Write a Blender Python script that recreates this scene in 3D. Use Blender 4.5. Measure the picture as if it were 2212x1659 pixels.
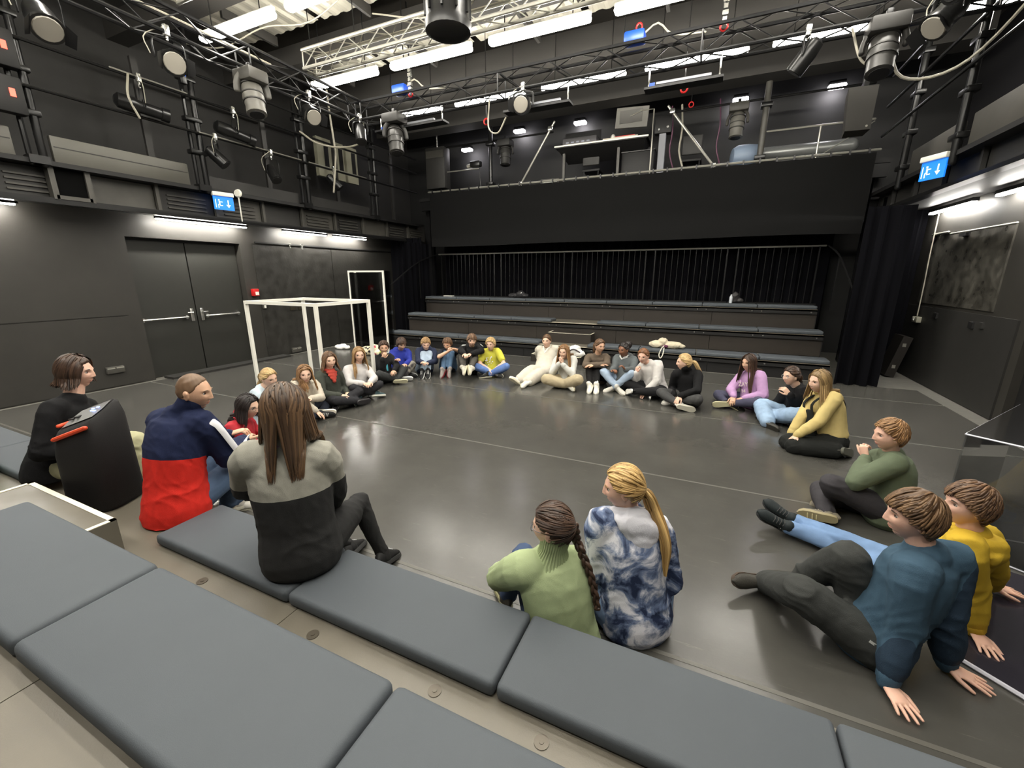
import bpy, bmesh, math, random
import numpy as np
from mathutils import Vector, Matrix
rng=np.random.default_rng(7)
random.seed(7)
SC=bpy.context.scene; COL=SC.collection
for o in list(bpy.data.objects): bpy.data.objects.remove(o)
# ---------------------------------------------------------------- camera
cd=bpy.data.cameras.new('camera'); cam=bpy.data.objects.new('camera',cd); COL.objects.link(cam)
cd.sensor_fit='HORIZONTAL'; cd.sensor_width=36; cd.lens=36*904/2212; cd.clip_start=.05; cd.clip_end=100
cam.location=(0,0,1.83); cam.rotation_euler=(math.radians(90-14.66),0,math.radians(24.66))
SC.camera=cam
# ---------------------------------------------------------------- world, view
w=bpy.data.worlds.new('world'); SC.world=w; w.use_nodes=True
w.node_tree.nodes['Background'].inputs[0].default_value=(.9,.95,1,1)
w.node_tree.nodes['Background'].inputs[1].default_value=.02
SC.view_settings.view_transform='Standard'; SC.view_settings.look='None'
SC.view_settings.exposure=0.86; SC.view_settings.gamma=1; SC.view_settings.use_curve_mapping=False
TUBE_E=30.0     # emission of the fluorescent diffusers
STRIP_E=56.0     # emission of the wall strip lights
WARM=(1.0,.955,.86)
# ---------------------------------------------------------------- materials
MATS={}
def lin(c): 
    return tuple(((x/255)/12.92 if x/255<=.04045 else ((x/255+.055)/1.055)**2.4) for x in c)
class NT:
    def __init__(s,m): s.t=m.node_tree; s.n=s.t.nodes; s.b=s.n['Principled BSDF']
    def add(s,ty,**k):
        n=s.n.new(ty)
        for a,v in k.items(): setattr(n,a,v)
        return n
    def link(s,a,b): s.t.links.new(a,b)
def mat(name,col,rough=.6,metal=0,bump=0,bscale=60,var=0,vscale=8,emit=None,spec=.5,coat=0,alpha=None,rvar=0,btype='noise',stretch=None):
    key=name
    if key in MATS: return MATS[key]
    m=bpy.data.materials.new(name); m.use_nodes=True; t=NT(m); b=t.b
    b.inputs['Base Color'].default_value=(*col,1); b.inputs['Roughness'].default_value=rough; b.inputs['Metallic'].default_value=metal
    b.inputs['Specular IOR Level'].default_value=spec
    if coat: b.inputs['Coat Weight'].default_value=coat
    if emit:
        b.inputs['Emission Color'].default_value=(*emit[0],1); b.inputs['Emission Strength'].default_value=emit[1]
    tc=t.add('ShaderNodeTexCoord')
    src=tc.outputs['Object']
    if stretch:
        mp=t.add('ShaderNodeMapping'); mp.inputs['Scale'].default_value=stretch; t.link(src,mp.inputs['Vector']); src=mp.outputs[0]
    if var or rvar:
        n=t.add('ShaderNodeTexNoise'); n.inputs['Scale'].default_value=vscale; n.inputs['Detail'].default_value=5 if not rvar else 2; t.link(src,n.inputs['Vector'])
        if var:
            mr=t.add('ShaderNodeMapRange'); mr.inputs[1].default_value=.25; mr.inputs[2].default_value=.75; mr.inputs[3].default_value=1-var; mr.inputs[4].default_value=1+var
            t.link(n.outputs[0],mr.inputs[0])
            mx=t.add('ShaderNodeVectorMath',operation='SCALE'); mx.inputs[0].default_value=col; t.link(mr.outputs[0],mx.inputs['Scale'])
            t.link(mx.outputs[0],b.inputs['Base Color'])
        if rvar:
            mr=t.add('ShaderNodeMapRange'); mr.inputs[1].default_value=.3; mr.inputs[2].default_value=.7; mr.inputs[3].default_value=max(.02,rough-rvar); mr.inputs[4].default_value=rough+rvar
            t.link(n.outputs[0],mr.inputs[0]); t.link(mr.outputs[0],b.inputs['Roughness'])
    if bump:
        if btype=='wave':
            n2=t.add('ShaderNodeTexWave'); n2.inputs['Scale'].default_value=bscale; n2.inputs['Distortion'].default_value=2; n2.inputs['Detail'].default_value=2
        else:
            n2=t.add('ShaderNodeTexNoise'); n2.inputs['Scale'].default_value=bscale; n2.inputs['Detail'].default_value=4
        t.link(src,n2.inputs['Vector'])
        bp=t.add('ShaderNodeBump'); bp.inputs['Strength'].default_value=bump; bp.inputs['Distance'].default_value=.01
        t.link(n2.outputs[0],bp.inputs['Height']); t.link(bp.outputs[0],b.inputs['Normal'])
    if alpha is not None: b.inputs['Alpha'].default_value=alpha
    MATS[key]=m; return m
def glass(name,tint=(.9,.95,1),rough=.02,mixv=.12):
    if name in MATS: return MATS[name]
    m=bpy.data.materials.new(name); m.use_nodes=True; t=NT(m)
    gl=t.add('ShaderNodeBsdfGlossy'); gl.inputs['Roughness'].default_value=rough
    tr=t.add('ShaderNodeBsdfTransparent'); tr.inputs['Color'].default_value=(*tint,1)
    fr=t.add('ShaderNodeFresnel'); fr.inputs['IOR'].default_value=1.5
    ad=t.add('ShaderNodeMath',operation='ADD'); ad.inputs[1].default_value=mixv; t.link(fr.outputs[0],ad.inputs[0])
    mx=t.add('ShaderNodeMixShader'); t.link(ad.outputs[0],mx.inputs[0]); t.link(tr.outputs[0],mx.inputs[1]); t.link(gl.outputs[0],mx.inputs[2])
    t.link(mx.outputs[0],t.n['Material Output'].inputs[0]); MATS[name]=m; return m
# ---------------------------------------------------------------- mesh helpers
class MB:
    def __init__(s): s.v=[]; s.f=[]; s.m=[]; s.sm=[]
    def raw(s,v,f,mi=0,smooth=False):
        o=len(s.v); s.v+= [tuple(map(float,a)) for a in v]
        for a in f: s.f.append([o+i for i in a]); s.m.append(mi); s.sm.append(smooth)
        return s
    def box(s,c,d,mi=0,rot=None,bev=0):
        c=np.array(c,float); h=np.array(d,float)/2
        if bev>0: return s.rbox(c,h,bev,mi,rot)
        v=np.array([[x,y,z] for z in(-1,1) for y in(-1,1) for x in(-1,1)])*h
        if rot is not None: v=v@np.array(rot).T
        return s.raw(v+c,[(0,2,3,1),(4,5,7,6),(0,1,5,4),(2,6,7,3),(0,4,6,2),(1,3,7,5)],mi)
    def rbox(s,c,h,r,mi=0,rot=None,n=2):
        bm=bmesh.new(); bmesh.ops.create_cube(bm,size=2)
        for v in bm.verts: v.co=Vector((v.co.x*h[0],v.co.y*h[1],v.co.z*h[2]))
        bmesh.ops.bevel(bm,geom=bm.edges[:],offset=min(r,min(h)*.95),segments=n,affect='EDGES',profile=.5)
        bm.verts.index_update()
        v=np.array([x.co[:] for x in bm.verts]); f=[[q.index for q in x.verts] for x in bm.faces]; bm.free()
        if rot is not None: v=v@np.array(rot).T
        return s.raw(v+np.array(c),f,mi,True)
    def tube(s,path,r,n=8,mi=0,cap=True,smooth=True,side=None):
        v,f=tube_np(path,r,n,cap,side); return s.raw(v,f,mi,smooth)
    def cyl(s,a,b,r,n=10,mi=0,r2=None): return s.tube([a,b],[r,r if r2 is None else r2],n,mi,flatcap(1))
    def lathe(s,prof,axis_o,axis_d,n=16,mi=0):
        # prof: (radius, along)
        a=np.array(axis_o,float); d=np.array(axis_d,float); d/=np.linalg.norm(d)
        u=np.cross(d,[0,0,1] if abs(d[2])<.9 else [1,0,0]); u/=np.linalg.norm(u); w_=np.cross(d,u)
        v=[];f=[]
        for r,t in prof:
            for k in range(n):
                an=2*math.pi*k/n; v.append(a+d*t+(u*math.cos(an)+w_*math.sin(an))*r)
        for i in range(len(prof)-1):
            for k in range(n): f.append((i*n+k,i*n+(k+1)%n,(i+1)*n+(k+1)%n,(i+1)*n+k))
        f.append(tuple(reversed(range(n)))); f.append(tuple((len(prof)-1)*n+k for k in range(n)))
        return s.raw(v,f,mi,True)
    def ell(s,c,rad,axes=None,nu=12,nv=8,mi=0):
        v,f=ell_np(c,rad,axes,nu,nv); return s.raw(v,f,mi,True)
    def mesh(s,name,mats,sub=None):
        me=bpy.data.meshes.new(name); v=np.array(s.v)
        if sub is not None: v=v-np.array(sub)
        me.from_pydata(v.tolist(),[],s.f)
        for m in (mats if isinstance(mats,(list,tuple)) else [mats]): me.materials.append(m)
        me.polygons.foreach_set('material_index',s.m); me.polygons.foreach_set('use_smooth',s.sm)
        me.update()
        if any(s.sm): me.set_sharp_from_angle(angle=math.radians(42))
        return me
def flatcap(x): return 'flat'
def crom(P,n):
    P=np.array(P,float)
    if len(P)<3: 
        t=np.linspace(0,1,n)[:,None]; return P[0]*(1-t)+P[-1]*t
    Q=np.vstack([2*P[0]-P[1],P,2*P[-1]-P[-2]]); out=[]
    m=len(P)-1
    for u in np.linspace(0,m,n):
        i=min(int(u),m-1); t=u-i; a,b,c,d=Q[i],Q[i+1],Q[i+2],Q[i+3]
        out.append(.5*((2*b)+(c-a)*t+(2*a-5*b+4*c-d)*t*t+(3*b-a-3*c+d)*t**3))
    return np.array(out)
def tube_np(path,r,n=8,cap=True,side=None):
    P=np.array(path,float); m=len(P)
    r=np.array(r,float)
    if r.ndim==0: r=np.full(m,float(r))
    if r.ndim==1: r=np.stack([r,r],1)
    T=np.gradient(P,axis=0); T/=np.linalg.norm(T,axis=1)[:,None]+1e-12
    if side is None:
        s0=np.cross(T[0],[0,0,1]); 
        if np.linalg.norm(s0)<.1: s0=np.cross(T[0],[1,0,0])
        S=[s0/np.linalg.norm(s0)]
        for i in range(1,m):
            q=S[-1]-T[i]*(S[-1]@T[i]); S.append(q/(np.linalg.norm(q)+1e-12))
        S=np.array(S)
    else:
        S=np.array(side,float)
        if S.ndim==1: S=np.repeat(S[None],m,0)
        S=S-T*np.sum(S*T,1)[:,None]; S/=np.linalg.norm(S,axis=1)[:,None]+1e-12
    U=np.cross(T,S)
    an=2*np.pi*np.arange(n)/n
    ring=lambda i,k=1:P[i]+(np.cos(an)[:,None]*S[i]*r[i,0]+np.sin(an)[:,None]*U[i]*r[i,1])*k
    rows=[]
    if cap and cap!='flat':
        for a in (80,50,22):
            q=math.radians(a); rows.append(ring(0,math.cos(q))-T[0]*min(r[0])*math.sin(q))
    rows+=[ring(i) for i in range(m)]
    if cap and cap!='flat':
        for a in (22,50,80):
            q=math.radians(a); rows.append(ring(m-1,math.cos(q))+T[-1]*min(r[-1])*math.sin(q))
    V=np.concatenate(rows); f=[]; M=len(rows)
    for i in range(M-1):
        for k in range(n): f.append((i*n+k,i*n+(k+1)%n,(i+1)*n+(k+1)%n,(i+1)*n+k))
    f.append(tuple(reversed(range(n)))); f.append(tuple((M-1)*n+k for k in range(n)))
    return V,f
def ell_np(c,rad,axes=None,nu=14,nv=9):
    A=np.eye(3) if axes is None else np.array(axes,float)
    v=[[0,0,-1]]
    for i in range(1,nv):
        ph=-math.pi/2+math.pi*i/nv
        for k in range(nu): v.append([math.cos(ph)*math.cos(2*math.pi*k/nu),math.cos(ph)*math.sin(2*math.pi*k/nu),math.sin(ph)])
    v.append([0,0,1]); v=(np.array(v)*np.array(rad,float))@A+np.array(c,float); f=[]
    for k in range(nu): f.append((0,1+(k+1)%nu,1+k))
    for i in range(nv-2):
        for k in range(nu):
            a=1+i*nu+k; b=1+i*nu+(k+1)%nu; f.append((a,b,b+nu,a+nu))
    o=1+(nv-2)*nu; t=len(v)-1
    for k in range(nu): f.append((t,o+k,o+(k+1)%nu))
    return v,f
# ---------------------------------------------------------------- object helpers
def thing(name,label,cat,loc=(0,0,0),rotz=0,group=None):
    o=bpy.data.objects.new(name,None); o.empty_display_size=.1; COL.objects.link(o); o.location=loc; o.rotation_euler=(0,0,rotz)
    o['label']=label; o['category']=cat
    if group: o['group']=group
    return o
def part(name,mb,mats,parent,label=None,sub=None,stuff=False):
    me=mb.mesh(name,mats,sub) if isinstance(mb,MB) else mb
    o=bpy.data.objects.new(name,me); COL.objects.link(o); o.parent=parent
    if label: o['label']=label
    if stuff: o['kind']='stuff'
    return o
def top(name,mb,mats,label=None,cat=None,group=None,kind=None,loc=(0,0,0),rotz=0):
    me=mb.mesh(name,mats,loc if rotz==0 else None) if isinstance(mb,MB) else mb
    o=bpy.data.objects.new(name,me); COL.objects.link(o); o.location=loc; o.rotation_euler=(0,0,rotz)
    if label: o['label']=label
    if cat: o['category']=cat
    if group: o['group']=group
    if kind: o['kind']=kind
    return o
def struct(name,mb,mats,parent=None,label=None):
    o=part(name,mb,mats,parent) if parent else top(name,mb,mats)
    if not parent: o['kind']='structure'
    if label: o['label']=label
    return o
def dup(root,loc,rot=None,label=None,group=None):
    r=root.copy(); COL.objects.link(r); r.location=loc
    if rot is not None: r.rotation_euler=rot if hasattr(rot,'__len__') else (0,0,rot)
    if label: r['label']=label
    if group: r['group']=group
    for ch in list(root.children):
        c=ch.copy(); COL.objects.link(c); c.parent=r
        for g in list(ch.children):
            d=g.copy(); COL.objects.link(d); d.parent=c
    return r
# ================================================================= MATERIALS
M_wall=mat('black_wall_paint',lin((48,46,42)),.55,bump=.05,bscale=120,var=.12,vscale=3)
M_wallp=mat('scuffed_wall_panel',lin((45,44,41)),.42,bump=.35,bscale=22,var=.25,vscale=6,rvar=.12)
M_dark=mat('matt_black',lin((18,17,17)),.6)
M_black=mat('black_metal',lin((24,24,25)),.38,metal=.2)
M_steel=mat('black_painted_steel',lin((46,46,46)),.28,metal=.65)
M_grey=mat('grey_painted_panel',lin((72,70,65)),.5,var=.08)
M_greyd=mat('dark_grey_panel',lin((42,41,39)),.55,var=.1)
M_chrome=mat('bright_steel',lin((205,205,200)),.25,metal=.9)
M_alu=mat('brushed_aluminium',lin((190,188,178)),.35,metal=.7)
M_white=mat('white_coated_metal',lin((238,236,226)),.4)
M_edge=mat('white_edge_strip',lin((235,228,205)),.5)
M_velvet=mat('dark_velvet_curtain',lin((9,9,13)),.95,bump=.2,bscale=200,spec=.1)
M_molton=mat('black_stage_cloth',lin((22,22,22)),.95,bump=.15,bscale=400,spec=.15)
M_cush=mat('slate_blue_upholstery',lin((78,83,88)),.72,bump=.12,bscale=500,var=.04,vscale=3,spec=.35)
M_deck=mat('brown_black_phenolic_deck',lin((104,99,88)),.4,bump=.06,bscale=260,var=.12,vscale=5,rvar=.1)
M_riser=mat('dark_brown_riser_board',lin((46,41,36)),.5,var=.08)
M_ceil=mat('dark_ceiling',lin((70,66,60)),.8,var=.15,vscale=2)
M_beam=mat('dark_ceiling_beam',lin((46,44,41)),.7)
M_corr=mat('pale_corrugated_sheet',lin((190,186,172)),.4,metal=.3)
M_conc=mat('grey_floor_edge',lin((98,96,90)),.6,var=.12)
M_red=mat('red_plastic',lin((190,30,30)),.4)
M_blue=mat('blue_plastic',lin((20,70,180)),.4)
M_cable=mat('grey_cable',lin((165,160,145)),.5)
M_cableb=mat('black_cable',lin((22,22,22)),.5)
M_lens=mat('frosted_lens',lin((150,145,135)),.3)
M_tube=mat('fluorescent_diffuser',lin((250,248,235)),.4,emit=(WARM,TUBE_E))
M_strip=mat('strip_light_diffuser',lin((250,248,240)),.4,emit=((1,.96,.9),STRIP_E))
M_stripl=mat('strip_light_tube',lin((250,248,240)),.4,emit=((1,.96,.88),STRIP_E*1.8))
M_gl=glass('clear_perspex',(.96,.97,.98),.03,-.02)
# stage floor: glossy black vinyl with scuffs
def floor_mat():
    m=mat('black_vinyl_floor',lin((50,49,46)),.3); t=NT(m); b=t.b
    tc=t.add('ShaderNodeTexCoord')
    n1=t.add('ShaderNodeTexNoise'); n1.inputs['Scale'].default_value=1.1; n1.inputs['Detail'].default_value=6; n1.inputs['Roughness'].default_value=.65
    t.link(tc.outputs['Object'],n1.inputs['Vector'])
    mp=t.add('ShaderNodeMapping'); mp.inputs['Scale'].default_value=(1.5,14,1); mp.inputs['Rotation'].default_value=(0,0,.5); t.link(tc.outputs['Object'],mp.inputs['Vector'])
    n2=t.add('ShaderNodeTexNoise'); n2.inputs['Scale'].default_value=2.2; n2.inputs['Detail'].default_value=8; n2.inputs['Roughness'].default_value=.7; t.link(mp.outputs[0],n2.inputs['Vector'])
    r2=t.add('ShaderNodeMapRange'); r2.inputs[1].default_value=.62; r2.inputs[2].default_value=.8; r2.inputs[3].default_value=0; r2.inputs[4].default_value=1; t.link(n2.outputs[0],r2.inputs[0])
    r1=t.add('ShaderNodeMapRange'); r1.inputs[1].default_value=.3; r1.inputs[2].default_value=.7; r1.inputs[3].default_value=.85; r1.inputs[4].default_value=1.18; t.link(n1.outputs[0],r1.inputs[0])
    sc=t.add('ShaderNodeVectorMath',operation='SCALE'); sc.inputs[0].default_value=lin((74,73,69)); t.link(r1.outputs[0],sc.inputs['Scale'])
    mx=t.add('ShaderNodeMix',data_type='RGBA'); t.link(r2.outputs[0],mx.inputs[0]); t.link(sc.outputs[0],mx.inputs[6]); mx.inputs[7].default_value=(*lin((108,105,98)),1)
    t.link(mx.outputs[2],b.inputs['Base Color'])
    n4=t.add('ShaderNodeTexNoise'); n4.inputs['Scale'].default_value=.7; n4.inputs['Detail'].default_value=1; t.link(tc.outputs['Object'],n4.inputs['Vector'])
    rr=t.add('ShaderNodeMapRange'); rr.inputs[1].default_value=.3; rr.inputs[2].default_value=.7; rr.inputs[3].default_value=.24; rr.inputs[4].default_value=.30; t.link(n4.outputs[0],rr.inputs[0])
    b.inputs['Roughness'].default_value=.21
    n3=t.add('ShaderNodeTexNoise'); n3.inputs['Scale'].default_value=90; t.link(tc.outputs['Object'],n3.inputs['Vector'])
    bp=t.add('ShaderNodeBump'); bp.inputs['Strength'].default_value=.05; bp.inputs['Distance'].default_value=.005; t.link(n3.outputs[0],bp.inputs['Height']); t.link(bp.outputs[0],b.inputs['Normal'])
    return m
M_floor=floor_mat()
M_seam=mat('seam_tape',lin((92,90,84)),.4)
# ================================================================= ROOM SHELL
XL,XR=-8.85,3.5
b=MB(); b.box((-2.6,4.9,-.05),(14.6,17,.1)); fl=struct('floor',b,M_conc)
# vinyl rolls, each a separate strip of floor laid over the base
ys=[-.2,1.84,3.83,5.82,7.8,8.72]
for y0,y1 in zip(ys[:-1],ys[1:]):
    b=MB(); b.box((-2.75,(y0+y1)/2,.0015),(12.0,y1-y0-.006,.003)); part('vinyl_strip',b,M_floor,fl)
for y in ys[1:-1]:
    b=MB(); b.box((-2.75,y,.0035),(12.0,.024,.002)); part('seam_tape',b,M_seam,fl)
# raised threshold by the left doors
b=MB(); b.box((-8.72,5.3,.02),(.3,2.4,.04)); part('door_threshold',b,M_greyd,fl)
# left wall with door recess (Y 3.96-5.87, z<2.44)
def wall_left():
    b=MB(); X=XL-.15
    b.box((X,.68,1.7),(.3,6.56,3.4)); b.box((X,9.635,1.7),(.3,7.53,3.4)); b.box((X,4.915,2.92),(.3,1.91,.96))
    return struct('wall_left',b,M_wall)
wl=wall_left()
# left wall boards (proud panels with recessed joints)
for (y0,y1,z0,z1) in [(-.6,1.2,1.17,2.40),(1.22,3.76,1.17,2.40),(-.6,1.2,.02,1.15),(1.22,3.76,.02,1.15),(6.14,8.2,.02,2.46),(8.22,10.6,.02,2.46)]:
    b=MB(); b.box((XL+.006,(y0+y1)/2,(z0+z1)/2),(.012,y1-y0,z1-z0)); part('wall_board',b,M_wallp if y0>5 else M_wall,wl)
b=MB(); b.box((XL+.02,8.4,2.49),(.03,4.4,.03)); part('wall_rail',b,M_dark,wl)
for y in (7.0,7.32):
    b=MB(); b.cyl((XL+.02,y,2.49),(XL+.07,y,2.49),.03); b.box((XL+.06,y,2.45),(.03,.03,.1)); part('rail_hook',b,M_chrome,wl)
# double doors
dr=top('door_1',MB().box((-9.02,4.915,2.43),(.06,1.91,.06)),M_dark,kind='structure')
for k,(y0,y1) in enumerate(((3.97,4.905),(4.925,5.86))):
    b=MB(); b.box((-9.03,(y0+y1)/2,1.205),(.05,y1-y0,2.39)); d=part('door_leaf',b,mat('door_grey_black',lin((42,42,38)),.5,var=.05),dr)
    ya,yb=((3.98,4.72),(5.05,5.7))[k]
    b=MB(); b.tube([(-8.93,ya,1.05),(-8.93,yb,1.05)],.016,8)
    b.box((-8.97,ya+.02,1.05),(.08,.04,.07)); b.box((-8.97,yb-.02,1.05),(.08,.04,.07)); part('push_bar',b,M_chrome,d,'bright steel push bar')
    yh=(4.82,5.0)[k]
    b=MB(); b.box((-8.985,yh,1.08),(.03,.06,.24),bev=.01); b.tube([(-8.96,yh,1.13),(-8.93,yh,1.13),(-8.93,yh+.09*(1 if k else -1),1.13)],.011,8); part('door_handle',b,M_chrome,d,'bright steel lever handle')
b=MB(); b.box((-9.1,4.915,1.2),(.06,2.4,2.9)); struct('trim_1',b,M_dark)
# right wall
b=MB(); b.box((XR+.15,9.8,1.7),(.3,5.4,3.4)); b.box((XR+.15,3.6,2.95),(.3,7.2,.9)); b.box((XR+.15,2.8,1.25),(.3,5.5,2.5)); wr=struct('wall_right',b,M_wall)
b=MB(); b.box((XR-.01,9.0,1.92),(.02,2.3,1.15)); part('wall_board',b,mat('worn_chalky_board',lin((66,64,58)),.4,bump=.5,bscale=16,var=.55,vscale=7,rvar=.15),wr,'scuffed dark board with pale scratches')
b=MB(); b.box((XR-.012,8.9,.65),(.024,3.3,1.28)); part('wall_board',b,M_greyd,wr)
for y,zz in ((9.3,1.17),(8.2,1.13)):
    b=MB(); b.box((XR-.035,y,zz),(.03,.11,.09)); part('wall_socket',b,M_dark,wr)
b=MB(); b.box((XR-.035,7.95,1.15),(.03,.08,.08)); part('wall_switch',b,M_greyd,wr)
b=MB(); b.tube([(XR-.04,10.1,2.5),(XR-.04,9.55,2.5)],.02); b.tube([(XR-.06,9.4,2.46),(XR-.06,7.75,2.46)],.016); part('wall_rail',b,M_alu,wr)
b=MB(); b.box((XR-.05,9.0,2.42),(.06,.18,.05)); part('wall_rail_bracket',b,M_dark,wr)
b=MB(); b.box((XR+.12,6.4,1.25),(.06,1.7,2.5)); dk=struct('door_2',b,M_dark)
b=MB(); b.tube([(XR+.08,6.9,1.05),(XR+.02,6.9,1.05),(XR+.02,6.78,1.05)],.012,8); part('door_handle',b,M_chrome,dk)
# back walls
b=MB(); b.box((-2.7,12.4,3.2),(15,.2,6.4)); struct('wall_back',b,mat('back_gallery_wall',lin((33,33,33)),.6,var=.05))
b=MB(); b.box((-2.6,-3.4,3.1),(13,.2,6.2)); struct('wall_front',b,M_dark)
b=MB(); b.box((-9.5,4.5,5.0),(.2,16,3.4)); struct('trim_2',b,M_greyd)
b=MB(); b.box((4.3,4.5,5.0),(.2,16,3.4)); struct('trim_3',b,M_dark)
# ceiling with corrugated bays and beams
b=MB(); b.box((-2.6,4.6,6.35),(14.5,16.4,.1)); ce=struct('ceiling',b,M_ceil)
def corr(y0,y1,x0,x1,z):
    n=int((x1-x0)/.06); v=[];f=[]
    for i in range(n+1):
        x=x0+(x1-x0)*i/n; zz=z+(.02 if (i//2)%2 else 0)
        v+=[(x,y0,zz),(x,y1,zz)]
    f=[(2*i,2*i+1,2*i+3,2*i+2) for i in range(n)]
    b=MB(); b.raw(v,f); return b
for y0,y1 in ((1.2,2.3),(3.2,4.3),(5.1,6.1),(7.0,7.75)):
    for x0 in (-8.2,-6.2,-4.2,-2.2,-.2,1.8):
        part('corrugated_panel',corr(y0,y1,x0+.03,x0+1.9,5.86),M_corr,ce)
for k,y in enumerate((.7,2.75,4.7,6.6,8.75)):
    b=MB(); b.box((-2.6,y,5.72),(14.3,.3 if k<4 else .9,.32 if k<4 else .5)); part('ceiling_beam',b,M_beam,ce)
for y in (1.75,3.75,5.6,7.4):
    for x in (-7.3,-5.2,-3.1,-1.0,1.1):
        b=MB(); b.box((x,y,5.75),(.05,.95,.14)); part('ceiling_joist',b,M_beam,ce)
b=MB(); b.box((-2.6,10.55,5.72),(12.6,.5,.42)); part('ceiling_beam',b,M_beam,ce)
b=MB(); b.box((-2.6,10.0,6.0),(12.6,1.6,.05)); part('ceiling_board',b,M_greyd,ce)
# ================================================================= FLUORESCENT LIGHTS
def fluo():
    t=thing('fluorescent_light','','ceiling light')
    b=MB(); b.box((0,0,.055),(1.50,.07,.05),bev=.01); part('housing',b,M_white,t)
    b=MB(); b.rbox(np.array((0,0,-.005)),np.array((.75,.065,.045)),.04); part('diffuser',b,M_tube,t,'glowing white diffuser')
    for x in (-.5,.5):
        b=MB(); b.cyl((x,0,.08),(x,0,1.24),.008,6); part('hanger',b,M_steel,t)
    return t
F0=fluo(); used=[False]
def put_fluo(x,y,z,lab,grp):
    if not used[0]: F0.location=(x,y,z); F0['label']=lab; F0['group']=grp; used[0]=True; return F0
    return dup(F0,(x,y,z),0,lab,grp)
ordn=['leftmost','second from left','third from left','fourth from left','fifth from left','sixth from left']
for i,x in enumerate((-6.1,-4.31,-2.52,-.72,1.08)):
    put_fluo(x,6.33,5.08,'fluorescent light in the middle ceiling row, %s, behind the silver truss'%ordn[i],'fluorescent lights, middle row')
for i,x in enumerate((-6.2,-4.45,-2.65,-.85,.95)):
    put_fluo(x,4.54,5.08,'fluorescent light in the near ceiling row, %s, before the silver truss'%ordn[i],'fluorescent lights, near row')
for i,x in enumerate((-6.02,-4.2,-2.38,-.58,1.22,3.02)):
    put_fluo(x,8.1,5.08,'fluorescent light in the far ceiling row, %s, under the back truss'%ordn[i],'fluorescent lights, far row')
for y,n in ((2.75,'overhead'),(.95,'rear'),(-.85,'rearmost')):
    for i,x in enumerate((-6.6,-5.0,-3.4,-1.8,-.2,1.4)):
        put_fluo(x,y,5.08,'fluorescent light in the %s ceiling row, %s'%(n,ordn[i]),'fluorescent lights, %s row'%n)
# ================================================================= BLEACHERS
def cushion(w,name='seat_cushion'):
    b=MB(); b.rbox(np.array((0,0,.035)),np.array((w/2-.004,.19,.035)),.022,n=3); return b
CM={}
ORD=['first','second','third','fourth','fifth','sixth','seventh','eighth','ninth']
def put_cushion(x,y,z,w,label,group):
    k=round(w,3)
    if k not in CM: CM[k]=cushion(w).mesh('seat_cushion',M_cush)
    o=bpy.data.objects.new('seat_cushion',CM[k]); COL.objects.link(o); o.location=(x,y,z); o['label']=label; o['category']='cushion'; o['group']=group
TZ=(.31,.725,1.14); BY=(8.75,9.55,10.4)
bl=thing('tiered_bench','black tiered bench seating with dark brown risers along the back curtain','bleachers',(-2.78,8.75,0))
O=(-2.78,8.75,0)
SX0,SX1=-7.6,2.05; GX0,GX1=-3.35,-2.25
prevz=0
for i in range(3):
    z,y=TZ[i],BY[i]; y1=BY[i+1] if i<2 else 11.35
    b=MB(); b.box(((SX0+SX1)/2,(y+y1)/2,z-.02),(SX1-SX0,y1-y,.04)); part('deck',b,M_deck,bl,sub=O)
    b=MB(); b.box(((SX0+SX1)/2,y+.012,z-.055),(SX1-SX0,.024,.09)); fa=part('fascia',b,M_dark,bl,sub=O)
    n=9
    for k in range(n+1):
        for dx in ((-.09,.09) if 0<k<n else ((.1,) if k==0 else (-.1,))):
            x=SX0+(SX1-SX0)*k/n+dx
            b=MB(); b.cyl((x,y-.006,z-.06),(x,y+.004,z-.06),.013,8); part('bolt',b,M_chrome,fa,sub=O)
    xs=np.linspace(SX0,SX1,6)
    for xa,xb in zip(xs[:-1],xs[1:]):
        zb=prevz
        b=MB(); b.box(((xa+xb)/2,y+.06,(zb+z-.1)/2),(xb-xa-.006,.03,z-.1-zb)); part('riser_board',b,M_riser if i else M_dark,bl,sub=O)
    prevz=z
for x in (SX0,SX1):
    b=MB()
    for i in range(3): 
        y1=BY[i+1] if i<2 else 11.35
        b.box((x,(BY[i]+.05+y1)/2,TZ[i]/2-.03),(.03,y1-BY[i]-.05,TZ[i]-.06))
    part('end_panel',b,M_dark,bl,sub=O)
for i in range(3):
    tn=('front','middle','top')[i]
    segs=[(SX0,GX0,4),(GX1,SX1,4)] if i<2 else [(SX0,SX1,9)]
    for xa,xb,n in segs:
        for k in range(n):
            wd=(xb-xa)/n; x=xa+wd*(k+.5)
            side='left of the stair' if xb==GX0 else ('right of the stair' if i<2 else 'along the railing')
            put_cushion(x,BY[i]+.19,TZ[i],wd,'slate blue cushion, %s from the left on the %s far tier, %s'%(ORD[k],tn,side),'cushions on the far tiers')
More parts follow.
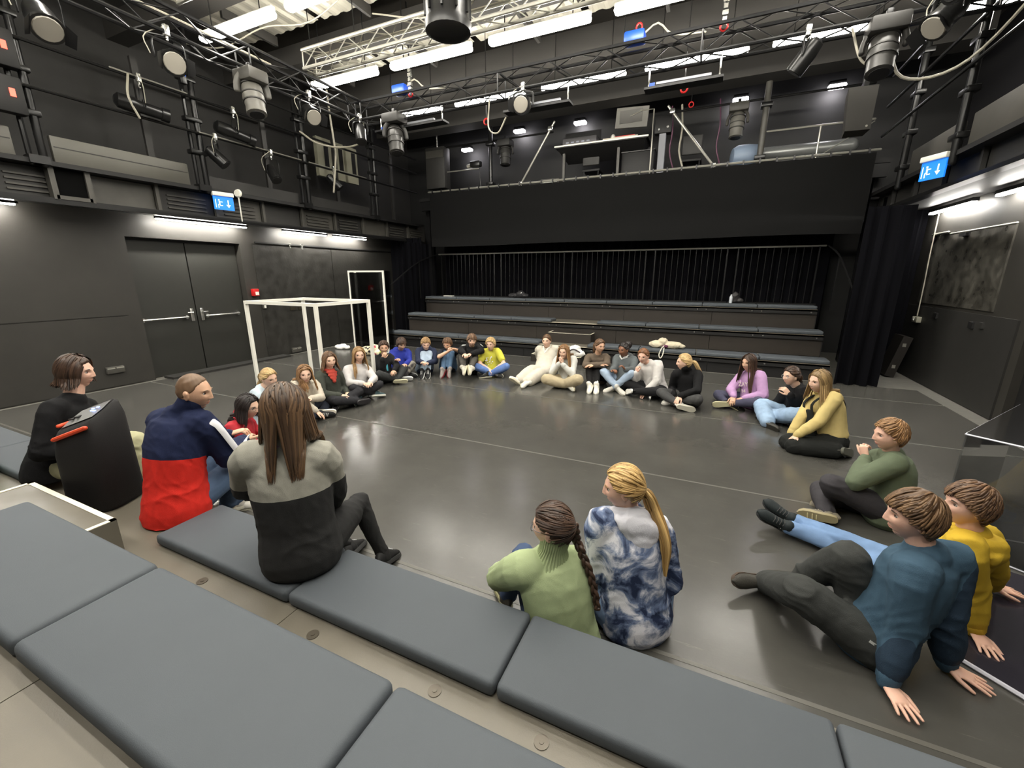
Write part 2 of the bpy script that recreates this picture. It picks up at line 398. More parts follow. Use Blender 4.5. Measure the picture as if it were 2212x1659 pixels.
# stair boxes with white edges in the gap
def stepbox(x0,x1,y0,y1,z0,z1,label,edge=(1,1,1)):
    t=thing('step_box',label,'step',((x0+x1)/2,y0,z0)); S=((x0+x1)/2,y0,z0)
    b=MB(); b.box(((x0+x1)/2,(y0+y1)/2,(z0+z1)/2),(x1-x0,y1-y0,z1-z0)); part('box',b,M_riser if y0>5 else M_deck,t,sub=S)
    e=.028
    if edge[0]:
        b=MB(); b.box(((x0+x1)/2,y0+e/2,z1+.001),(x1-x0,e,.006)); part('edge_strip',b,M_edge,t,'white edge strip',sub=S)
    if edge[1]:
        for x in (x0+e/2,x1-e/2):
            b=MB(); b.box((x,(y0+y1)/2,z1+.001),(e,y1-y0,.006)); part('edge_strip',b,M_edge,t,'white edge strip',sub=S)
    if edge[2]:
        b=MB(); b.box(((x0+x1)/2,y1-e/2,z1+.001),(x1-x0,e,.006)); part('edge_strip',b,M_edge,t,'white edge strip',sub=S)
    return t
stepbox(-3.36,-2.26,8.3,8.72,0,.165,'low black step with white edges behind the two girls in white',(1,1,0))
stepbox(-3.3,-2.28,9.17,9.53,.314,.53,'black step with white edges in the far stair between the tier cushions',(1,1,0))
b=MB(); b.box(((GX0+GX1)/2,8.765,.313),(GX1-GX0-.02,.03,.008)); part('edge_strip',b,M_edge,bl,'white edge strip',sub=O)
b=MB(); b.box(((GX0+GX1)/2,9.565,.728),(GX1-GX0-.02,.03,.008)); part('edge_strip',b,M_edge,bl,'white edge strip',sub=O)
# railing at the top
rl=thing('safety_railing','long thin steel railing with many slim uprights behind the top tier','railing',(-2.75,11.2,1.14)); RO=(-2.75,11.2,1.14)
for xa,xb in ((-7.6,-5.6),(-5.58,-3.5),(-3.48,-1.4),(-1.38,.4),(.42,2.15)):
    b=MB(); b.tube([(xa,11.2,2.42),(xb,11.2,2.42)],.02,8); part('top_rail',b,M_alu,rl,'pale steel top rail',sub=RO)
    for x in (xa+.1,xb-.1):
        b=MB(); b.box((x,11.2,1.77),(.03,.03,1.28)); part('post',b,M_steel,rl,sub=RO)
    b=MB(); b.box(((xa+xb)/2,11.2,1.2),(xb-xa,.02,.03)); part('bottom_rail',b,M_steel,rl,sub=RO)
    n=int((xb-xa-.2)/.13)
    for k in range(1,n):
        x=xa+.1+(xb-xa-.2)*k/n
        b=MB(); b.box((x,11.2,1.8),(.012,.012,1.2)); part('baluster',b,M_steel,rl,sub=RO)
for s,x in ((-1,-7.65),(1,2.2)):
    b=MB(); b.tube(crom([(x,11.2,2.42),(x+.02*s,10.2,2.15),(x+.03*s,8.9,1.5)],8),.016,8); part('handrail',b,M_steel,rl,sub=RO)
    for y,zt,zb in ((10.3,2.18,1.15),(8.95,1.52,.3)):
        b=MB(); b.box((x+.03*s,y,(zt+zb)/2),(.025,.025,zt-zb)); part('post',b,M_steel,rl,sub=RO)
# curtains
def pleat(x0,x1,y,z0,z1,amp,wl,ph=0,along='x',nz=6):
    n=max(8,int(abs(x1-x0)/wl*8)); v=[];f=[]
    for j in range(nz+1):
        z=z0+(z1-z0)*j/nz
        for i in range(n+1):
            u=x0+(x1-x0)*i/n
            a=amp*(1.0-.25*j/nz)
            d=a*math.sin(2*math.pi*u/wl+ph+.6*math.sin(u*1.7))+a*.35*math.sin(2*math.pi*u/wl*2.3+1+.25*j)
            v.append((u,y+d,z) if along=='x' else (y+d,u,z))
    m=n+1
    for j in range(nz):
        for i in range(n): f.append((j*m+i,j*m+i+1,(j+1)*m+i+1,(j+1)*m+i))
    k=len(v)
    off=(0,.012,0) if along=='x' else (.012,0,0)
    v2=[(a[0]+off[0],a[1]+off[1],a[2]) for a in v]
    f2=[tuple(k+q for q in reversed(a)) for a in f]
    b=MB(); b.raw(v+v2,f+f2,0,True); return b
top('stage_curtain',pleat(-7.7,2.35,11.62,.01,3.8,.05,.26),M_velvet,'wide dark blue-black pleated curtain hanging behind the top railing','curtain')
top('stage_curtain',pleat(-8.82,-7.7,10.5,.01,2.86,.05,.22),M_velvet,'black pleated curtain in the far left corner beside the tiers','curtain')
top('stage_curtain',pleat(2.12,2.72,8.70,.01,2.85,.05,.2,1),M_velvet,'black pleated curtain at the right end of the far tiers','curtain')
top('stage_curtain',pleat(9.75,11.3,-7.78,.01,2.7,.04,.25,2,'y'),M_velvet,'black side curtain closing the left end of the far tiers','curtain')
top('stage_curtain',pleat(2.75,3.45,10.4,.01,3.2,.04,.2,1),M_velvet,'narrow black curtain in the far right corner by the right wall','curtain')
top('stage_curtain',pleat(8.85,11.3,2.72,.01,2.85,.04,.25,2,'y'),M_velvet,'black side curtain closing the right end of the far tiers','curtain')
# valance in front of the back gallery with clips
va=thing('gallery_valance','broad flat black cloth hung along the front of the back gallery','curtain',(-2.5,10.6,2.6)); VO=(-2.5,10.6,2.6)
b=MB(); n=60; v=[];f=[]
for j in range(9):
    for i in range(n+1):
        x=-7.4+(9.95)*i/n; t=j/8
        v.append((x,10.58+.012*math.sin(x*5+j)*t-.02*t,4.02-1.42*t-(.012*abs(math.sin(i*math.pi/2.0)) if j==0 else 0)+.012*math.sin(x*1.3)*t))
for j in range(8):
    for i in range(n): f.append((j*(n+1)+i,(j+1)*(n+1)+i,(j+1)*(n+1)+i+1,j*(n+1)+i+1))
k=len(v); v2=[(a[0],a[1]+.02,a[2]) for a in v]; b.raw(v+v2,f+[tuple(k+q for q in reversed(a)) for a in f],0,True)
part('cloth',b,M_molton,va,sub=VO)
b=MB(); b.tube([(-7.45,10.6,4.06),(2.6,10.6,4.06)],.024,8); part('cloth_rail',b,M_alu,va,'pale steel pipe',sub=VO)
for k in range(34):
    x=-7.3+k*.295
    b=MB(); b.box((x,10.58,4.05),(.03,.05,.09)); part('clip',b,M_black,va,sub=VO)
# near bleacher
nb=thing('tiered_bench','dark near seating platform under the foreground cushions','bleachers',(-2,1.0,0)); NO=(-2,1.0,0)
for (y0,y1,z) in ((.64,1.47,.31),(-.15,.64,.725)):
    for x0 in (-8.2,-6,-3.8,-1.6,.6):
        b=MB(); b.box((x0+1.1,(y0+y1)/2,z-.02),(2.196,y1-y0-.004,.04)); part('deck',b,M_deck,nb,sub=NO)
        b=MB(); b.box((x0+1.1,y1-.01,(z-.04+(0 if z<.5 else .31))/2),(2.19,.02,z-.04-(0 if z<.5 else .31))); part('riser_board',b,M_riser,nb,sub=NO)
for x,y in ((-1.41,.99),(-.78,1.0),(-.35,1.0),(-2.2,.99),(.2,1.0),(-1.35,.05),(-1.1,.12)):
    z=.31 if y>.6 else .725
    b=MB(); b.cyl((x,y,z),(x,y,z+.003),.026,18); b.cyl((x,y,z+.003),(x,y,z+.005),.009,8); part('deck_cap',b,mat('worn_cap',lin((92,86,76)),.3,metal=.4),nb,sub=NO)
for k,x in enumerate((-2.21,-1.11,-.01,1.09)):
    put_cushion(x,1.25,.31,1.1,['slate blue cushion under the woman in the grey sweater','slate blue cushion in front of the girl in green turtleneck','slate blue seat cushion right of the green turtleneck girl, lower near row, bottom centre','slate blue seat cushion at the bottom right corner, lower near row'][k],'cushions on the near rows')
for k,x in enumerate((-4.9,-6.0)):
    put_cushion(x,1.25,.31,1.1,['slate blue seat cushion beside the woman in black, far left','slate blue seat cushion at the left picture edge, beyond the woman in black'][k],'cushions on the near rows')
for k,x in enumerate((-2.29,-1.19,-.09)):
    put_cushion(x,.475,.725,1.1,['slate blue cushion at the left edge beside the white edged step','large slate blue seat cushion in the lower left, middle of the upper near row','slate blue seat cushion at the bottom edge, upper near row, right end'][k],'cushions on the near rows')
stepbox(-3.88,-2.84,.66,.95,.312,.52,'black step box with white edge strips beside the loudspeaker, lower left')
# ================================================================= GALLERIES
GX=-8.2
gl=thing('side_gallery','dark steel side gallery above the left wall with posts, rails and louvred panels','gallery',(GX,5,2.78)); GO=(GX,5,2.78)
def gp(name,b,m,label=None,par=None): return part(name,b,m,par or gl,label,sub=GO)
b=MB(); b.box((-8.55,5.2,3.27),(.75,12.2,.06)); gp('gallery_deck',b,M_dark)
b=MB(); b.box((-8.26,5.2,2.785),(.14,12.2,.05)); gp('gallery_ledge',b,M_steel)
b=MB(); b.box((-8.55,5.2,2.83),(.6,12.2,.03)); gp('gallery_soffit',b,M_dark)
# louvre band between posts
yb=-.3
k=0
while yb<11.0:
    w_=.92
    b=MB(); b.box((-8.42,yb+w_/2,3.03),(.03,w_-.05,.40)); pn=gp('vent_panel',b,M_greyd if k%2 else M_grey)
    if k%3!=1:
        for z in (2.92,2.985,3.05,3.115):
            b=MB(); b.box((-8.395,yb+w_/2,z),(.03,w_*.66,.022)); part('slat',b,M_grey,pn,sub=GO)
    b=MB(); b.box((-8.36,yb,3.03),(.06,.05,.44)); gp('mullion',b,M_grey)
    yb+=w_; k+=1
posts=(.85,2.92,4.97,7.1,9.25)
for y in posts:
    b=MB(); b.box((GX-.02,y,3.29),(.16,.2,.1)); b.tube([(GX-.04,y-.06,3.25),(GX-.04,y-.06,5.95)],.032,8); b.tube([(GX,y+.06,3.25),(GX,y+.06,5.95)],.045,10); po=gp('post',b,M_steel)
    for z in (3.85,4.35,4.95,5.4):
        b=MB(); b.box((GX-.01,y,z),(.13,.26,.07),bev=.01); part('clamp',b,M_steel,po,sub=GO)
for ya,yb2 in zip(posts[:-1],posts[1:]):
    if ya<4.0:
        b=MB(); b.box((GX-.08,(ya+yb2)/2,3.47),(.07,yb2-ya-.36,.34),bev=.015); gp('fascia_beam',b,mat('pale_beam',lin((88,86,79)),.45,var=.1,vscale=1.5),'pale grey beam panel')
        b=MB(); b.box((GX-.044,(ya+yb2)/2,3.50),(.006,yb2-ya-.4,.012)); gp('beam_seam',b,M_greyd)
    else:
        b=MB(); b.box((GX-.10,(ya+yb2)/2,3.42),(.05,yb2-ya-.3,.2)); gp('fascia_beam',b,M_greyd)
for z,y0 in ((4.15,-.5),(4.68,-.5),(5.05,4.97)):
    b=MB(); b.tube([(GX+.06,y0,z),(GX+.06,11.0,z)],.022,8); gp('gallery_rail',b,M_steel)
for y0,y1,z in ((3.9,4.9,4.70),(5.0,5.9,4.16),(6.0,7.0,4.17),(7.2,8.9,4.17)):
    b=MB(); b.tube([(GX+.085,y0,z),(GX+.085,y1,z)],.012,6); gp('bright_bar',b,M_alu,'bright steel bar')
for y in (1.9,4.35,6.4,8.2,10.2):
    b=MB(); b.box((GX-.2,y,4.2),(.05,.09,1.7)); gp('upright',b,M_greyd)
# electrical cabinets on the left gallery wall
for y0,y1 in ((8.0,8.45),(8.5,8.85),(8.9,9.3)):
    b=MB(); b.box((-8.78,(y0+y1)/2,4.55),(.1,y1-y0-.03,.85)); cb=gp('cabinet',b,mat('pale_cabinet',lin((150,148,130)),.5))
    b=MB(); b.box((-8.725,(y0+y1)/2+.05,4.6),(.02,.12,.5)); part('cabinet_slot',b,M_dark,cb,sub=GO)
# strip lights under the left ledge
for i,(y0,y1) in enumerate(((.6,2.75),(4.35,5.95),(6.75,7.95),(8.15,9.3))):
    t=thing('strip_light',['strip light washing the wall at the left picture edge','strip light washing the wall above the black double doors','strip light right of the double doors under the left gallery','strip light nearest the far left curtain under the left gallery'][i],'wall light',(-8.64,(y0+y1)/2,2.78),group='strip lights under the left gallery')
    b=MB(); b.box((0,0,.0),(.07,y1-y0,.05)); part('housing',b,M_steel,t)
    b=MB(); b.box((-.012,0,-.032),(.05,y1-y0-.05,.022)); part('diffuser',b,M_stripl,t,'glowing diffuser')
# loudspeaker sunk in the gallery front
t=thing('wall_speaker','dark boxed loudspeaker set in the left gallery band','loudspeaker',(-8.3,3.22,2.84)); 
for dy in(-.19,.19):
    b=MB(); b.box((0,dy,.21),(.12,.06,.44)); part('frame_side',b,M_grey,t)
b=MB(); b.box((0,0,.02),(.12,.38,.05)); part('frame_bottom',b,M_grey,t); b=MB(); b.box((-.015,0,.22),(.08,.32,.36)); part('grille',b,mat('speaker_void',lin((6,6,6)),.9,spec=.1),t)
def exit_sign(x,y,z,rz,label,arrow=-1):
    t=thing('exit_sign',label,'sign',(x,y,z),rz)
    b=MB(); b.box((0,0,.10),(.34,.09,.07),bev=.01); part('housing',b,M_white,t)
    b=MB(); b.box((0,0,-.05),(.32,.02,.22)); part('panel',b,mat('lit_blue_panel',lin((20,110,220)),.4,emit=((.01,.2,.9),.55)),t,'lit blue panel')
    mw=mat('sign_white',lin((235,240,250)),.5,emit=((.8,.9,1),.5))
    for sd in(-1,1):
        y_=sd*.012; b=MB()
        b.box((-.07*sd,y_,-.04),(.016,.004,.10)); b.raw([(-.07*sd-.035,y_,-.07),(-.07*sd+.035,y_,-.07),(-.07*sd,y_,-.12)],[(0,1,2)])
        c=.075*sd; b.box((c,y_,.0),(.022,.004,.022)); b.box((c+.005,y_,-.05),(.02,.004,.06)); b.box((c+.03,y_,-.03),(.05,.004,.012)); b.box((c-.015,y_,-.1),(.012,.004,.06)); b.box((c+.03,y_,-.09),(.045,.004,.012))
        b.box((c-.055,y_,-.06),(.01,.004,.14)); part('pictogram',b,mw,t,'white arrow and running figure')
    return t
exit_sign(-8.12,5.22,3.12,math.radians(78),'lit blue emergency exit sign on the left gallery edge')
b=MB(); b.tube([(-8.1,5.5,2.8),(-8.1,5.5,3.25)],.012); b.lathe([(.0,-.03),(.06,-.025),(.075,0),(.06,.03),(0,.035)],(-8.1,5.5,3.28),(.3,-.9,.1),16); top('warning_lamp',b,mat('white_lamp',lin((225,222,210)),.3),'small round white lamp beside the left exit sign','lamp',loc=(-8.1,5.5,2.8))
# ---- right gallery
RX=2.62
gr=thing('side_gallery','dark steel side gallery along the right wall above the grey door bay','gallery',(RX,7,2.9)); RO2=(RX,7,2.9)
def rp(name,b,m,label=None,par=None): return part(name,b,m,par or gr,label,sub=RO2)
b=MB(); b.box((3.1,5.6,3.3),(.95,10.4,.06)); rp('gallery_deck',b,M_dark)
b=MB(); b.box((2.68,5.6,2.93),(.14,10.4,.05)); rp('gallery_ledge',b,M_steel)
b=MB(); b.box((3.1,5.6,2.97),(.8,10.4,.03)); rp('gallery_soffit',b,mat('grey_soffit',lin((34,33,31)),.5))
yb=.8;k=0
while yb<10.4:
    b=MB(); b.box((2.82,yb+.46,3.13),(.03,.87,.3)); rp('vent_panel',b,M_greyd); b=MB(); b.box((2.77,yb,3.13),(.05,.05,.34)); rp('mullion',b,M_greyd); yb+=.92
rposts=(1.7,3.7,5.7,7.6,9.35)
for y in rposts:
    b=MB(); b.tube([(RX,y,3.2),(RX,y,5.95)],.045,10); b.tube([(RX+.05,y+.1,3.2),(RX+.05,y+.1,5.95)],.03,8); po=rp('post',b,M_steel)
    for z in (3.5,4.0,4.55,5.1):
        b=MB(); b.box((RX+.02,y+.05,z),(.13,.24,.07),bev=.01); part('clamp',b,M_steel,po,sub=RO2)
for ya,yb2 in zip(rposts[:-1],rposts[1:]):
    b=MB(); b.box((RX+.08,(ya+yb2)/2,3.52),(.07,yb2-ya-.3,.36),bev=.015); rp('fascia_beam',b,M_grey,'grey beam panel')
for z in (4.25,4.72,5.2):
    b=MB(); b.tube([(RX-.06,.5,z),(RX-.06,10.5,z)],.022,8); rp('gallery_rail',b,M_steel)
for i,(y0,y1) in enumerate(((8.75,10.15),(6.3,8.2))):
    t=thing('strip_light',['strip light over the scuffed board on the right wall','strip light at the right picture edge under the right gallery'][i],'wall light',(3.38,(y0+y1)/2,2.87),group='strip lights under the right gallery')
    b=MB(); b.box((0,0,.02),(.08,y1-y0,.05)); part('housing',b,M_steel,t); b=MB(); b.box((-.005,0,-.02),(.06,y1-y0-.04,.03)); part('diffuser',b,M_strip,t,'glowing diffuser')
exit_sign(2.5,7.75,3.2,math.radians(-62),'lit blue emergency exit sign under the right gallery')
# ================================================================= BACK GALLERY
bg=thing('back_gallery','deck of the back gallery behind the black cloth','gallery',(-2.5,11.4,3.9)); BO=(-2.5,11.4,3.9)
b=MB(); b.box((-2.5,11.45,3.88),(10.6,1.6,.08)); part('gallery_deck',b,M_dark,bg,sub=BO)
b=MB(); b.box((-2.5,10.72,3.75),(10.6,.1,.3)); part('edge_beam',b,M_black,bg,sub=BO)
for x in (-7.75,2.75):
    b=MB(); b.box((x,11.0,1.95),(.14,.14,3.9)); part('support_column',b,M_black,bg,sub=BO)
for x,r in ((-5.55,.05),(.66,.06)):
    b=MB(); b.tube([(x,10.75,3.6),(x,10.75,5.75)],r,10); po=part('post',b,M_grey if x>0 else M_steel,bg,sub=BO)
    for z in (4.15,5.1):
        b=MB(); b.box((x,10.75,z),(.2,.2,.08),bev=.01); part('clamp',b,M_steel,po,sub=BO)
for (x0,z0,x1,z1) in ((-4.72,3.95,-3.78,5.36),(-1.2,5.32,-.08,3.92)):
    b=MB(); b.tube([(x0,10.66,z0),(x1,10.66,z1)],.026,8); br=part('diagonal_brace',b,M_alu,bg,'bright diagonal brace',sub=BO)
    for t_ in (.08,.9):
        b=MB(); b.box((x0+(x1-x0)*t_,10.64,z0+(z1-z0)*t_),(.1,.09,.1),bev=.015); part('coupler',b,M_chrome,br,sub=BO)
b=MB(); b.tube([(-7.3,10.9,5.22),(-3.9,10.9,5.22)],.022,8); part('upper_pipe',b,M_steel,bg,sub=BO)
b=MB(); b.tube([(-1.2,10.9,5.27),(2.4,10.9,5.27)],.022,8); part('upper_pipe',b,M_steel,bg,sub=BO)
b=MB(); b.tube([(.75,10.9,4.66),(2.5,10.9,4.66)],.02,8); b.tube([(1.66,10.9,3.9),(1.66,10.9,4.66)],.018,8); b.tube([(1.7,10.9,4.1),(2.5,10.9,4.62)],.01,6); part('end_railing',b,M_alu,bg,sub=BO)
b=MB(); b.tube([(-7.0,10.9,4.6),(-6.0,10.9,4.6)],.016,8); part('end_railing',b,M_alu,bg,sub=BO)
# equipment at the back gallery
t=thing('mixing_desk_table','black table with pale edge carrying the sound desk on the back gallery','table',(-2.7,11.0,3.92))
b=MB(); b.box((0,.2,.92),(2.2,.8,.05)); part('table_top',b,M_dark,t); b=MB(); b.box((0,-.21,.93),(2.22,.02,.03)); part('edge_strip',b,M_alu,t,'pale front edge')
b=MB(); b.raw([(-1.05,-.18,.89),(1.05,-.18,.89),(.9,.3,.62),(-.9,.3,.62),(-1.05,.5,.89),(1.05,.5,.89)],[(0,3,2,1),(3,4,5,2),(0,4,3),(1,2,5),(0,1,5,4)]); part('under_panel',b,M_dark,t)
for x in (-.92,.42): 
    b=MB(); b.box((x,0,.44),(.06,.06,.88)); part('leg',b,M_grey,t)
t=thing('sound_desk','grey sound mixing desk with lifted dark lid on the gallery table','mixer',(-3.25,11.05,4.865)); b=MB(); b.box((0,.1,.1),(.85,.3,.2),bev=.02); part('body',b,mat('desk_grey',lin((92,90,92)),.5),t)
b=MB(); b.box((0,.28,.24),(.9,.03,.32)); part('lid',b,M_dark,t); b=MB()
for k in range(5): b.box((-.3+.13*k,-.052,.1),(.07,.006,.03))
part('display',b,mat('desk_display',lin((150,155,170)),.4),t)
t=thing('control_panel','low pale control panel with red switches on the gallery table','control panel',(-2.25,11.0,4.865)); b=MB(); b.box((0,.05,.03),(.8,.3,.06)); part('body',b,mat('pale_panel',lin((190,185,170)),.5),t)
b=MB(); b.box((.1,-.02,.075),(.45,.06,.03)); part('switches',b,M_red,t); b=MB(); b.lathe([(.05,0),(.06,.04),(.03,.09)],(-.18,0,.06),(0,0,1),12); part('lamp_head',b,M_white,t)
t=thing('monitor','grey flat monitor seen from the back on an arm above the gallery table','monitor',(-1.98,10.95,4.9)); b=MB(); b.box((-.03,0,.40),(.72,.05,.42),bev=.01,rot=((1,0,.06),(0,1,0),(-.06,0,1))); part('back_panel',b,mat('monitor_back',lin((128,126,120)),.5),t)
b=MB(); b.box((-.05,-.03,.42),(.5,.02,.26)); part('inset',b,mat('monitor_inset',lin((100,98,94)),.5),t); b=MB(); b.tube([(-.05,-.05,.42),(.2,-.06,.5),(.45,-.02,.5),(.45,0,-.95)],.016,6); part('arm',b,M_alu,t)
t=thing('rack_box','dark equipment box with round keys beside the monitor arm','equipment box',(-1.3,10.95,4.95)); b=MB(); b.box((0,0,.1),(.36,.22,.36),bev=.02); part('body',b,M_dark,t); b=MB(); b.cyl((-.08,-.12,.0),(-.08,-.11,.0),.02); b.cyl((.1,-.12,.03),(.1,-.11,.03),.025); part('knob',b,M_chrome,t)
b=MB(); b.box((0,0,-.52),(.14,.14,1.0)); part('stand',b,mat('stand_grey',lin((120,122,128)),.5),t)
t=thing('equipment_case','black equipment case under the right end of the gallery table','case',(-1.85,11.3,3.92)); b=MB(); b.box((0,0,.35),(.75,.4,.7),bev=.02); part('body',b,M_dark,t); b=MB(); b.box((0,0,.71),(.77,.42,.02)); part('lid_rim',b,M_steel,t)
def chair_back(x,lab):
    t=thing('gallery_chair',lab,'chair',(x,11.2,3.92)); b=MB(); b.rbox(np.array((0,.2,.42)),np.array((.22,.22,.03)),.02); part('seat',b,M_dark,t); b=MB(); b.rbox(np.array((0,-.02,.72)),np.array((.21,.025,.2)),.09,n=3); part('backrest',b,M_greyd,t)
    for dx in(-.18,.18):
        for dy in(0,.38): b=MB(); b.tube([(dx,dy,0),(dx,dy,.42)],.014,6); part('leg',b,M_black,t)
chair_back(-2.98,'dark chair under the left end of the gallery table'); chair_back(-.68,'dark chair right of the gallery table, behind the right diagonal brace')
t=thing('blue_barrel','rounded blue-grey drum lying on the back gallery beside the pale post','drum',(.42,11.1,3.92)); b=MB(); b.lathe([(0,-.3),(.16,-.28),(.22,-.18),(.23,0),(.22,.18),(.16,.28),(0,.3)],(0,0,.36),(1,.25,0),20); part('body',b,mat('blue_grey_drum',lin((120,135,155)),.5),t); b=MB(); b.box((0,0,.07),(.4,.3,.14)); part('stand',b,M_dark,t)
t=thing('pale_duct','pale horizontal duct behind the right gallery rail','duct',(1.6,11.6,3.92)); b=MB(); b.tube([(-.8,0,.48),(.75,0,.48)],.13,14); part('tube',b,mat('duct_grey',lin((140,142,140)),.35,metal=.4),t); b=MB(); b.box((0,0,.16),(1.2,.2,.35)); part('cradle',b,M_greyd,t)
for i,(x,y,z,lab) in enumerate(((-6.95,11.9,5.4,'small glowing wall lamp at the left end of the back gallery'),(-5.3,12.0,5.72,'small glowing wall lamp above the left moving head of the back gallery'),(-3.55,12.0,5.70,'small glowing wall lamp above the sound desk'),(.2,12.0,5.68,'small glowing wall lamp above the pale moving head of the back gallery'),(2.0,12.0,5.66,'small glowing wall lamp at the right end of the back gallery'))):
    t=thing('wall_lamp',lab,'wall light',(x,y,z),group='small wall lamps on the back gallery'); b=MB(); b.box((0,.06,.07),(.3,.16,.08),bev=.02); part('cap',b,M_steel,t); b=MB(); b.rbox(np.array((0,0.05,0)),np.array((.16,.09,.035)),.03); part('diffuser',b,mat('lamp_diffuser',lin((250,250,250)),.4,emit=((1,.95,1),22)),t,'glowing diffuser')
    b=MB(); b.box((0,.28 if i==0 else .22,.07),(.05,.4 if i==0 else .28,.04)); part('bracket',b,M_steel,t)
t=thing('hanging_speaker','tall flat dark loudspeaker at the left end of the back gallery','loudspeaker',(-7.3,10.9,4.2)); b=MB(); b.box((0,0,.5),(.62,.3,1.05),bev=.02); part('cabinet',b,M_greyd,t); b=MB(); b.box((0,-.155,.85),(.56,.01,.18)); part('badge_panel',b,M_grey,t); b=MB(); b.tube([(0,0,1.0),(0,0,1.5)],.02); part('bracket',b,M_chrome,t)
t=thing('video_camera','small dark camera on an arm left of the back gallery post','camera',(-6.05,10.85,4.6)); b=MB(); b.box((0,0,.1),(.3,.16,.14),bev=.02); part('body',b,M_steel,t); b=MB(); b.cyl((-.15,0,.08),(-.26,0,.06),.05); part('lens_barrel',b,M_alu,t); b=MB(); b.tube([(.1,0,.05),(.15,0,-.68)],.014); part('stand',b,M_black,t)
t=thing('stage_monitor','small pale floor box on the gallery edge by the left table leg','box',(-3.9,10.85,3.92)); b=MB(); b.box((0,0,.13),(.5,.25,.18),bev=.02); part('body',b,M_grey,t); b=MB(); b.box((0,-.13,.16),(.4,.01,.06)); part('strip',b,M_white,t)
for i,x in enumerate((-.95,-.2,-1.15)):
    b=MB(); b.tube(crom([(x,10.95,5.4),(x+.05,10.9,4.9),(x+.02,10.92,4.5),(x+.12,10.95,4.15)],10),.014 if i else .02,6); top('hanging_cable',b,mat('violet_cable',lin((92,52,74)),.5) if i else M_cable,['pale straight cable right of the gallery post','thin violet cable hanging above the right gallery chair','thin violet cable beside the dark rack box'][i],'cable',loc=(x,10.95,3.9))
# ================================================================= TRUSSES
def truss(name_label,p0,p1,up,side,w_,h_,m,pitch=.42,r=.025,rb=.009):
    p0=np.array(p0,float);p1=np.array(p1,float); d=p1-p0; L=np.linalg.norm(d); d/=L; up=np.array(up,float); side=np.array(side,float)
    t=thing('lighting_truss',name_label,'truss',tuple(p0)); cs=[p0+up*a*h_/2+side*c*w_/2 for a in(-1,1) for c in(-1,1)]
    for c in cs: b=MB(); b.tube([c,c+d*L],r,8); part('chord',b,m,t,sub=p0)
    n=int(L/pitch); base={}
    faces=[(0,1),(2,3),(0,2),(1,3)]
    for fi,(i,j) in enumerate(faces):
        for flip in(0,1):
            a=cs[i] if not flip else cs[j]; e=(cs[j] if not flip else cs[i])+d*pitch
            b=MB(); b.tube([a,e],rb,5,cap='flat'); base[(fi,flip)]=b.mesh('brace',m,p0)
    for k in range(n):
        for fi in range(4):
            o=bpy.data.objects.new('brace',base[(fi,k%2)]); COL.objects.link(o); o.parent=t; o.location=tuple(d*(k*pitch))
    k=0
    while k<n:
        for q in ((0,1),(2,3),(0,2),(1,3)):
            b=MB(); b.tube([cs[q[0]]+d*k*pitch,cs[q[1]]+d*k*pitch],rb*1.3,5,cap='flat'); part('end_frame',b,m,t,sub=p0)
        k+=max(5,n//3)
    for q in np.linspace(.12,.88,3):
        b=MB(); pp=p0+d*L*q+up*h_/2; b.tube([pp,(pp[0],pp[1],6.25)],.006,5); part('suspension_wire',b,M_steel,t,sub=p0)
    return t
UP=(0,0,1)
truss('black lighting truss running across in front of the back gallery',(-6.3,6.92,4.75),(3.4,6.92,4.75),UP,(0,1,0),.29,.29,M_black)
truss('black lighting truss along the left side above the gallery rail',(-6.3,6.75,4.75),(-6.3,-.6,4.75),UP,(1,0,0),.29,.29,M_black)
truss('black lighting truss along the right side of the hall',(2.0,6.75,4.75),(2.0,-.6,4.75),UP,(1,0,0),.29,.29,M_black)
truss('silver lighting truss crossing the middle of the ceiling',(-5.95,5.5,4.98),(1.8,5.5,4.98),UP,(0,1,0),.24,.24,M_alu,pitch=.3,rb=.008)
truss('silver lighting truss crossing the ceiling nearest to us',(-5.95,3.55,5.0),(1.8,3.55,5.0),UP,(0,1,0),.24,.24,M_alu,pitch=.3,rb=.008)
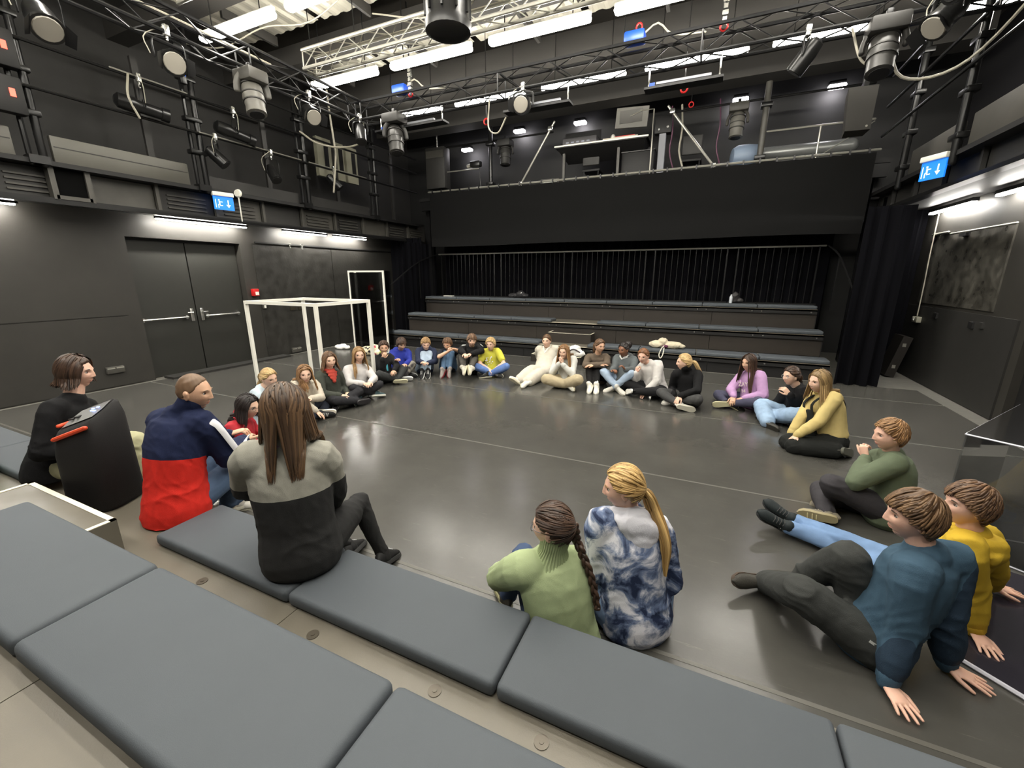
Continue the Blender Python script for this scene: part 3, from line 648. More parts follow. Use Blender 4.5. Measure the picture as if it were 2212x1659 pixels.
# ================================================================= LAMPS ON THE RIG
def fixture(kind,label,p,aim,hang=.35,group=None):
    p=np.array(p,float); names={'fresnel':'stage_spotlight','profile':'profile_spotlight','par':'par_can','mover':'moving_head_light'}
    t=thing(names[kind],label,'spotlight',tuple(p),group=group); d=nrm0(aim); z=np.array((0,0,1.)); x=np.cross(d,z); x=x/(np.linalg.norm(x)+1e-9); u=np.cross(x,d); c=np.array((0,0,-hang))
    b=MB(); b.box((0,0,-.02),(.06,.06,.12),bev=.012); b.tube([(0,0,.0),(0,0,-hang*.35)],.014,6); part('hook_clamp',b,M_chrome if kind!='mover' else M_black,t)
    if kind=='mover':
        mb_=M_grey if 'pale' in label else M_greyd; mh_=mat('mover_head',lin((96,94,88)),.45) if 'pale' in label else mat('mover_dark',lin((46,45,43)),.4)
        b=MB(); b.box((0,0,-.13),(.36,.3,.16),bev=.03); part('base',b,mb_,t)
        b=MB(); R_=.19
        P=[c+x*R_*s_*1.0+z*0 for s_ in(1,)]; arc=[c+x*R_*math.cos(a)+z*(R_*1.1*math.sin(a)) for a in np.linspace(0,math.pi,9)]
        b.tube(crom([c+x*R_-z*.04]+arc+[c-x*R_-z*.04],14),[(.05,.03)]*14,8); part('yoke',b,mb_,t)
        b=MB(); b.lathe([(.05,-.24),(.10,-.2),(.135,-.1),(.14,.05),(.125,.16),(.13,.26),(.10,.27)],c-z*.06,d,18); hd=part('head',b,mh_,t)
        b=MB(); b.lathe([(.095,0),(.095,.012)],c-z*.06+d*.265,d,16); part('lens',b,M_dark,hd)
        b=MB(); 
        for k in(-.12,.0,.1): b.lathe([(.146,-.008),(.146,.008)],c-z*.06+d*k,d,18)
        part('cooling_ring',b,M_greyd,hd)
        return t
    w_={'fresnel':.13,'profile':.085,'par':.10}[kind]; L={'fresnel':.30,'profile':.62,'par':.36}[kind]
    yk=w_+.025
    b=MB(); b.tube(crom([c+x*yk,c+x*yk+z*(hang*.5),c+x*yk*.6+z*hang*.68,c-x*yk*.6+z*hang*.68,c-x*yk+z*(hang*.5),c-x*yk],14),[(.006,.018)]*14,6); part('yoke',b,M_steel,t)
    b=MB()
    if kind=='fresnel': prof=[(.05,-.16),(.105,-.14),(.12,-.05),(.12,.08),(.135,.1),(.135,.15),(.118,.15)]
    elif kind=='profile': prof=[(.05,-.34),(.10,-.3),(.11,-.12),(.085,-.06),(.08,.2),(.095,.21),(.095,.30),(.075,.30)]
    else: prof=[(.04,-.2),(.08,-.17),(.10,-.06),(.10,.16),(.09,.16)]
    b.lathe(prof,c,d,18); bo=part('body',b,M_steel,t)
    e=prof[-1][1]; b=MB(); b.lathe([(prof[-1][0]*.96,0),(prof[-1][0]*.9,.008)] if kind=='fresnel' else [(prof[-1][0]*.94,-.02),(prof[-1][0]*.9,-.015)],c+d*(e+ (0 if kind=='fresnel' else .022)),d,16); part('lens',b,M_lens if kind=='fresnel' else M_dark,bo,'pale frosted lens' if kind=='fresnel' else 'dark open front')
    if kind!='profile':
        for k in range(4):
            a=k*math.pi/2; s_=x*math.cos(a)+u*math.sin(a); q_=-x*math.sin(a)+u*math.cos(a); r_=prof[-1][0]; o=c+d*e
            b=MB(); b.raw([o+s_*r_-q_*r_*.8,o+s_*r_+q_*r_*.8,o+s_*(r_*1.5)+q_*r_*.6+d*.09,o+s_*(r_*1.5)-q_*r_*.6+d*.09],[(0,1,2,3)])
            if k in(0,1,2) and kind=='fresnel' and k!=1: part('barn_door',b,M_black,bo)
    else:
        b=MB(); b.box(c+d*.0+u*.1,(.03,.03,.03)); b.cyl(c-x*.1,c+x*.1,.012,8); part('knob',b,M_black,bo)
    # safety cable loop
    b=MB(); b.tube(crom([(.02,0,.02),c*.4+x*(w_+.09),c*.9+x*(w_+.06)],8),.006,5); part('cable',b,M_cable,t)
    return t
def nrm0(v): v=np.asarray(v,float); return v/np.linalg.norm(v)
fixture('fresnel','spotlight with pale round lens at the top left corner of the picture',(-6.155,2.48,4.64),(.75,-.1,-.75),.42)
fixture('fresnel','spotlight with pale round lens left of the second gallery post',(-6.155,3.6,4.64),(.85,-.25,-.35),.34)
fixture('fresnel','spotlight with pale round lens near the far end of the left truss',(-6.155,5.6,4.64),(.75,-.3,-.5),.30)
fixture('fresnel','spotlight with pale round lens hanging under the back truss',(-2.92,6.775,4.64),(.15,-.95,-.25),.27)
fixture('mover','pale moving head light hanging under the left truss above the exit sign',(-6.155,4.62,4.64),(.25,-.1,-.95),.30)
fixture('mover','moving head light under the corner of the black trusses',(-5.42,6.775,4.64),(.2,-.2,-.95),.38)
fixture('mover','dark moving head hanging upside down at the left of the back gallery',(-5.12,10.75,5.2),(.05,-.15,-1),.32)
fixture('mover','pale moving head hanging at the right of the back gallery',(.17,10.75,5.25),(-.02,-.15,-1),.36)
fixture('mover','moving head light beside the hanging right loudspeaker',(1.5,6.775,4.64),(-.05,-.3,-.95),.30)
fixture('profile','long profile spotlight on the left gallery rail, left of the second post',(-8.05,4.2,4.68),(.25,.95,-.12),.42)
fixture('profile','long profile spotlight on the left gallery rail, right of the second post',(-8.05,5.6,4.68),(.25,.93,-.2),.40)
fixture('par','black par can pointing down on the left gallery above the exit sign',(-8.05,5.2,4.15),(.5,.45,-.7),.34)
fixture('par','small black par can on the left gallery between second and third post',(-8.05,6.25,4.15),(.6,-.1,-.8),.40)
fixture('par','black par can below the pale cabinets on the left gallery',(-8.05,7.8,4.17),(.5,.45,-.72),.30)
fixture('par','dark par can at the corner where the black trusses meet',(-6.155,6.7,4.64),(.3,-.3,-.9),.30)
fixture('par','dark par can under the right end of the back truss',(.75,6.775,4.64),(-.55,.2,-.8),.30)
fixture('profile','dark profile spotlight at the top right corner of the picture',(1.855,5.6,4.64),(-.75,-.4,-.4),.35)
fixture('fresnel','spotlight on the right truss beside the white cables',(1.855,6.3,4.64),(-.6,-.3,-.7),.32)
for i,(y,z,lab) in enumerate(((2.78,4.5,'dark box with a red lamp on the left gallery at the picture edge, upper one'),(2.75,3.98,'dark box with a red lamp on the left gallery at the picture edge, lower one'))):
    t=thing('dimmer_box',lab,'electrical box',(-8.1,y,z)); b=MB(); b.box((-.02,0,0),(.14,.3,.42),bev=.02); part('box',b,M_dark,t); b=MB(); b.box((.055,.04,.02),(.01,.05,.09)); part('red_lamp',b,mat('red_led',lin((255,50,40)),.3,emit=((1,.08,.05),2.5)),t,'glowing red lamp')
t=thing('dimmer_box','narrow box with a blue lamp on the second left gallery post','electrical box',(-8.08,4.85,5.02)); b=MB(); b.box((0,0,0),(.08,.1,.42),bev=.015); part('box',b,M_steel,t); b=MB(); b.box((.042,0,.03),(.01,.07,.25)); part('blue_lamp',b,mat('blue_lamp',lin((40,90,220)),.3,emit=((.05,.2,1),.8)),t,'glowing blue lamp')
# LED trays under back truss
for i,(x0,x1,z,lab) in enumerate(((-5.95,-4.45,4.40,'flat black light tray under the left part of the back truss'),(-3.3,-2.2,4.36,'flat black light tray behind the lens spotlight of the back truss'),(-1.12,-.12,4.34,'flat black light tray under the right part of the back truss'))):
    t=thing('light_tray',lab,'light fitting',((x0+x1)/2,6.95,z)); L=x1-x0
    b=MB(); b.box((0,0,0),(L,.2,.03)); part('tray',b,M_black,t); b=MB(); b.box((0,-.02,.06),(L*.7,.05,.03)); part('tube',b,mat('grey_tube',lin((150,152,160)),.35),t); b=MB(); b.box((-.4*L,-.03,.05),(.07,.05,.04)); part('connector',b,M_blue,t)
    for dx in(-L*.45,L*.45): b=MB(); b.tube([(dx,0,0),(dx,0,4.62-z)],.012,6); part('hanger',b,M_chrome,t)
# drum projector housing
t=thing('round_duct','big black ribbed drum hanging from the middle of the ceiling','duct',(-2.75,4.4,4.25))
b=MB(); b.lathe([(.19,0),(.235,.02),(.24,.1),(.225,.12),(.225,.95),(.2,.96)],(0,0,0),(0,0,1),24); dd_=part('drum',b,M_black,t)
for k in range(10):
    a=2*math.pi*k/10; b=MB(); b.box((.232*math.cos(a),.232*math.sin(a),.55),(.02,.02,.8),rot=((math.cos(a),-math.sin(a),0),(math.sin(a),math.cos(a),0),(0,0,1))); part('rib',b,M_steel,dd_)
b=MB(); b.tube([(0,0,.95),(0,0,2.05)],.05); part('hanger',b,M_black,t)
# hoists and red hooks
def hoist(x,y,z,lab):
    t=thing('chain_hoist',lab,'hoist',(x,y,z)); b=MB(); b.tube([(0,0,.12),(0,0,6.25-z)],.012,6); part('chain',b,M_steel,t)
    b=MB(); 
    for k in range(5): b.box((0,0,.05+.07*k),(.05+.02*(k%2),.05,.05))
    part('hook_block',b,M_chrome,t); b=MB(); b.tube([(.045*math.cos(a),0,.045*math.sin(a)-.03) for a in np.linspace(0,2*math.pi,13)],.012,6,cap=False); part('red_ring',b,M_red,t,'red safety ring')
hoist(-.18,6.9,4.93,'chain hoist holding the back truss right of the middle'); hoist(-5.13,6.9,4.93,'chain hoist holding the back truss near its left corner'); hoist(-6.3,1.2,4.93,'chain hoist on the left truss')
for i,(x,y,z,lab) in enumerate(((-3.9,7.4,4.45,'red rigging ring on the left post of the back gallery'),(-.62,7.2,4.38,'red rigging ring below the right light tray'),(-.75,10.7,5.3,'red rigging ring on the upper pipe of the back gallery'))):
    b=MB(); b.tube([(.045*math.cos(a),0,.05*math.sin(a)) for a in np.linspace(0,2*math.pi,13)],.013,6,cap=False)
    o=top('rigging_ring',b,M_red,lab,'ring',loc=(0,0,0)); o.location=(x,y,z)
    b=MB(); b.tube([(0,0,.05),(0,0,(6.2 if i<2 else 5.55)-z)],.007,5); part('cord',b,M_steel,o)
for x,lab in ((-5.35,'blue cable box lying on the back truss near its left corner'),(-1.3,'blue cable box with red hook lying on the back truss')):
    t=thing('cable_box',lab,'cable box',(x,6.92,4.92)); b=MB(); b.rbox(np.array((0,0,.08)),np.array((.14,.1,.07)),.03); part('body',b,M_blue,t)
    b=MB(); b.tube(crom([(.1,0,.1),(.3,0,.2),(.5,.05,.05),(.9,.05,.0)],10),.012,6); part('cable',b,M_cable,t)
    if x>-2: b=MB(); b.tube([(.05+.04*math.cos(a),0,.2+.05*math.sin(a)) for a in np.linspace(0,2*math.pi,11)],.012,6,cap=False); part('red_hook',b,M_red,t)
# cables
for i,(P,r,m,lab) in enumerate((
 ([(-7.7,7.45,6.31),(-7.7,7.5,5.2),(-7.7,7.55,4.6),(-7.75,7.6,4.3),(-7.8,7.5,3.6)],.02,M_cable,'bundle of pale cables hanging down at the left gallery cabinets'),
 ([(-8.0,6.95,4.68),(-7.8,7.2,4.5),(-7.4,7.5,4.45),(-6.6,7.2,4.4),(-6.25,6.9,4.65)],.018,M_cable,'pale cable swagged from the left gallery to the truss corner'),
 ([(1.55,6.9,4.6),(1.75,6.95,4.05),(2.2,6.7,4.0),(2.5,6.2,4.45),(2.62,5.7,5.0)],.016,M_cable,'long white cable swagged at the top right'),
 ([(1.2,6.9,4.6),(1.35,6.9,4.25),(1.6,6.9,4.15)],.013,M_cable,'short white cable loop at the right end of the back truss'),
 ([(2.575,5.68,5.6),(2.57,5.69,4.6),(2.565,5.67,4.0),(2.572,5.69,3.6)],.016,M_cable,'white cable running down the right gallery post'),
 ([(-3.6,6.95,4.6),(-3.62,6.95,4.2),(-3.45,6.95,4.1),(-3.3,6.95,4.3)],.012,M_cable,'thin cable loop left of the lens spotlight on the back truss'),
 ([(-8.1,4.1,4.68),(-8.0,4.0,4.35),(-8.02,4.1,4.1)],.016,M_cable,'grey cable loop at the left gallery profile spotlight'),
 ([(1.9,3.3,4.9),(2.2,4.0,4.4),(2.55,5.0,4.6)],.014,M_cable,'grey cable swagged at the upper right edge'),
 ([(-6.445,3.0,4.930),(-6.44,4.0,4.935),(-6.445,5.2,4.930)],.014,M_cable,'grey cable lying along the left truss'))):
    b=MB(); b.tube(crom(P,24),r,6); top('cable',b,m,lab,'cable',loc=P[0])
for i,(x,y,lab) in enumerate(((-3.0,5.9,'pale cable draped between the near and middle ceiling lights'),(-6.5,5.2,'pale cable draped behind the left ceiling light'))):
    b=MB(); b.tube(crom([(x-2,y,5.6),(x-1,y,5.35),(x,y,5.42),(x+1,y,5.3),(x+2,y,5.6)],24),.01,6); top('cable',b,M_cable,lab,'cable',loc=(x,y,5.6))
# right hanging loudspeaker
t=thing('hanging_speaker','dark angular loudspeaker hanging at the upper right','loudspeaker',(1.72,8.5,3.85))
b=MB(); pr=[(-.15,-.18),(.16,-.15),(.16,.2),(-.1,.2)]; v=[(x,y,z) for z in (0.02,.56) for x,y in pr]; v[4:]=[(x*1.15-.02,y*1.1,.58) for x,y in pr]; b.raw(v,[(3,2,1,0),(4,5,6,7),(0,1,5,4),(1,2,6,5),(2,3,7,6),(3,0,4,7)]); part('cabinet',b,mat('speaker_black',lin((44,42,38)),.6),t)
b=MB(); b.box((.02,0,.62),(.06,.3,.06)); b.tube([(.02,0,.6),(.02,0,2.2)],.025); part('bracket',b,M_steel,t); b=MB(); b.cyl((.1,-.19,.06),(.1,-.185,.06),.015); part('badge',b,M_alu,t)
# ================================================================= FREE OBJECTS
# white cube frame
def bar(b,a,c,w_): 
    a=np.array(a,float);c=np.array(c,float); d=np.abs(c-a)+w_; b.box((a+c)/2,d); return b
t=thing('cube_frame','open white cuboid frame of square bars standing left of the circle of children','frame',(-5.75,4.8,0)); Q=(-5.75,4.8,0)
x0,x1,y0,y1,zt,wb=-6.5,-5.0,4.27,5.3,1.415,.045
for x in(x0,x1):
    for y in(y0,y1): part('post',bar(MB(),(x,y,wb/2+.004),(x,y,zt-wb),wb),M_white,t,sub=Q)
for z in(zt,):
    for y in(y0,y1): part('beam',bar(MB(),(x0,y,z),(x1,y,z),wb),M_white,t,sub=Q)
    for x in(x0,x1): part('beam',bar(MB(),(x,y0+wb,z),(x,y1-wb,z),wb),M_white,t,sub=Q)
# perspex screen frame
t=thing('perspex_screen','tall white framed clear perspex screen near the far left corner','screen',(-7.32,7.85,0)); Q=(-7.32,7.85,0)
for (x,y) in((-7.84,7.75),(-7.84,7.95),(-6.80,7.75)): part('post',bar(MB(),(x,y,.02),(x,y,1.9),.035),M_white,t,sub=Q)
part('beam',bar(MB(),(-7.80,7.75,1.9),(-6.84,7.75,1.9),.035),M_white,t,sub=Q); part('beam',bar(MB(),(-7.80,7.75,.02),(-6.84,7.75,.02),.035),M_white,t,sub=Q)
for z in(.02,1.9): part('beam',bar(MB(),(-7.84,7.79,z),(-7.84,7.91,z),.035),M_white,t,sub=Q)
b=MB(); b.box((-7.32,7.75,.96),(1.0,.008,1.82)); part('pane',b,M_gl,t,'clear pane',sub=Q)
b=MB(); b.box((-6.76,7.85,.96),(.012,.2,1.9)); part('pane',b,M_gl,t,'clear side pane',sub=Q)
# perspex box at right edge
t=thing('perspex_box','clear perspex box with pale edges at the right picture edge','display box',(2.3,3.3,0)); Q=(2.3,3.3,0)
ex=np.array((.815,-.58,0)); ey=np.array((.58,.815,0)); c0=np.array((1.66,3.64,0)); W_,D_,Hh=1.3,1.3,.80
def pt(a,c,z): return c0+ex*a+ey*c+np.array((0,0,z))
def sheet(ps,th=.008):
    b=MB(); ps=[np.array(p) for p in ps]; n=np.cross(ps[1]-ps[0],ps[2]-ps[0]); n=n/np.linalg.norm(n)*th; b.raw(ps+[p+n for p in ps],[(0,1,2,3),(7,6,5,4),(0,4,5,1),(1,5,6,2),(2,6,7,3),(3,7,4,0)]); return b
M_pe=mat('perspex_edge',lin((205,205,215)),.2,spec=.7)
part('top_pane',sheet([pt(0,0,Hh),pt(W_,0,Hh),pt(W_,D_,Hh),pt(0,D_,Hh)]),glass('smoky_perspex',(.85,.87,.92),.08,.10),t,'clear top pane',sub=Q)
for ps in ([pt(0,0,.02),pt(W_,0,.02),pt(W_,0,Hh),pt(0,0,Hh)],[pt(0,0,.02),pt(0,D_,.02),pt(0,D_,Hh),pt(0,0,Hh)]): part('side_pane',sheet(ps),M_gl,t,sub=Q)
for a,c in ((pt(0,0,Hh),pt(W_,0,Hh)),(pt(0,0,Hh),pt(0,D_,Hh)),(pt(0,0,.012),pt(W_,0,.012)),(pt(0,0,.012),pt(0,D_,.012)),(pt(W_,0,.012),pt(W_,D_,.012))):
    b=MB(); b.tube([a,c],.006,6); part('edge_strip',b,M_pe,t,'pale edge',sub=Q)
# dark sheet lying on the floor by the boys' hands
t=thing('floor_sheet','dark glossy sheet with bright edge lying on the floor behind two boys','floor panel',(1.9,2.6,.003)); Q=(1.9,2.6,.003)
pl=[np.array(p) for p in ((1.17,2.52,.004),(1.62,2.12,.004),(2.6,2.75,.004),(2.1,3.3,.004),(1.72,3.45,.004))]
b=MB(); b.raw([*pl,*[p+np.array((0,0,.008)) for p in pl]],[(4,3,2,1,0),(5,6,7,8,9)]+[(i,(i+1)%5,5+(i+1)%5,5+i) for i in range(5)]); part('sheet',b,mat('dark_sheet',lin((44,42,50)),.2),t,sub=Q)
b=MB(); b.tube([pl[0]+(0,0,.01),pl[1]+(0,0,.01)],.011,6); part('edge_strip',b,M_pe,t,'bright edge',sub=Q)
# portable loudspeaker
def party_speaker():
    t=thing('portable_speaker','black portable loudspeaker with an orange-red handle, in front of the woman in black','loudspeaker',(-3.62,1.2,.312),math.radians(24))
    b=MB(); sec=[(0,.150,.15),(.03,.168,.165),(.5,.162,.155),(.60,.150,.135),(.625,.135,.115)]; v=[];f=[];n=28
    for z,a,c in sec:
        for k in range(n):
            an=2*math.pi*k/n; e=.55; ca,sa=math.cos(an),math.sin(an); v.append((a*abs(ca)**e*np.sign(ca),c*abs(sa)**e*np.sign(sa),z+((.055*(a*abs(ca)**e*np.sign(ca))/.15+.06*(c*abs(sa)**e*np.sign(sa))/.13) if z>.45 else 0)))
    for i in range(len(sec)-1):
        for k in range(n): f.append((i*n+k,i*n+(k+1)%n,(i+1)*n+(k+1)%n,(i+1)*n+k))
    f.append(tuple(reversed(range(n)))); f.append(tuple((len(sec)-1)*n+k for k in range(n))); b.raw(v,f,0,True); part('cabinet',b,mat('speaker_cloth',lin((20,18,19)),.75,bump=.2,bscale=300),t)
    b=MB(); sl=.055/.15
    def tz(x,dz=0,y=0): return .625+sl*x+dz+.06*y/.13
    v=[(x,y,tz(x,.008,y)) for x,y in ((-.11,-.07),(.11,-.07),(.125,0),(.11,.08),(-.11,.08),(-.125,0))]; b.raw(v,[(0,1,2,3,4,5)]); top_=part('control_panel',b,mat('speaker_top',lin((88,88,86)),.4),t,'grey control panel')
    b=MB(); 
    for x,y in ((.035,.01),(.06,.03),(.02,.035),(.065,-.005)): b.box((x,y,tz(x,.012,y)),(.014,.012,.006))
    part('indicator',b,mat('blue_led',lin((90,120,255)),.3,emit=((.2,.35,1),3)),top_,'blue lit indicators')
    for x in (-.085,-.045): b=MB(); b.box((x,.0,tz(x,.010)),(.02,.06,.008)); part('slot',b,M_dark,top_)
    b=MB(); b.tube([(-.10,-.138,tz(-.10,-.02,-.13)),(.12,-.138,tz(.12,-.02,-.13))],.014,8); part('handle',b,mat('orange_red',lin((226,76,40)),.45),t,'orange-red handle bar')
    b=MB(); b.tube([(-.135,-.06,tz(-.135,-.005)),(-.135,.0,tz(-.135,-.005))],.013,8); part('end_grip',b,mat('orange_red',lin((226,76,40)),.45),t,'orange-red end grip')
party_speaker()
# soft bundles
def bundle(name,label,cat,loc,blobs,m,seed,vox=.012,amp=.02,extra=()):
    t=thing(name,label,cat,loc); r_=np.random.default_rng(seed)
    pcs=[ell_np(c,r,None,14,10) for c,r in blobs]
    SOFT.append((t,pcs,vox,m,amp,seed)); 
    for nm,b,mm in extra: part(nm,b,mm,t)
    return t
SOFT=[]
bundle('canvas_bag','cream canvas bag with a hanging cord lying on the front far tier','bag',(-.68,8.98,.381),[((-.17,0,.07),(.17,.13,.075)),((-.06,0,.12),(.11,.1,.09)),((.13,0,.07),(.2,.12,.075)),((.28,.02,.05),(.1,.09,.05))],mat('canvas_cream',lin((204,194,170)),.9,bump=.2,bscale=200),3,extra=[('cord',MB().tube(crom([(-.02,-.12,.06),(-.05,-.24,.03),(-.09,-.26,-.1),(-.06,-.26,-.17),(-.02,-.26,-.1),(-.01,-.2,.03)],16),.010,6),mat('cord_white',lin((230,225,210)),.8)),('lining',MB().ell((0,-.1,.05),(.06,.03,.03)),mat('plum_lining',lin((92,40,70)),.8))])
bundle('white_towels','crumpled white cloth on the floor by the left wall','cloth',(-8.3,7.75,.004),[((-.1,0,.05),(.11,.1,.06)),((.04,0,.07),(.1,.09,.075)),((.14,.02,.045),(.08,.08,.05)),((-.02,-.06,.04),(.12,.06,.045))],mat('towel_white',lin((236,234,230)),.9),5)
bundle('patterned_bag','cream and dark patterned cloth bag on the floor by the perspex screen','bag',(-7.0,7.4,.004),[((-.12,0,.1),(.17,.14,.11)),((.08,.02,.13),(.18,.14,.13)),((.22,0,.08),(.12,.12,.09)),((-.25,.02,.08),(.1,.1,.08))],None,9)
bundle('shoulder_bag','white and dark bag behind the girl in the cream hoodie','bag',(-5.05,3.95,.004),[((-.05,0,.2),(.13,.12,.2)),((.05,.05,.3),(.11,.1,.13))],mat('bag_white',lin((222,226,236)),.7),12)
bundle('small_bag','white bag with dark trim behind the girl with clasped hands','bag',(-2.42,8.45,.172),[((0,0,.11),(.14,.12,.12)),((.1,-.02,.06),(.12,.1,.07))],mat('cap_white',lin((236,234,230)),.8),15,extra=[('trim',MB().tube(crom([(-.12,-.1,.1),(0,-.125,.16),(.13,-.1,.1)],10),.012,6),mat('trim_dark',lin((60,50,55)),.7))])
bundle('dark_shoes_bundle','dark rucksack with a glint of metal lying on the top tier left of centre','bag',(-4.75,10.75,1.212),[((-.12,0,.06),(.16,.12,.07)),((.08,0,.09),(.14,.12,.1)),((.22,0,.06),(.1,.1,.06))],mat('rucksack',lin((34,33,35)),.6),18,extra=[('buckle',MB().box((.14,-.12,.13),(.05,.02,.04),bev=.01),M_chrome)])
bundle('bottle_bag','small dark bag with clear bottle on the top tier right of centre','bag',(.55,10.75,1.212),[((0,0,.12),(.09,.08,.13)),((.1,0,.06),(.08,.07,.06))],mat('rucksack2',lin((38,36,36)),.6),21,extra=[('bottle',MB().lathe([(.03,0),(.035,.02),(.035,.13),(.014,.17),(.014,.19)],(-.08,-.06,.0),(0,0,1),12),mat('bottle_clear',lin((200,205,210)),.1))])
b=MB(); b.box((0,0,.012),(.3,.12,.022),bev=.006); o=top('folded_paper',b,mat('paper_white',lin((215,212,205)),.8),'small pale folded item at the left end of the top tier','paper'); o.location=(-6.9,10.6,1.212)
bundle('green_bag','green fabric bag cut by the left picture edge','bag',(-4.95,.98,.312),[((0,0,.12),(.1,.09,.13)),((0,0,.2),(.07,.07,.07))],mat('green_cloth',lin((24,150,96)),.7),25)
# wall bits
b=MB(); b.box((-8.8,6.02,1.46),(.09,.13,.15),bev=.012); o=top('fire_alarm_box',b,M_red,'red fire alarm box on the wall right of the double doors','alarm',loc=(-8.8,6.02,1.46)); b=MB(); b.box((.05,.01,-.02),(.01,.07,.07)); part('plate',b,M_white,o,'white press plate')
for i,(y,z,lab) in enumerate(((3.42,.3,'double wall socket low on the wall left of the double doors'),(6.85,.09,'low wall socket behind the white cube frame'))):
    t=thing('wall_socket',lab,'socket',(-8.83,y,z)); b=MB(); b.box((.01,0,0),(.05,.24,.11),bev=.008); part('plate',b,M_grey,t)
    for dy in(-.06,.06): b=MB(); b.box((.037,dy,.03),(.01,.1,.02)); part('flap',b,M_alu,t)
t=thing('light_switch','small grey switch on the wall right of the fire alarm','switch',(-8.83,6.2,1.15)); b=MB(); b.box((.01,0,0),(.04,.09,.09),bev=.01); part('plate',b,M_grey,t); b=MB(); b.box((.033,0,0),(.008,.04,.06)); part('rocker',b,M_white,t)
for i,y in enumerate((6.9,7.12)):
    b=MB(); b.box((-8.825,y,1.06),(.03,.14,.08)); top('wall_hatch',b,mat('olive_dark',lin((40,36,20)),.6),['small dark hatch on the left wall above the cube frame, left one','small dark hatch on the left wall above the cube frame, right one'][i],'hatch',loc=(-8.825,y,1.06))
# right wall rope and junction box
b=MB(); b.tube(crom([(3.44,10.0,2.92),(3.44,9.98,2.2),(3.45,9.95,1.6),(3.44,9.9,1.12)],12),.009,6); top('wall_cable',b,M_cable,'thin white cable hanging down the right wall to a junction box','cable',loc=(3.44,10.0,1.1))
t=thing('junction_box','small pale junction box low on the right wall','junction box',(3.45,9.9,1.05)); b=MB(); b.box((0,0,0),(.08,.2,.1),bev=.01); part('box',b,mat('junction_grey',lin((150,148,132)),.5),t); b=MB(); b.box((-.045,.03,.01),(.01,.06,.05)); part('cover',b,M_white,t)
t=thing('leaning_case','dark flat case leaning on the right wall beside the curtain','case',(3.2,9.9,.004)); b=MB(); b.box((.05,0,.38),(.14,.42,.75),rot=((math.cos(.2),0,math.sin(.2)),(0,1,0),(-math.sin(.2),0,math.cos(.2)))); part('case',b,mat('case_brown',lin((34,30,26)),.5),t)
for z in(.2,.6): b=MB(); b.box((-.03+z*.2,-.2,z),(.05,.03,.06)); part('corner_fitting',b,M_alu,t)
def build_soft():
    for t,pcs,vox,m,amp,seed in SOFT:
        if m is None: m=patt()
        W=np.random.default_rng(seed)
        remesh_obj('cloth_body',pcs,vox,m,t,lambda v,n,a=amp:clz(wrinkle(v,n,a,[],.9,60)),2)
def clz(v): v=v.copy(); v[:,2]=np.maximum(v[:,2],.002); return v
def patt():
    m=mat('bag_pattern',lin((220,210,180)),.85); t=NT(m); tc=t.add('ShaderNodeTexCoord'); n=t.add('ShaderNodeTexVoronoi'); n.inputs['Scale'].default_value=14
    t.link(tc.outputs['Object'],n.inputs['Vector']); r=t.add('ShaderNodeValToRGB'); r.color_ramp.interpolation='CONSTANT'; e=r.color_ramp.elements
    e[0].position=0; e[0].color=(*lin((228,218,186)),1); e[1].position=.55; e[1].color=(*lin((40,30,36)),1)
    x=e.new(.72); x.color=(*lin((150,170,60)),1); x=e.new(.82); x.color=(*lin((170,60,80)),1); x=e.new(.9); x.color=(*lin((232,222,196)),1)
    sp=t.add('ShaderNodeSeparateColor'); t.link(n.outputs['Color'],sp.inputs[0]); t.link(sp.outputs[0],r.inputs[0]); t.link(r.outputs[0],t.b.inputs['Base Color']); return m
# ================================================================= PEOPLE
import json as _json
JN=['pel','nck','hd','sL','sR','eL','eR','wL','wR','hL','hR','kL','kR','aL','aR','tL','tR']
def nrm(v): v=np.asarray(v,float); return v/(np.linalg.norm(v)+1e-12)
def orth(v,d): v=np.asarray(v,float); return nrm(v-d*(v@d))
SKIN={}
def skin_mat(k,col):
    if k in SKIN: return SKIN[k]
    m=mat('skin_'+k,lin(col),.5,bump=.06,bscale=180); t=NT(m)
    at=t.add('ShaderNodeAttribute',attribute_name='tint'); mx=t.add('ShaderNodeMix',data_type='RGBA',blend_type='MULTIPLY'); mx.inputs[0].default_value=1
    mx.inputs[6].default_value=(*lin(col),1); t.link(at.outputs['Color'],mx.inputs[7]); t.link(mx.outputs[2],t.b.inputs['Base Color'])
    t.b.inputs['Subsurface Weight'].default_value=.08; t.b.inputs['Subsurface Radius'].default_value=(.6,.25,.15); t.b.inputs['Subsurface Scale'].default_value=.02
    SKIN[k]=m; return m
def hair_mat(k,col,col2=None):
    if 'hair_'+k in MATS: return MATS['hair_'+k]
    m=bpy.data.materials.new('hair_'+k); m.use_nodes=True; t=NT(m); b=t.b
    at=t.add('ShaderNodeAttribute',attribute_name='sv')
    mx=t.add('ShaderNodeMix',data_type='RGBA'); c=lin(col); c2=lin(col2) if col2 else tuple(min(1,x*1.7+.01) for x in c)
    mx.inputs[6].default_value=(*[x*.72 for x in c],1); mx.inputs[7].default_value=(*c2,1)
    t.link(at.outputs['Fac'],mx.inputs[0]); t.link(mx.outputs[2],b.inputs['Base Color'])
    b.inputs['Roughness'].default_value=.42; b.inputs['Specular IOR Level'].default_value=.4
    tc=t.add('ShaderNodeTexCoord'); n=t.add('ShaderNodeTexNoise'); n.inputs['Scale'].default_value=160; t.link(tc.outputs['Object'],n.inputs['Vector'])
    bp=t.add('ShaderNodeBump'); bp.inputs['Strength'].default_value=.1; bp.inputs['Distance'].default_value=.002; t.link(n.outputs[0],bp.inputs['Height']); t.link(bp.outputs[0],b.inputs['Normal'])
    MATS['hair_'+k]=m; return m
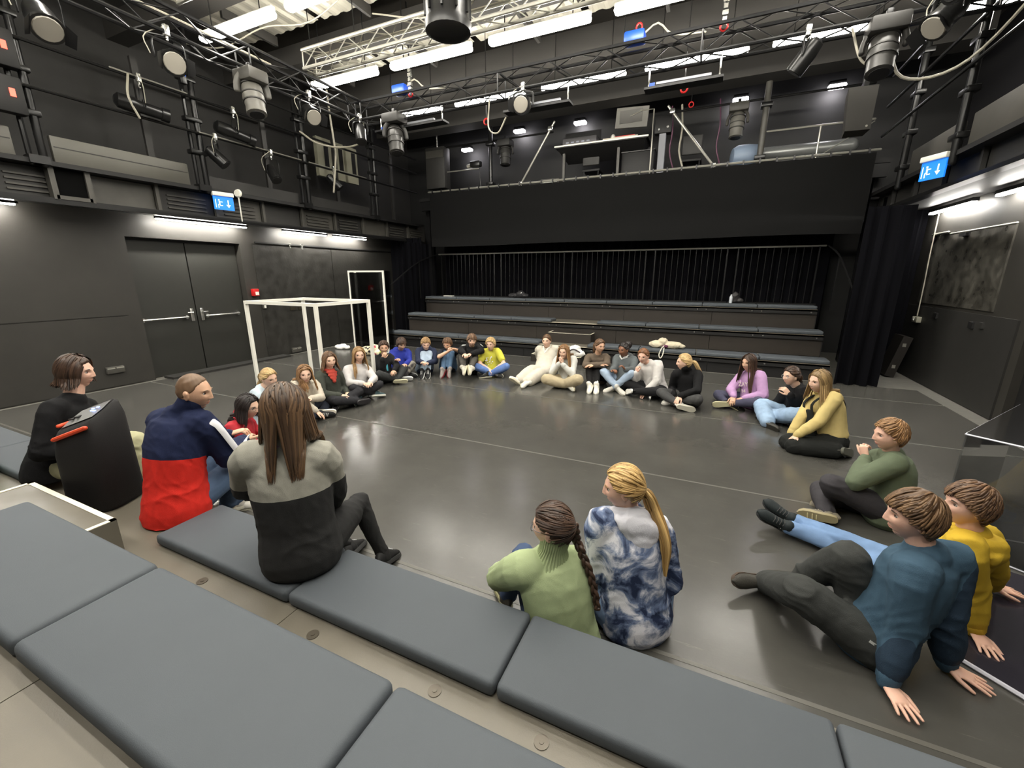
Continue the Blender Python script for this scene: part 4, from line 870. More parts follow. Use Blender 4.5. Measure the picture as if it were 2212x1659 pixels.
def dsat(c,f=.86):
    g=sum(c)/3; return tuple(g+(x-g)*f for x in c)
def cloth(k,col,knit=0,rough=.85):
    col=dsat(col)
    return mat('cloth_'+k,lin(col),rough,bump=.22 if not knit else .25,bscale=320 if not knit else 420,var=.07,vscale=14,spec=.25)
def denim(k,col):
    col=dsat(col,.75); return mat('denim_'+k,lin(col),.85,bump=.25,bscale=420,var=.22,vscale=9,spec=.2)
def zone2(k,colA,colB):
    # two colours split along the garment by the 'zone' attribute
    if 'zone_'+k in MATS: return MATS['zone_'+k]
    m=cloth('zone_'+k,colA); t=NT(m)
    at=t.add('ShaderNodeAttribute',attribute_name='zone'); g=t.add('ShaderNodeMath',operation='GREATER_THAN'); g.inputs[1].default_value=0; t.link(at.outputs['Fac'],g.inputs[0])
    tc=t.add('ShaderNodeTexCoord'); n=t.add('ShaderNodeTexNoise'); n.inputs['Scale'].default_value=30; t.link(tc.outputs['Object'],n.inputs['Vector'])
    mr=t.add('ShaderNodeMapRange'); mr.inputs[3].default_value=.85; mr.inputs[4].default_value=1.15; t.link(n.outputs[0],mr.inputs[0])
    mx=t.add('ShaderNodeMix',data_type='RGBA'); mx.inputs[6].default_value=(*lin(colA),1); mx.inputs[7].default_value=(*lin(colB),1); t.link(g.outputs[0],mx.inputs[0])
    sc=t.add('ShaderNodeVectorMath',operation='SCALE'); t.link(mx.outputs[2],sc.inputs[0]); t.link(mr.outputs[0],sc.inputs['Scale']); t.link(sc.outputs[0],t.b.inputs['Base Color'])
    MATS['zone_'+k]=m; return m
def tiedye():
    m=cloth('tie_dye',(200,205,215)); t=NT(m)
    tc=t.add('ShaderNodeTexCoord'); n=t.add('ShaderNodeTexNoise'); n.inputs['Scale'].default_value=7.5; n.inputs['Detail'].default_value=7; n.inputs['Roughness'].default_value=.6; n.inputs['Distortion'].default_value=.6
    t.link(tc.outputs['Object'],n.inputs['Vector']); r=t.add('ShaderNodeValToRGB'); e=r.color_ramp.elements
    e[0].position=.42; e[0].color=(*lin((38,48,75)),1); e[1].position=.60; e[1].color=(*lin((225,225,232)),1)
    x=e.new(.50); x.color=(*lin((105,120,150)),1)
    t.link(n.outputs[0],r.inputs[0]); t.link(r.outputs[0],t.b.inputs['Base Color']); return m
def camo():
    m=cloth('camo',(90,88,84)); t=NT(m)
    tc=t.add('ShaderNodeTexCoord'); n=t.add('ShaderNodeTexNoise'); n.inputs['Scale'].default_value=12; n.inputs['Detail'].default_value=1
    t.link(tc.outputs['Object'],n.inputs['Vector']); r=t.add('ShaderNodeValToRGB'); r.color_ramp.interpolation='CONSTANT'; e=r.color_ramp.elements
    e[0].position=0; e[0].color=(*lin((52,50,52)),1); e[1].position=.47; e[1].color=(*lin((98,94,88)),1)
    x=e.new(.56); x.color=(*lin((130,126,118)),1)
    t.link(n.outputs[0],r.inputs[0]); t.link(r.outputs[0],t.b.inputs['Base Color']); return m
M_eye=mat('eye_white',lin((222,215,208)),.25); M_pup=mat('pupil',lin((16,12,10)),.15)
def iris_mat(k,c): return mat('iris_'+k,lin(c),.2)
# ---------- head: reference size, local x right, y forward, z up
def head_base(d):
    d=np.asarray(d,float); x,y,z=d[:,0],d[:,1],d[:,2]
    X=.0735*x; Y=.094*y; Z=.112*z
    up=np.clip(z,0,1); dn=np.clip(-z,0,1)
    Y=Y-.010*up**1.5
    X=X*(1-.36*dn**1.5)*(1+.03*up)
    bk=(y<0)
    Y=np.where(bk,Y*(1-.45*dn**1.2),Y*(1-.08*dn**2))
    Y=np.where(~bk,Y*.97,Y)
    Y=Y+.012*np.exp(-((z+.9)/.18)**2)*np.exp(-(x/.35)**2)*(y>-.2)
    return np.stack([X,Y,Z],1)
def sph(nu,nv):
    v,f=ell_np((0,0,0),(1,1,1),None,nu,nv); return v,f
def face_disp(P,fem=1):
    x,y,z=P[:,0],P[:,1],P[:,2]; fr=(y>.02)
    g=lambda a,s:np.exp(-(a/s)**2)
    dy=np.zeros(len(P))
    prof=np.interp(z,[-.043,-.036,-.029,-.02,.0,.014,.024],[0,.35,1,.86,.45,.16,0])
    dy+=.0185*g(x,.0105)*prof+.007*g(np.abs(x)-.0115,.006)*g(z+.031,.006)
    dy-=.0115*g(np.abs(x)-.031,.0155)*g(z-.004,.011)
    dy+=.0045*g(np.abs(x)-.03,.022)*g(z-.024,.008)
    dy+=.004*g(np.abs(x)-.040,.018)*g(z+.028,.018)
    dy+=.0065*g(x,.019)*(g(z+.0565,.0042)+1.0*g(z+.0665,.0052))-.003*g(x,.021)*g(z+.0612,.0016)
    dy-=.0035*g(x,.02)*g(z+.078,.006)
    Q=P.copy(); Q[:,1]+=dy*fr
    tint=np.ones((len(P),4))
    lip=np.clip(g(x,.0175)*(g(z+.0565,.0042)+g(z+.0665,.0055))*1.3,0,1)*fr
    ch=np.clip(g(np.abs(x)-.038,.017)*g(z+.03,.017),0,1)*fr*.22+.2*g(x,.012)*g(z+.028,.01)*fr
    for c,(a,b_) in enumerate(((.88,1.02),(.66,.86),(.66,.85))):
        tint[:,c]*=(1-lip)+lip*a; tint[:,c]*=(1-ch)+ch*b_
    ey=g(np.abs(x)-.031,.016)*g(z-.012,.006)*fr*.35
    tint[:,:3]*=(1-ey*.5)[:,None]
    return Q,tint
JOBS=[]
def remesh_obj(name,pieces,vox,mat_,parent,post=None,smooth=2,label=None,extra=None):
    V=[];F=[];o=0
    for v,f in pieces:
        V.append(v); F+= [tuple(i+o for i in q) for q in f]; o+=len(v)
    V=np.concatenate(V)
    me=bpy.data.meshes.new(name); me.from_pydata(V.tolist(),[],F); me.materials.append(mat_)
    ob=bpy.data.objects.new(name,me); COL.objects.link(ob); ob.parent=parent
    if label: ob['label']=label
    m=ob.modifiers.new('r','REMESH'); m.mode='VOXEL'; m.voxel_size=vox; m.use_smooth_shade=True
    if smooth: 
        s=ob.modifiers.new('s','SMOOTH'); s.iterations=smooth; s.factor=.5
    JOBS.append((ob,post,extra)); return ob
def run_jobs():
    dg=bpy.context.evaluated_depsgraph_get(); dg.update(); res=[]
    for ob,post,extra in JOBS:
        me=bpy.data.meshes.new_from_object(ob.evaluated_get(dg)); res.append(me)
    for (ob,post,extra),me in zip(JOBS,res):
        old=ob.data; mats=[m for m in old.materials]; nm=ob.name
        ob.modifiers.clear(); 
        n=len(me.vertices); v=np.zeros(n*3); me.vertices.foreach_get('co',v); v=v.reshape(-1,3)
        if extra=='body': BODYP.setdefault(ob.parent.name,[]).append((ob,me,v,post)); continue
        if post:
            nn=np.zeros(n*3); me.vertex_normals.foreach_get('vector',nn); r=post(v,nn.reshape(-1,3)); at={}
            if isinstance(r,tuple): v,at=r
            else: v=r
            me.vertices.foreach_set('co',v.ravel())
            for k,a in at.items():
                q=me.attributes.new(k,'FLOAT','POINT'); q.data.foreach_set('value',np.asarray(a,dtype=np.float32))
        fin(ob,me,mats)
    # merge body pieces of each person into one mesh
    for pn,L in BODYP.items():
        V=[];F=[];T=[];o=0
        for ob,me,v,post in L:
            tint=np.ones((len(v),4))
            if post: v,tint=post(v)
            nf=len(me.polygons); li=np.zeros(len(me.loops),dtype=int); me.loops.foreach_get('vertex_index',li)
            ls=np.zeros(nf,dtype=int); me.polygons.foreach_get('loop_start',ls); lt=np.zeros(nf,dtype=int); me.polygons.foreach_get('loop_total',lt)
            li=li+o; F+=[tuple(li[a:a+c]) for a,c in zip(ls.tolist(),lt.tolist())]; V.append(v); T.append(tint); o+=len(v)
        V=np.concatenate(V); T=np.concatenate(T)
        me=bpy.data.meshes.new('body'); me.from_pydata(V.tolist(),[],F); 
        ca=me.color_attributes.new('tint','FLOAT_COLOR','POINT'); ca.data.foreach_set('color',T.ravel().astype(np.float32))
        m0=L[0][0].data.materials[0]; par=L[0][0].parent
        fin(L[0][0],me,[m0]); 
        for q in L[1:]: bpy.data.objects.remove(q[0])
BODYP={}
def fin(ob,me,mats):
    me.materials.clear()
    for m in mats: me.materials.append(m)
    me.polygons.foreach_set('use_smooth',np.ones(len(me.polygons),dtype=bool)); me.polygons.foreach_set('material_index',np.zeros(len(me.polygons),dtype=np.int32)); me.update()
    me.name=ob.name.split('.')[0]; ob.data=me
WK=rng.normal(size=(5,3)); WK/=np.linalg.norm(WK,axis=1)[:,None]
def wrinkle(v,n,amp,joints,base=.3,freq=50):
    w=np.full(len(v),base)
    for j in joints: w+=np.exp(-np.sum((v-j)**2,1)/(.11**2))
    w=np.clip(w,0,1.1); s=np.zeros(len(v))
    warp=.6*np.sin(v@np.array([9.,13,7])+1)+.5*np.sin(v@np.array([-11.,6,15])+2)
    for k in range(4):
        kv=WK[k]*freq*(.7+.25*k); s+=(1-np.abs(np.sin(v@kv*.5+warp*(1.5+k)+k*1.7)))**2*(.45-.07*k)
    return v+n*((s-.45)*amp*w)[:,None]
def hand_pieces(wr,d,n,s,curl=.5,spread=.12,side=1,thumb=.6):
    # d: hand axis, n: palm normal (palm side), side=+1 right hand (thumb towards -x of d x ...)
    d=nrm(d); n=orth(n,d); x=np.cross(d,n)*side   # x points to thumb side
    x=-x
    S=s; out=[]
    pal=[wr-d*.012*S,wr+d*.02*S,wr+d*.055*S,wr+d*.083*S]
    out.append(tube_np(pal,[(.024*S,.017*S),(.029*S,.0165*S),(.035*S,.0145*S),(.035*S,.011*S)],12,True,side=x))
    L=[(.026,.068),(.009,.076),(-.009,.071),(-.026,.056)]
    for i,(off,ln) in enumerate(L):
        b0=wr+d*(.080-.004*abs(i-1))*S+x*off*S
        ang=spread*(1.3-.87*i); dd=nrm(d+x*ang); p=[b0-dd*.02*S,b0]; a=curl*(.55+.06*i)
        for q,fr in enumerate((.45,.31,.24)):
            c,s_=math.cos(a),math.sin(a); p.append(p[-1]+(dd*c+n*s_)*ln*fr*S); a+=curl*(1.0 if q==0 else .7)
        out.append(tube_np(p,np.array([.0088,.0086,.0078,.0072,.0058])*S,8,True))
    tb=wr+d*.024*S+x*.022*S+n*.004*S
    t1=nrm(d*.75+x*(.75)+n*.25*thumb); t2=nrm(d*.95+x*.25+n*.35*thumb)
    out.append(tube_np([wr+d*.012*S+x*.008*S,tb,tb+t1*.036*S,tb+t1*.036*S+t2*.030*S,tb+t1*.036*S+t2*.052*S],np.array([.014,.0135,.0105,.0095,.007])*S,8,True))
    return out
def shoe(an,to,sh,s,cols,parent,style='sneaker',high=0,flat=True):
    a=nrm(to-an); up=orth(sh-an,a); 
    x=np.cross(a,up); L=.25*s; heel=an-a*.062*s-up*.055*s
    ys=np.array([0,.05,.16,.32,.5,.68,.85,.96,1.0])*L; wd=np.array([.012,.027,.034,.034,.036,.042,.040,.027,.010])*s
    # sole
    v=[];f=[];n=len(ys)
    th=.024*s
    for zz,k in ((0,.93),(.35,1.06),(1,1.05)):
        for i in range(n): v.append(heel+a*ys[i]+x*wd[i]*k+up*(zz*th+ .012*s*max(0,ys[i]/L-.7)))
        for i in range(n-1,-1,-1): v.append(heel+a*ys[i]-x*wd[i]*k+up*(zz*th+.012*s*max(0,ys[i]/L-.7)))
    m=2*n
    for r in range(2):
        for i in range(m): f.append((r*m+i,r*m+(i+1)%m,(r+1)*m+(i+1)%m,(r+1)*m+i))
    f.append(tuple(reversed(range(m)))); f.append(tuple(2*m+i for i in range(m)))
    mu=cloth('shoe_%d_%d_%d'%cols[0],cols[0],rough=.6); ms=mat('sole_%d_%d_%d'%cols[1],lin(cols[1]),.6)
    # upper
    hs=np.array([.05,.078,.088,.092,.070,.052,.042,.030,.016])*s; 
    if high: hs[1:4]+=high*s
    P=[];R=[]
    for i in range(n):
        P.append(heel+a*ys[i]+up*(th*.6+hs[i]*.42)); R.append((max(wd[i]*.94,.008*s),max(hs[i]*.52,.01*s)))
    uv,uf=tube_np(P,R,14,True,side=x)
    # drop parts beneath sole top
    q=(uv-heel)@up; uv=uv+np.outer(np.clip(th*.45-q,0,None),up)
    b=MB(); b.raw(uv,uf,0,True); b.tube([an-up*.01*s,an+up*(.035+high)*s],[.043*s,.040*s],12)
    so=part('shoe',b,mu,parent); 
    b=MB(); b.raw(v,f,0,True); part('sole',b,ms,so)
    if len(cols)>2:
        b=MB()
        for k in range(4):
            c=heel+a*(L*(.40+.075*k))+up*(th*.6+np.interp(.40+.075*k,ys/L,hs)*.93+.004*s); w_=.021*s
            b.tube([c-x*w_-up*.006*s,c+up*.003*s,c+x*w_-up*.006*s],.0032*s,5)
        part('laces',b,mat('laces_%d_%d_%d'%cols[2],lin(cols[2]),.8),so)
    return so
def strands_np(paths,w,t,seed,ns=5):
    # paths (N,K,3), outward normals guessed; returns verts,faces,sv
    N,K,_=paths.shape; T=np.gradient(paths,axis=1); T/=np.linalg.norm(T,axis=2)[...,None]+1e-9
    c=paths.mean((0,1)); out=paths-c; S=np.cross(T,out); S/=np.linalg.norm(S,axis=2)[...,None]+1e-9; U=np.cross(S,T)
    prof=np.interp(np.linspace(0,1,K),[0,.15,.7,1],[.7,1,.85,.12])
    an=2*np.pi*np.arange(ns)/ns
    V=paths[:,:,None,:]+(S[:,:,None,:]*np.cos(an)[None,None,:,None]*(w[:,None]*prof)[:,:,None,None]+U[:,:,None,:]*np.sin(an)[None,None,:,None]*(t[:,None]*prof)[:,:,None,None])
    V=V.reshape(-1,3); i=np.arange(N)[:,None,None]*K*ns; k=np.arange(K-1)[None,:,None]*ns; a=np.arange(ns)[None,None,:]; a2=(a+1)%ns
    F=np.stack([i+k+a,i+k+a2,i+k+ns+a2,i+k+ns+a],-1).reshape(-1,4)
    sv=np.repeat(rng.random(N),K*ns); return V,F,sv
HL_AZ=[0,.55,.95,1.25,1.5,1.75,2.2,3.15]
def hair_mask_h(az,style):
    if style=='girl': h=[.066,.060,.030,.012,-.005,-.03,-.065,-.08]
    elif style=='fringe': h=[.046,.047,.038,.010,-.014,-.03,-.06,-.078]
    elif style=='buzz': h=[.072,.066,.050,.018,.0,-.02,-.04,-.055]
    else: h=[.068,.063,.046,.010,-.004,-.02,-.05,-.066]
    return np.interp(az,HL_AZ,h)
def make_hair(par,st,col,hs,Hc,R,tors,seed,name):
    # Hc head centre, R rows = local axes (right, fwd, up) in world
    r_=np.random.default_rng(seed)
    kind=st['k']; ml=st.get('line','boy'); thick=st.get('th',.013)
    d,f=sph(56,36); B=head_base(d)
    az=np.arctan2(np.abs(d[:,0]),d[:,1]); h=hair_mask_h(az,ml); mk=np.clip((B[:,2]-h)/.014+.5,0,1)
    nn=nrm_rows(B/np.array([.0735,.094,.112])**2)
    topk=.6+.55*np.clip(B[:,2]/.1,0,1)
    nz=.0018*np.sin(B@np.array([160.,90,70])+3*np.sin(B@np.array([60.,0,80])))
    shell=B+nn*((thick*topk+nz)*mk-.030*(1-mk))[:,None]
    V=[shell]; F=[np.array([q if len(q)==4 else (*q,q[2]) for q in f])]; SV=[.35+.25*np.sin(az*40+B[:,2]*60)*.5]
    # strand clumps: walk over scalp
    def walk(n,L,K,flow,lift,wid,cond=None,z0=None):
        dd=r_.normal(size=(n*6,3)); dd/=np.linalg.norm(dd,axis=1)[:,None]; bb=head_base(dd)
        a2=np.arctan2(np.abs(dd[:,0]),dd[:,1]); ok=bb[:,2]>hair_mask_h(a2,ml)+.006
        if cond is not None: ok&=cond(bb,a2)
        dd=dd[ok][:n]; n=len(dd)
        P=np.zeros((n,K,3)); p=dd.copy(); 
        LL=L*(.8+.4*r_.random(n))
        for k in range(K):
            bs=head_base(p); no=nrm_rows(bs/np.array([.0735,.094,.112])**2)
            P[:,k]=bs+no*((thick*.95+.002)*(1-.72*(k/(K-1))**3 if kind in('short','fringe') else 1)+lift*math.sin(math.pi*k/(K-1)))
            fl=flow(bs,p); fl=fl-no*np.sum(fl*no,1)[:,None]; fl=nrm_rows(fl)
            p2=nrm_rows((p*np.array([.0735,.094,.112])+fl*(LL/(K-1))[:,None])/np.array([.0735,.094,.112]))
            b2=head_base(p2); a3=np.arctan2(np.abs(p2[:,0]),p2[:,1]); ov=st.get('over',.004); okk=b2[:,2]>hair_mask_h(a3,ml)-np.interp(a3,[0,1.0,1.4,3.2],[ov,ov,.004,.012])
            p=np.where(okk[:,None],p2,p*.78+p2*.22)
        return P,dd
    cr=np.array([.008,-.045,.10])
    if kind in('short','fringe','buzz'):
        def flow(bs,p):
            v=bs-cr; v=v+np.where((bs[:,1]>.0)[:,None],np.array(st.get('sweep',(.35,.4,-.1)))*.08,0); return v
        n={'short':300,'fringe':360,'buzz':0}[kind]
        if n:
            P,_=walk(n,st.get('len',.06),6,flow,st.get('lift',.006),.01)
            v,ff,sv=strands_np(P,np.full(len(P),.0058),np.full(len(P),.0030),seed); V.append(v);F.append(ff);SV.append(sv)
    else:
        part_x=st.get('part',0.0)
        if kind in('long','bob'):
            # strands from the parting, down over sides/back, then hanging
            Ltot=st['len']; K=18; n=int(st.get('n',150)*1.5); dsc=np.array([.0735,.094,.112])
            dd=r_.normal(size=(n*8,3)); dd/=np.linalg.norm(dd,axis=1)[:,None]; bb=head_base(dd); a2=np.arctan2(np.abs(dd[:,0]),dd[:,1])
            ok=(bb[:,2]>np.maximum(hair_mask_h(a2,ml)+.004,-.035))&~((a2<.5)&(bb[:,2]<.090)); dd=dd[ok][:n]; bb=bb[ok][:n]; a2=a2[ok][:n]; n=len(dd); p=dd.copy()
            bk=a2>1.75; ay=bb[:,1]; Ls=np.maximum(.04,Ltot-(.112-bb[:,2])*1.1)*(.86+.24*r_.random(n))
            P=np.zeros((n,K,3)); step=Ls/(K-1); jit=r_.normal(size=n)*.18; hang=np.zeros(n,bool); cur=np.zeros((n,3)); lf=st.get('lift',.004)
            gl=R@np.array([0,0,-1.])   # gravity in head coords
            for k in range(K):
                bs=head_base(p); no=nrm_rows(bs/dsc**2)
                rl=(thick+lf*(.5+r_.random(n))+.003*r_.random(n))[:,None] if k==0 else rl; surf=bs+no*rl
                if k==0: cur=surf.copy()
                else:
                    upn=np.clip(bs[:,2]/.10,0,1); sx_=np.tanh((bs[:,0]-part_x)/.012)
                    fl=np.stack([sx_*(.15+.95*upn),-.12-.25*(bs[:,1]<0)-.35*upn*st.get('sweepb',1.),-np.ones(n)],1)
                    fl[bk]=np.stack([jit,np.full(n,-.55),-np.ones(n)],1)[bk]
                    fl2=nrm_rows(fl-no*np.sum(fl*no,1)[:,None])
                    p=nrm_rows((p*dsc+fl2*step[:,None])/dsc)
                    bs=head_base(p); no=nrm_rows(bs/dsc**2); surf=bs+no*rl
                    goh=hang|(bs[:,2]<st.get('hz',-.015))
                    wav=st.get('wave',.0)*np.sin(k*1.1+np.arange(n))[:,None]*np.stack([np.ones(n),np.ones(n)*.5,np.zeros(n)],1)
                    hp=cur+gl*step[:,None]+np.stack([np.sign(cur[:,0])*.003,np.where(bk,-.002,0),np.zeros(n)],1)*1.0+wav
                    if st.get('flick') and True: hp=hp+np.stack([np.sign(cur[:,0])*st['flick']*np.clip(k/K-.6,0,1),np.zeros(n),np.zeros(n)],1)
                    hp[:,0]-=np.where(bk,.05*hp[:,0],0)
                    cur=np.where(goh[:,None],hp,surf); hang=goh
                    fz=(cur[:,1]>.03)&(cur[:,2]<.062)&(np.abs(cur[:,0])<.060); cur[:,0]=np.where(fz,np.where(cur[:,0]>=part_x,1,-1)*(.060+.006*rl[:,0]/.02),cur[:,0])
                P[:,k]=cur
            W=P*hs; W=W@R+Hc
            # push off the torso
            W=tors(W.reshape(-1,3),np.repeat(bk|(ay<-.02) if not st.get('front') else bk,K)).reshape(n,K,3)
            v,ff,sv=strands_np(W,np.full(n,st.get('w',.012)*.8)*hs,np.full(n,.0036)*hs,seed,6)
            V[0]=shell*hs@R+Hc; V=[V[0],v]; F.append(ff); SV.append(sv)
            return fin_hair(par,V,F,SV,col,name,True,Hc,R,hs)
        # pulled back
        tie=np.array(st.get('tie',(0,-.098,.015)))
        def flow(bs,p): return tie-bs
        P,_=walk(260,.075,6,flow,.001,.01)
        v,ff,sv=strands_np(P,np.full(len(P),.006),np.full(len(P),.0022),seed); V.append(v);F.append(ff);SV.append(sv)
    V=[q*hs@R+Hc for q in V]
    if kind in('pony','braid','bun'):
        tw=tie*hs@R+Hc
        if kind=='bun':
            for off,rad in (st.get('buns') or [((0,-.02,.01),.04)]):
                v,ff=ell_np(tw+np.array(off)@R*hs,np.array((1,.9,.95))*rad*hs,R,14,10); 
                v=v+nrm_rows(v-v.mean(0))*(.006*np.sin(v@np.array([150.,110,140])))[:,None]
                V.append(v);F.append(np.array([q if len(q)==4 else (*q,q[2]) for q in ff]));SV.append(np.full(len(v),.4))
        else:
            Fh=nrm(np.array([R[1][0],R[1][1],0])); Rh=nrm(np.cross(Fh,[0,0,1])); pts=[Hc+(q[0]*Rh+q[1]*Fh+np.array([0,0,q[2]]))*hs for q in st['path']]; pts=crom([tw]+pts,22); n=st.get('n',46); K=22
            if kind=='pony':
                rad=np.interp(np.linspace(0,1,K),[0,.08,.35,.8,1],[.3,.8,1,.7,.2])*st.get('r',.03)
                pts=sm(tors(pts,True)); T=np.gradient(pts,axis=0); T/=np.linalg.norm(T,axis=1)[:,None]; s1=nrm_rows(np.cross(T,nrm(np.array([.3,.8,.2])))); s2=np.cross(T,s1)
                an=r_.uniform(0,2*np.pi,n); rr=np.sqrt(r_.random(n))
                P=pts[None]+(np.cos(an)*rr)[:,None,None]*s1[None]*rad[None,:,None]+(np.sin(an)*rr)[:,None,None]*s2[None]*rad[None,:,None]
                v,ff,sv=strands_np(P,np.full(n,.009)*hs,np.full(n,.006)*hs,seed,5); V.append(v);F.append(ff);SV.append(sv)
            else:
                pts=crom(list(pts[::3])+[pts[-1]],90); pts=sm(tors(pts,True),8); T=np.gradient(pts,axis=0); T/=np.linalg.norm(T,axis=1)[:,None]; out_=np.array(st.get('out',(0,-1,.2)))
                s1=nrm_rows(np.cross(T,nrm(out_))); s2=np.cross(s1,T); u=np.linspace(0,1,90); L=np.sum(np.linalg.norm(np.diff(pts,axis=0),axis=1)); ww=L/.055*2*np.pi*.5
                for k in range(3):
                    ph=u*ww+k*2*np.pi/3; P=pts+s1*(np.sin(ph)*.013*(1-.35*u))[:,None]+s2*(np.sin(2*ph)*.006)[:,None]
                    v,ff=tube_np(P,(.0125*(1-.4*u)),8,True); V.append(v);F.append(np.array([q for q in ff if len(q)==4]));SV.append(np.full(len(v),.3+.2*k))
                e=pts[-1]; P=np.stack([crom([e,e+T[-1]*.03+r_.normal(size=3)*.006,e+T[-1]*.085+r_.normal(size=3)*.016],6) for _ in range(18)])
                v,ff,sv=strands_np(P,np.full(18,.006),np.full(18,.004),seed,5); V.append(v);F.append(ff);SV.append(sv)
    return fin_hair(par,V,F,SV,col,name,False,Hc,R,hs)
def sm(p,n=4):
    p=p.copy()
    for _ in range(n): p[1:-1]=(p[:-2]+2*p[1:-1]+p[2:])/4
    return p
def nrm_rows(a): return a/(np.linalg.norm(a,axis=-1,keepdims=True)+1e-12)
def fin_hair(par,V,F,SV,col,name,done,Hc,R,hs):
    o=0;FF=[]
    for v,f in zip(V,F): FF.append(f+o); o+=len(v)
    V=np.concatenate(V); FF=np.concatenate(FF)
    L=[tuple(dict.fromkeys(q)) for q in FF.tolist()]
    me=bpy.data.meshes.new('hair'); me.from_pydata((V-np.array(par.location)).tolist(),[],L); me.materials.append(col)
    a=me.attributes.new('sv','FLOAT','POINT'); a.data.foreach_set('value',np.concatenate(SV).astype(np.float32))
    me.polygons.foreach_set('use_smooth',np.ones(len(L),dtype=bool)); me.update()
    ob=bpy.data.objects.new('hair',me); COL.objects.link(ob); ob.parent=par; return ob
def person(key,label,skin,hair,topw,bott,shoes,fine=.0065,coarse=.013,hands=None,extra=None,eye=(70,50,35),seat=None,socks=None,slim=1.0,floorz=.004,headk=1.0,brow=None,hcurl=.55,pitch=None,expr=None,roll=0):
    J=PJ[key]; s=J['s']; q={n:np.array(v) for n,v in zip(JN,J['j'])}
    org=np.array([q['pel'][0],q['pel'][1],seat or 0.]); par=thing('person',label,'person',tuple(org))
    q={n:v-org for n,v in q.items()}
    lk=J['look']; fw=np.array([lk[0],lk[1],0.]); pt=math.radians(lk[2] if pitch is None else pitch)
    F=nrm(fw*math.cos(pt)+np.array([0,0,math.sin(pt)])); Rt=nrm(np.cross(F,[0,0,1])); U=np.cross(Rt,F)
    if roll: cr_,sr_=math.cos(roll),math.sin(roll); Rt,U=Rt*cr_+U*sr_,U*cr_-Rt*sr_
    R=np.stack([Rt,F,U]); hs=(.94+.06*s)*headk*(1.0 if s<1.05 else 1.02); Hc=q['hd']
    # torso axes
    ax=nrm(q['nck']-q['pel']); hx=nrm(q['hR']-q['hL']); sx=nrm(q['sR']-q['sL']); fwd=nrm(np.cross(ax,(hx+sx)/2))*1.0
    fwd=-nrm(np.cross((hx+sx)/2,ax)) if False else nrm(np.cross(ax,nrm(hx+sx)))
    # forward should agree with knees
    if fwd@((q['kL']+q['kR'])/2-q['pel'])<0 : fwd=-fwd
    sp=[q['pel']+ax*0,q['pel']*.72+q['nck']*.28-fwd*.012*s,q['pel']*.4+q['nck']*.6-fwd*.02*s,q['pel']*.14+q['nck']*.86-fwd*.008*s,q['nck']*1.0]
    sp=crom(sp,9); u=np.linspace(0,1,9); sd=np.stack([nrm(hx*(1-t)+sx*t) for t in u])
    def torso(grow,k=1.0,low=0.0,top_=1.0):
        wx=np.interp(u,[0,.28,.6,.86,1],[.150,.128,.145,.150,.075])*s*slim*k+grow; wy=np.interp(u,[0,.28,.6,.86,1],[.112,.092,.100,.085,.055])*s*slim*k+grow
        return tube_np(sp,np.stack([wx,wy],1),18,True,side=sd)
    ms=skin_mat(*skin)
    # ----- body, coarse hidden part
    neckb=Hc-U*.055*hs-F*.012*hs
    limbs=[torso(-.014)]
    for S_ in 'LR':
        limbs.append(tube_np(crom([q['s'+S_]*.75+q['nck']*.25,q['s'+S_],q['e'+S_]],6),np.array([.05,.048,.044,.042,.038,.036])*s*slim,10))
        limbs.append(tube_np([q['e'+S_],q['e'+S_]*.6+q['w'+S_]*.4,q['w'+S_]],np.array([.036,.034,.024])*s*slim,10))
        limbs.append(tube_np(crom([q['h'+S_],q['k'+S_]],5),np.array([.076,.070,.060,.048,.042])*s*slim,12))
        limbs.append(tube_np(crom([q['k'+S_],q['k'+S_]*.6+q['a'+S_]*.4,q['a'+S_]],5),np.array([.041,.040,.038,.032,.028])*s*slim,12))
        limbs.append(tube_np([q['a'+S_],q['a'+S_]*.72+q['t'+S_]*.28-nrm(q['k'+S_]-q['a'+S_])*.026*s],np.array([.028,.022])*s,8))
    zf=floorz-0
    def clampf(v): v=v.copy(); v[:,2]=np.maximum(v[:,2],.012-(seat or 0)); return v
    remesh_obj('body',limbs,.02,ms,par,lambda v:(clampf(v),np.ones((len(v),4))),2,extra='body')
    # ----- head + neck, fine
    d,f=sph(40,28); hb=head_base(d)*hs@R+Hc
    hd=[(hb,f),tube_np([q['nck']-ax*.05*s,q['nck']+ax*.005,neckb,Hc-U*.02*hs-F*.01*hs],np.array([.075,.056,.050,.048])*s*(.96),14)]
    for sg in(-1,1):
        ec=np.array([sg*.0735,-.008,-.008])*hs@R+Hc; A=np.stack([nrm(Rt*.93*sg-F*.45),nrm(F*.9+Rt*.4*sg),U])
        hd.append(ell_np(ec,np.array((.0085,.0185,.031))*hs,A,10,8)); hd.append(ell_np(np.array([sg*.078,-.010,.004])*hs@R+Hc,np.array((.008,.0185,.019))*hs,A,10,8))
    def fpost(v):
        P=((v-Hc)/hs)@R.T; ins=(np.abs(P[:,0])<.07)&(P[:,2]>-.125)&(P[:,2]<.06)
        Q,t=face_disp(P); Q=np.where(ins[:,None],Q,P); t=np.where(ins[:,None],t,1.); return (Q*hs)@R+Hc,t
    remesh_obj('body',hd,fine,ms,par,fpost,2,extra='body')
    # ----- hands with forearms, fine
    hands=hands or {}
    short=topw.get('sleeve','long')=='short'
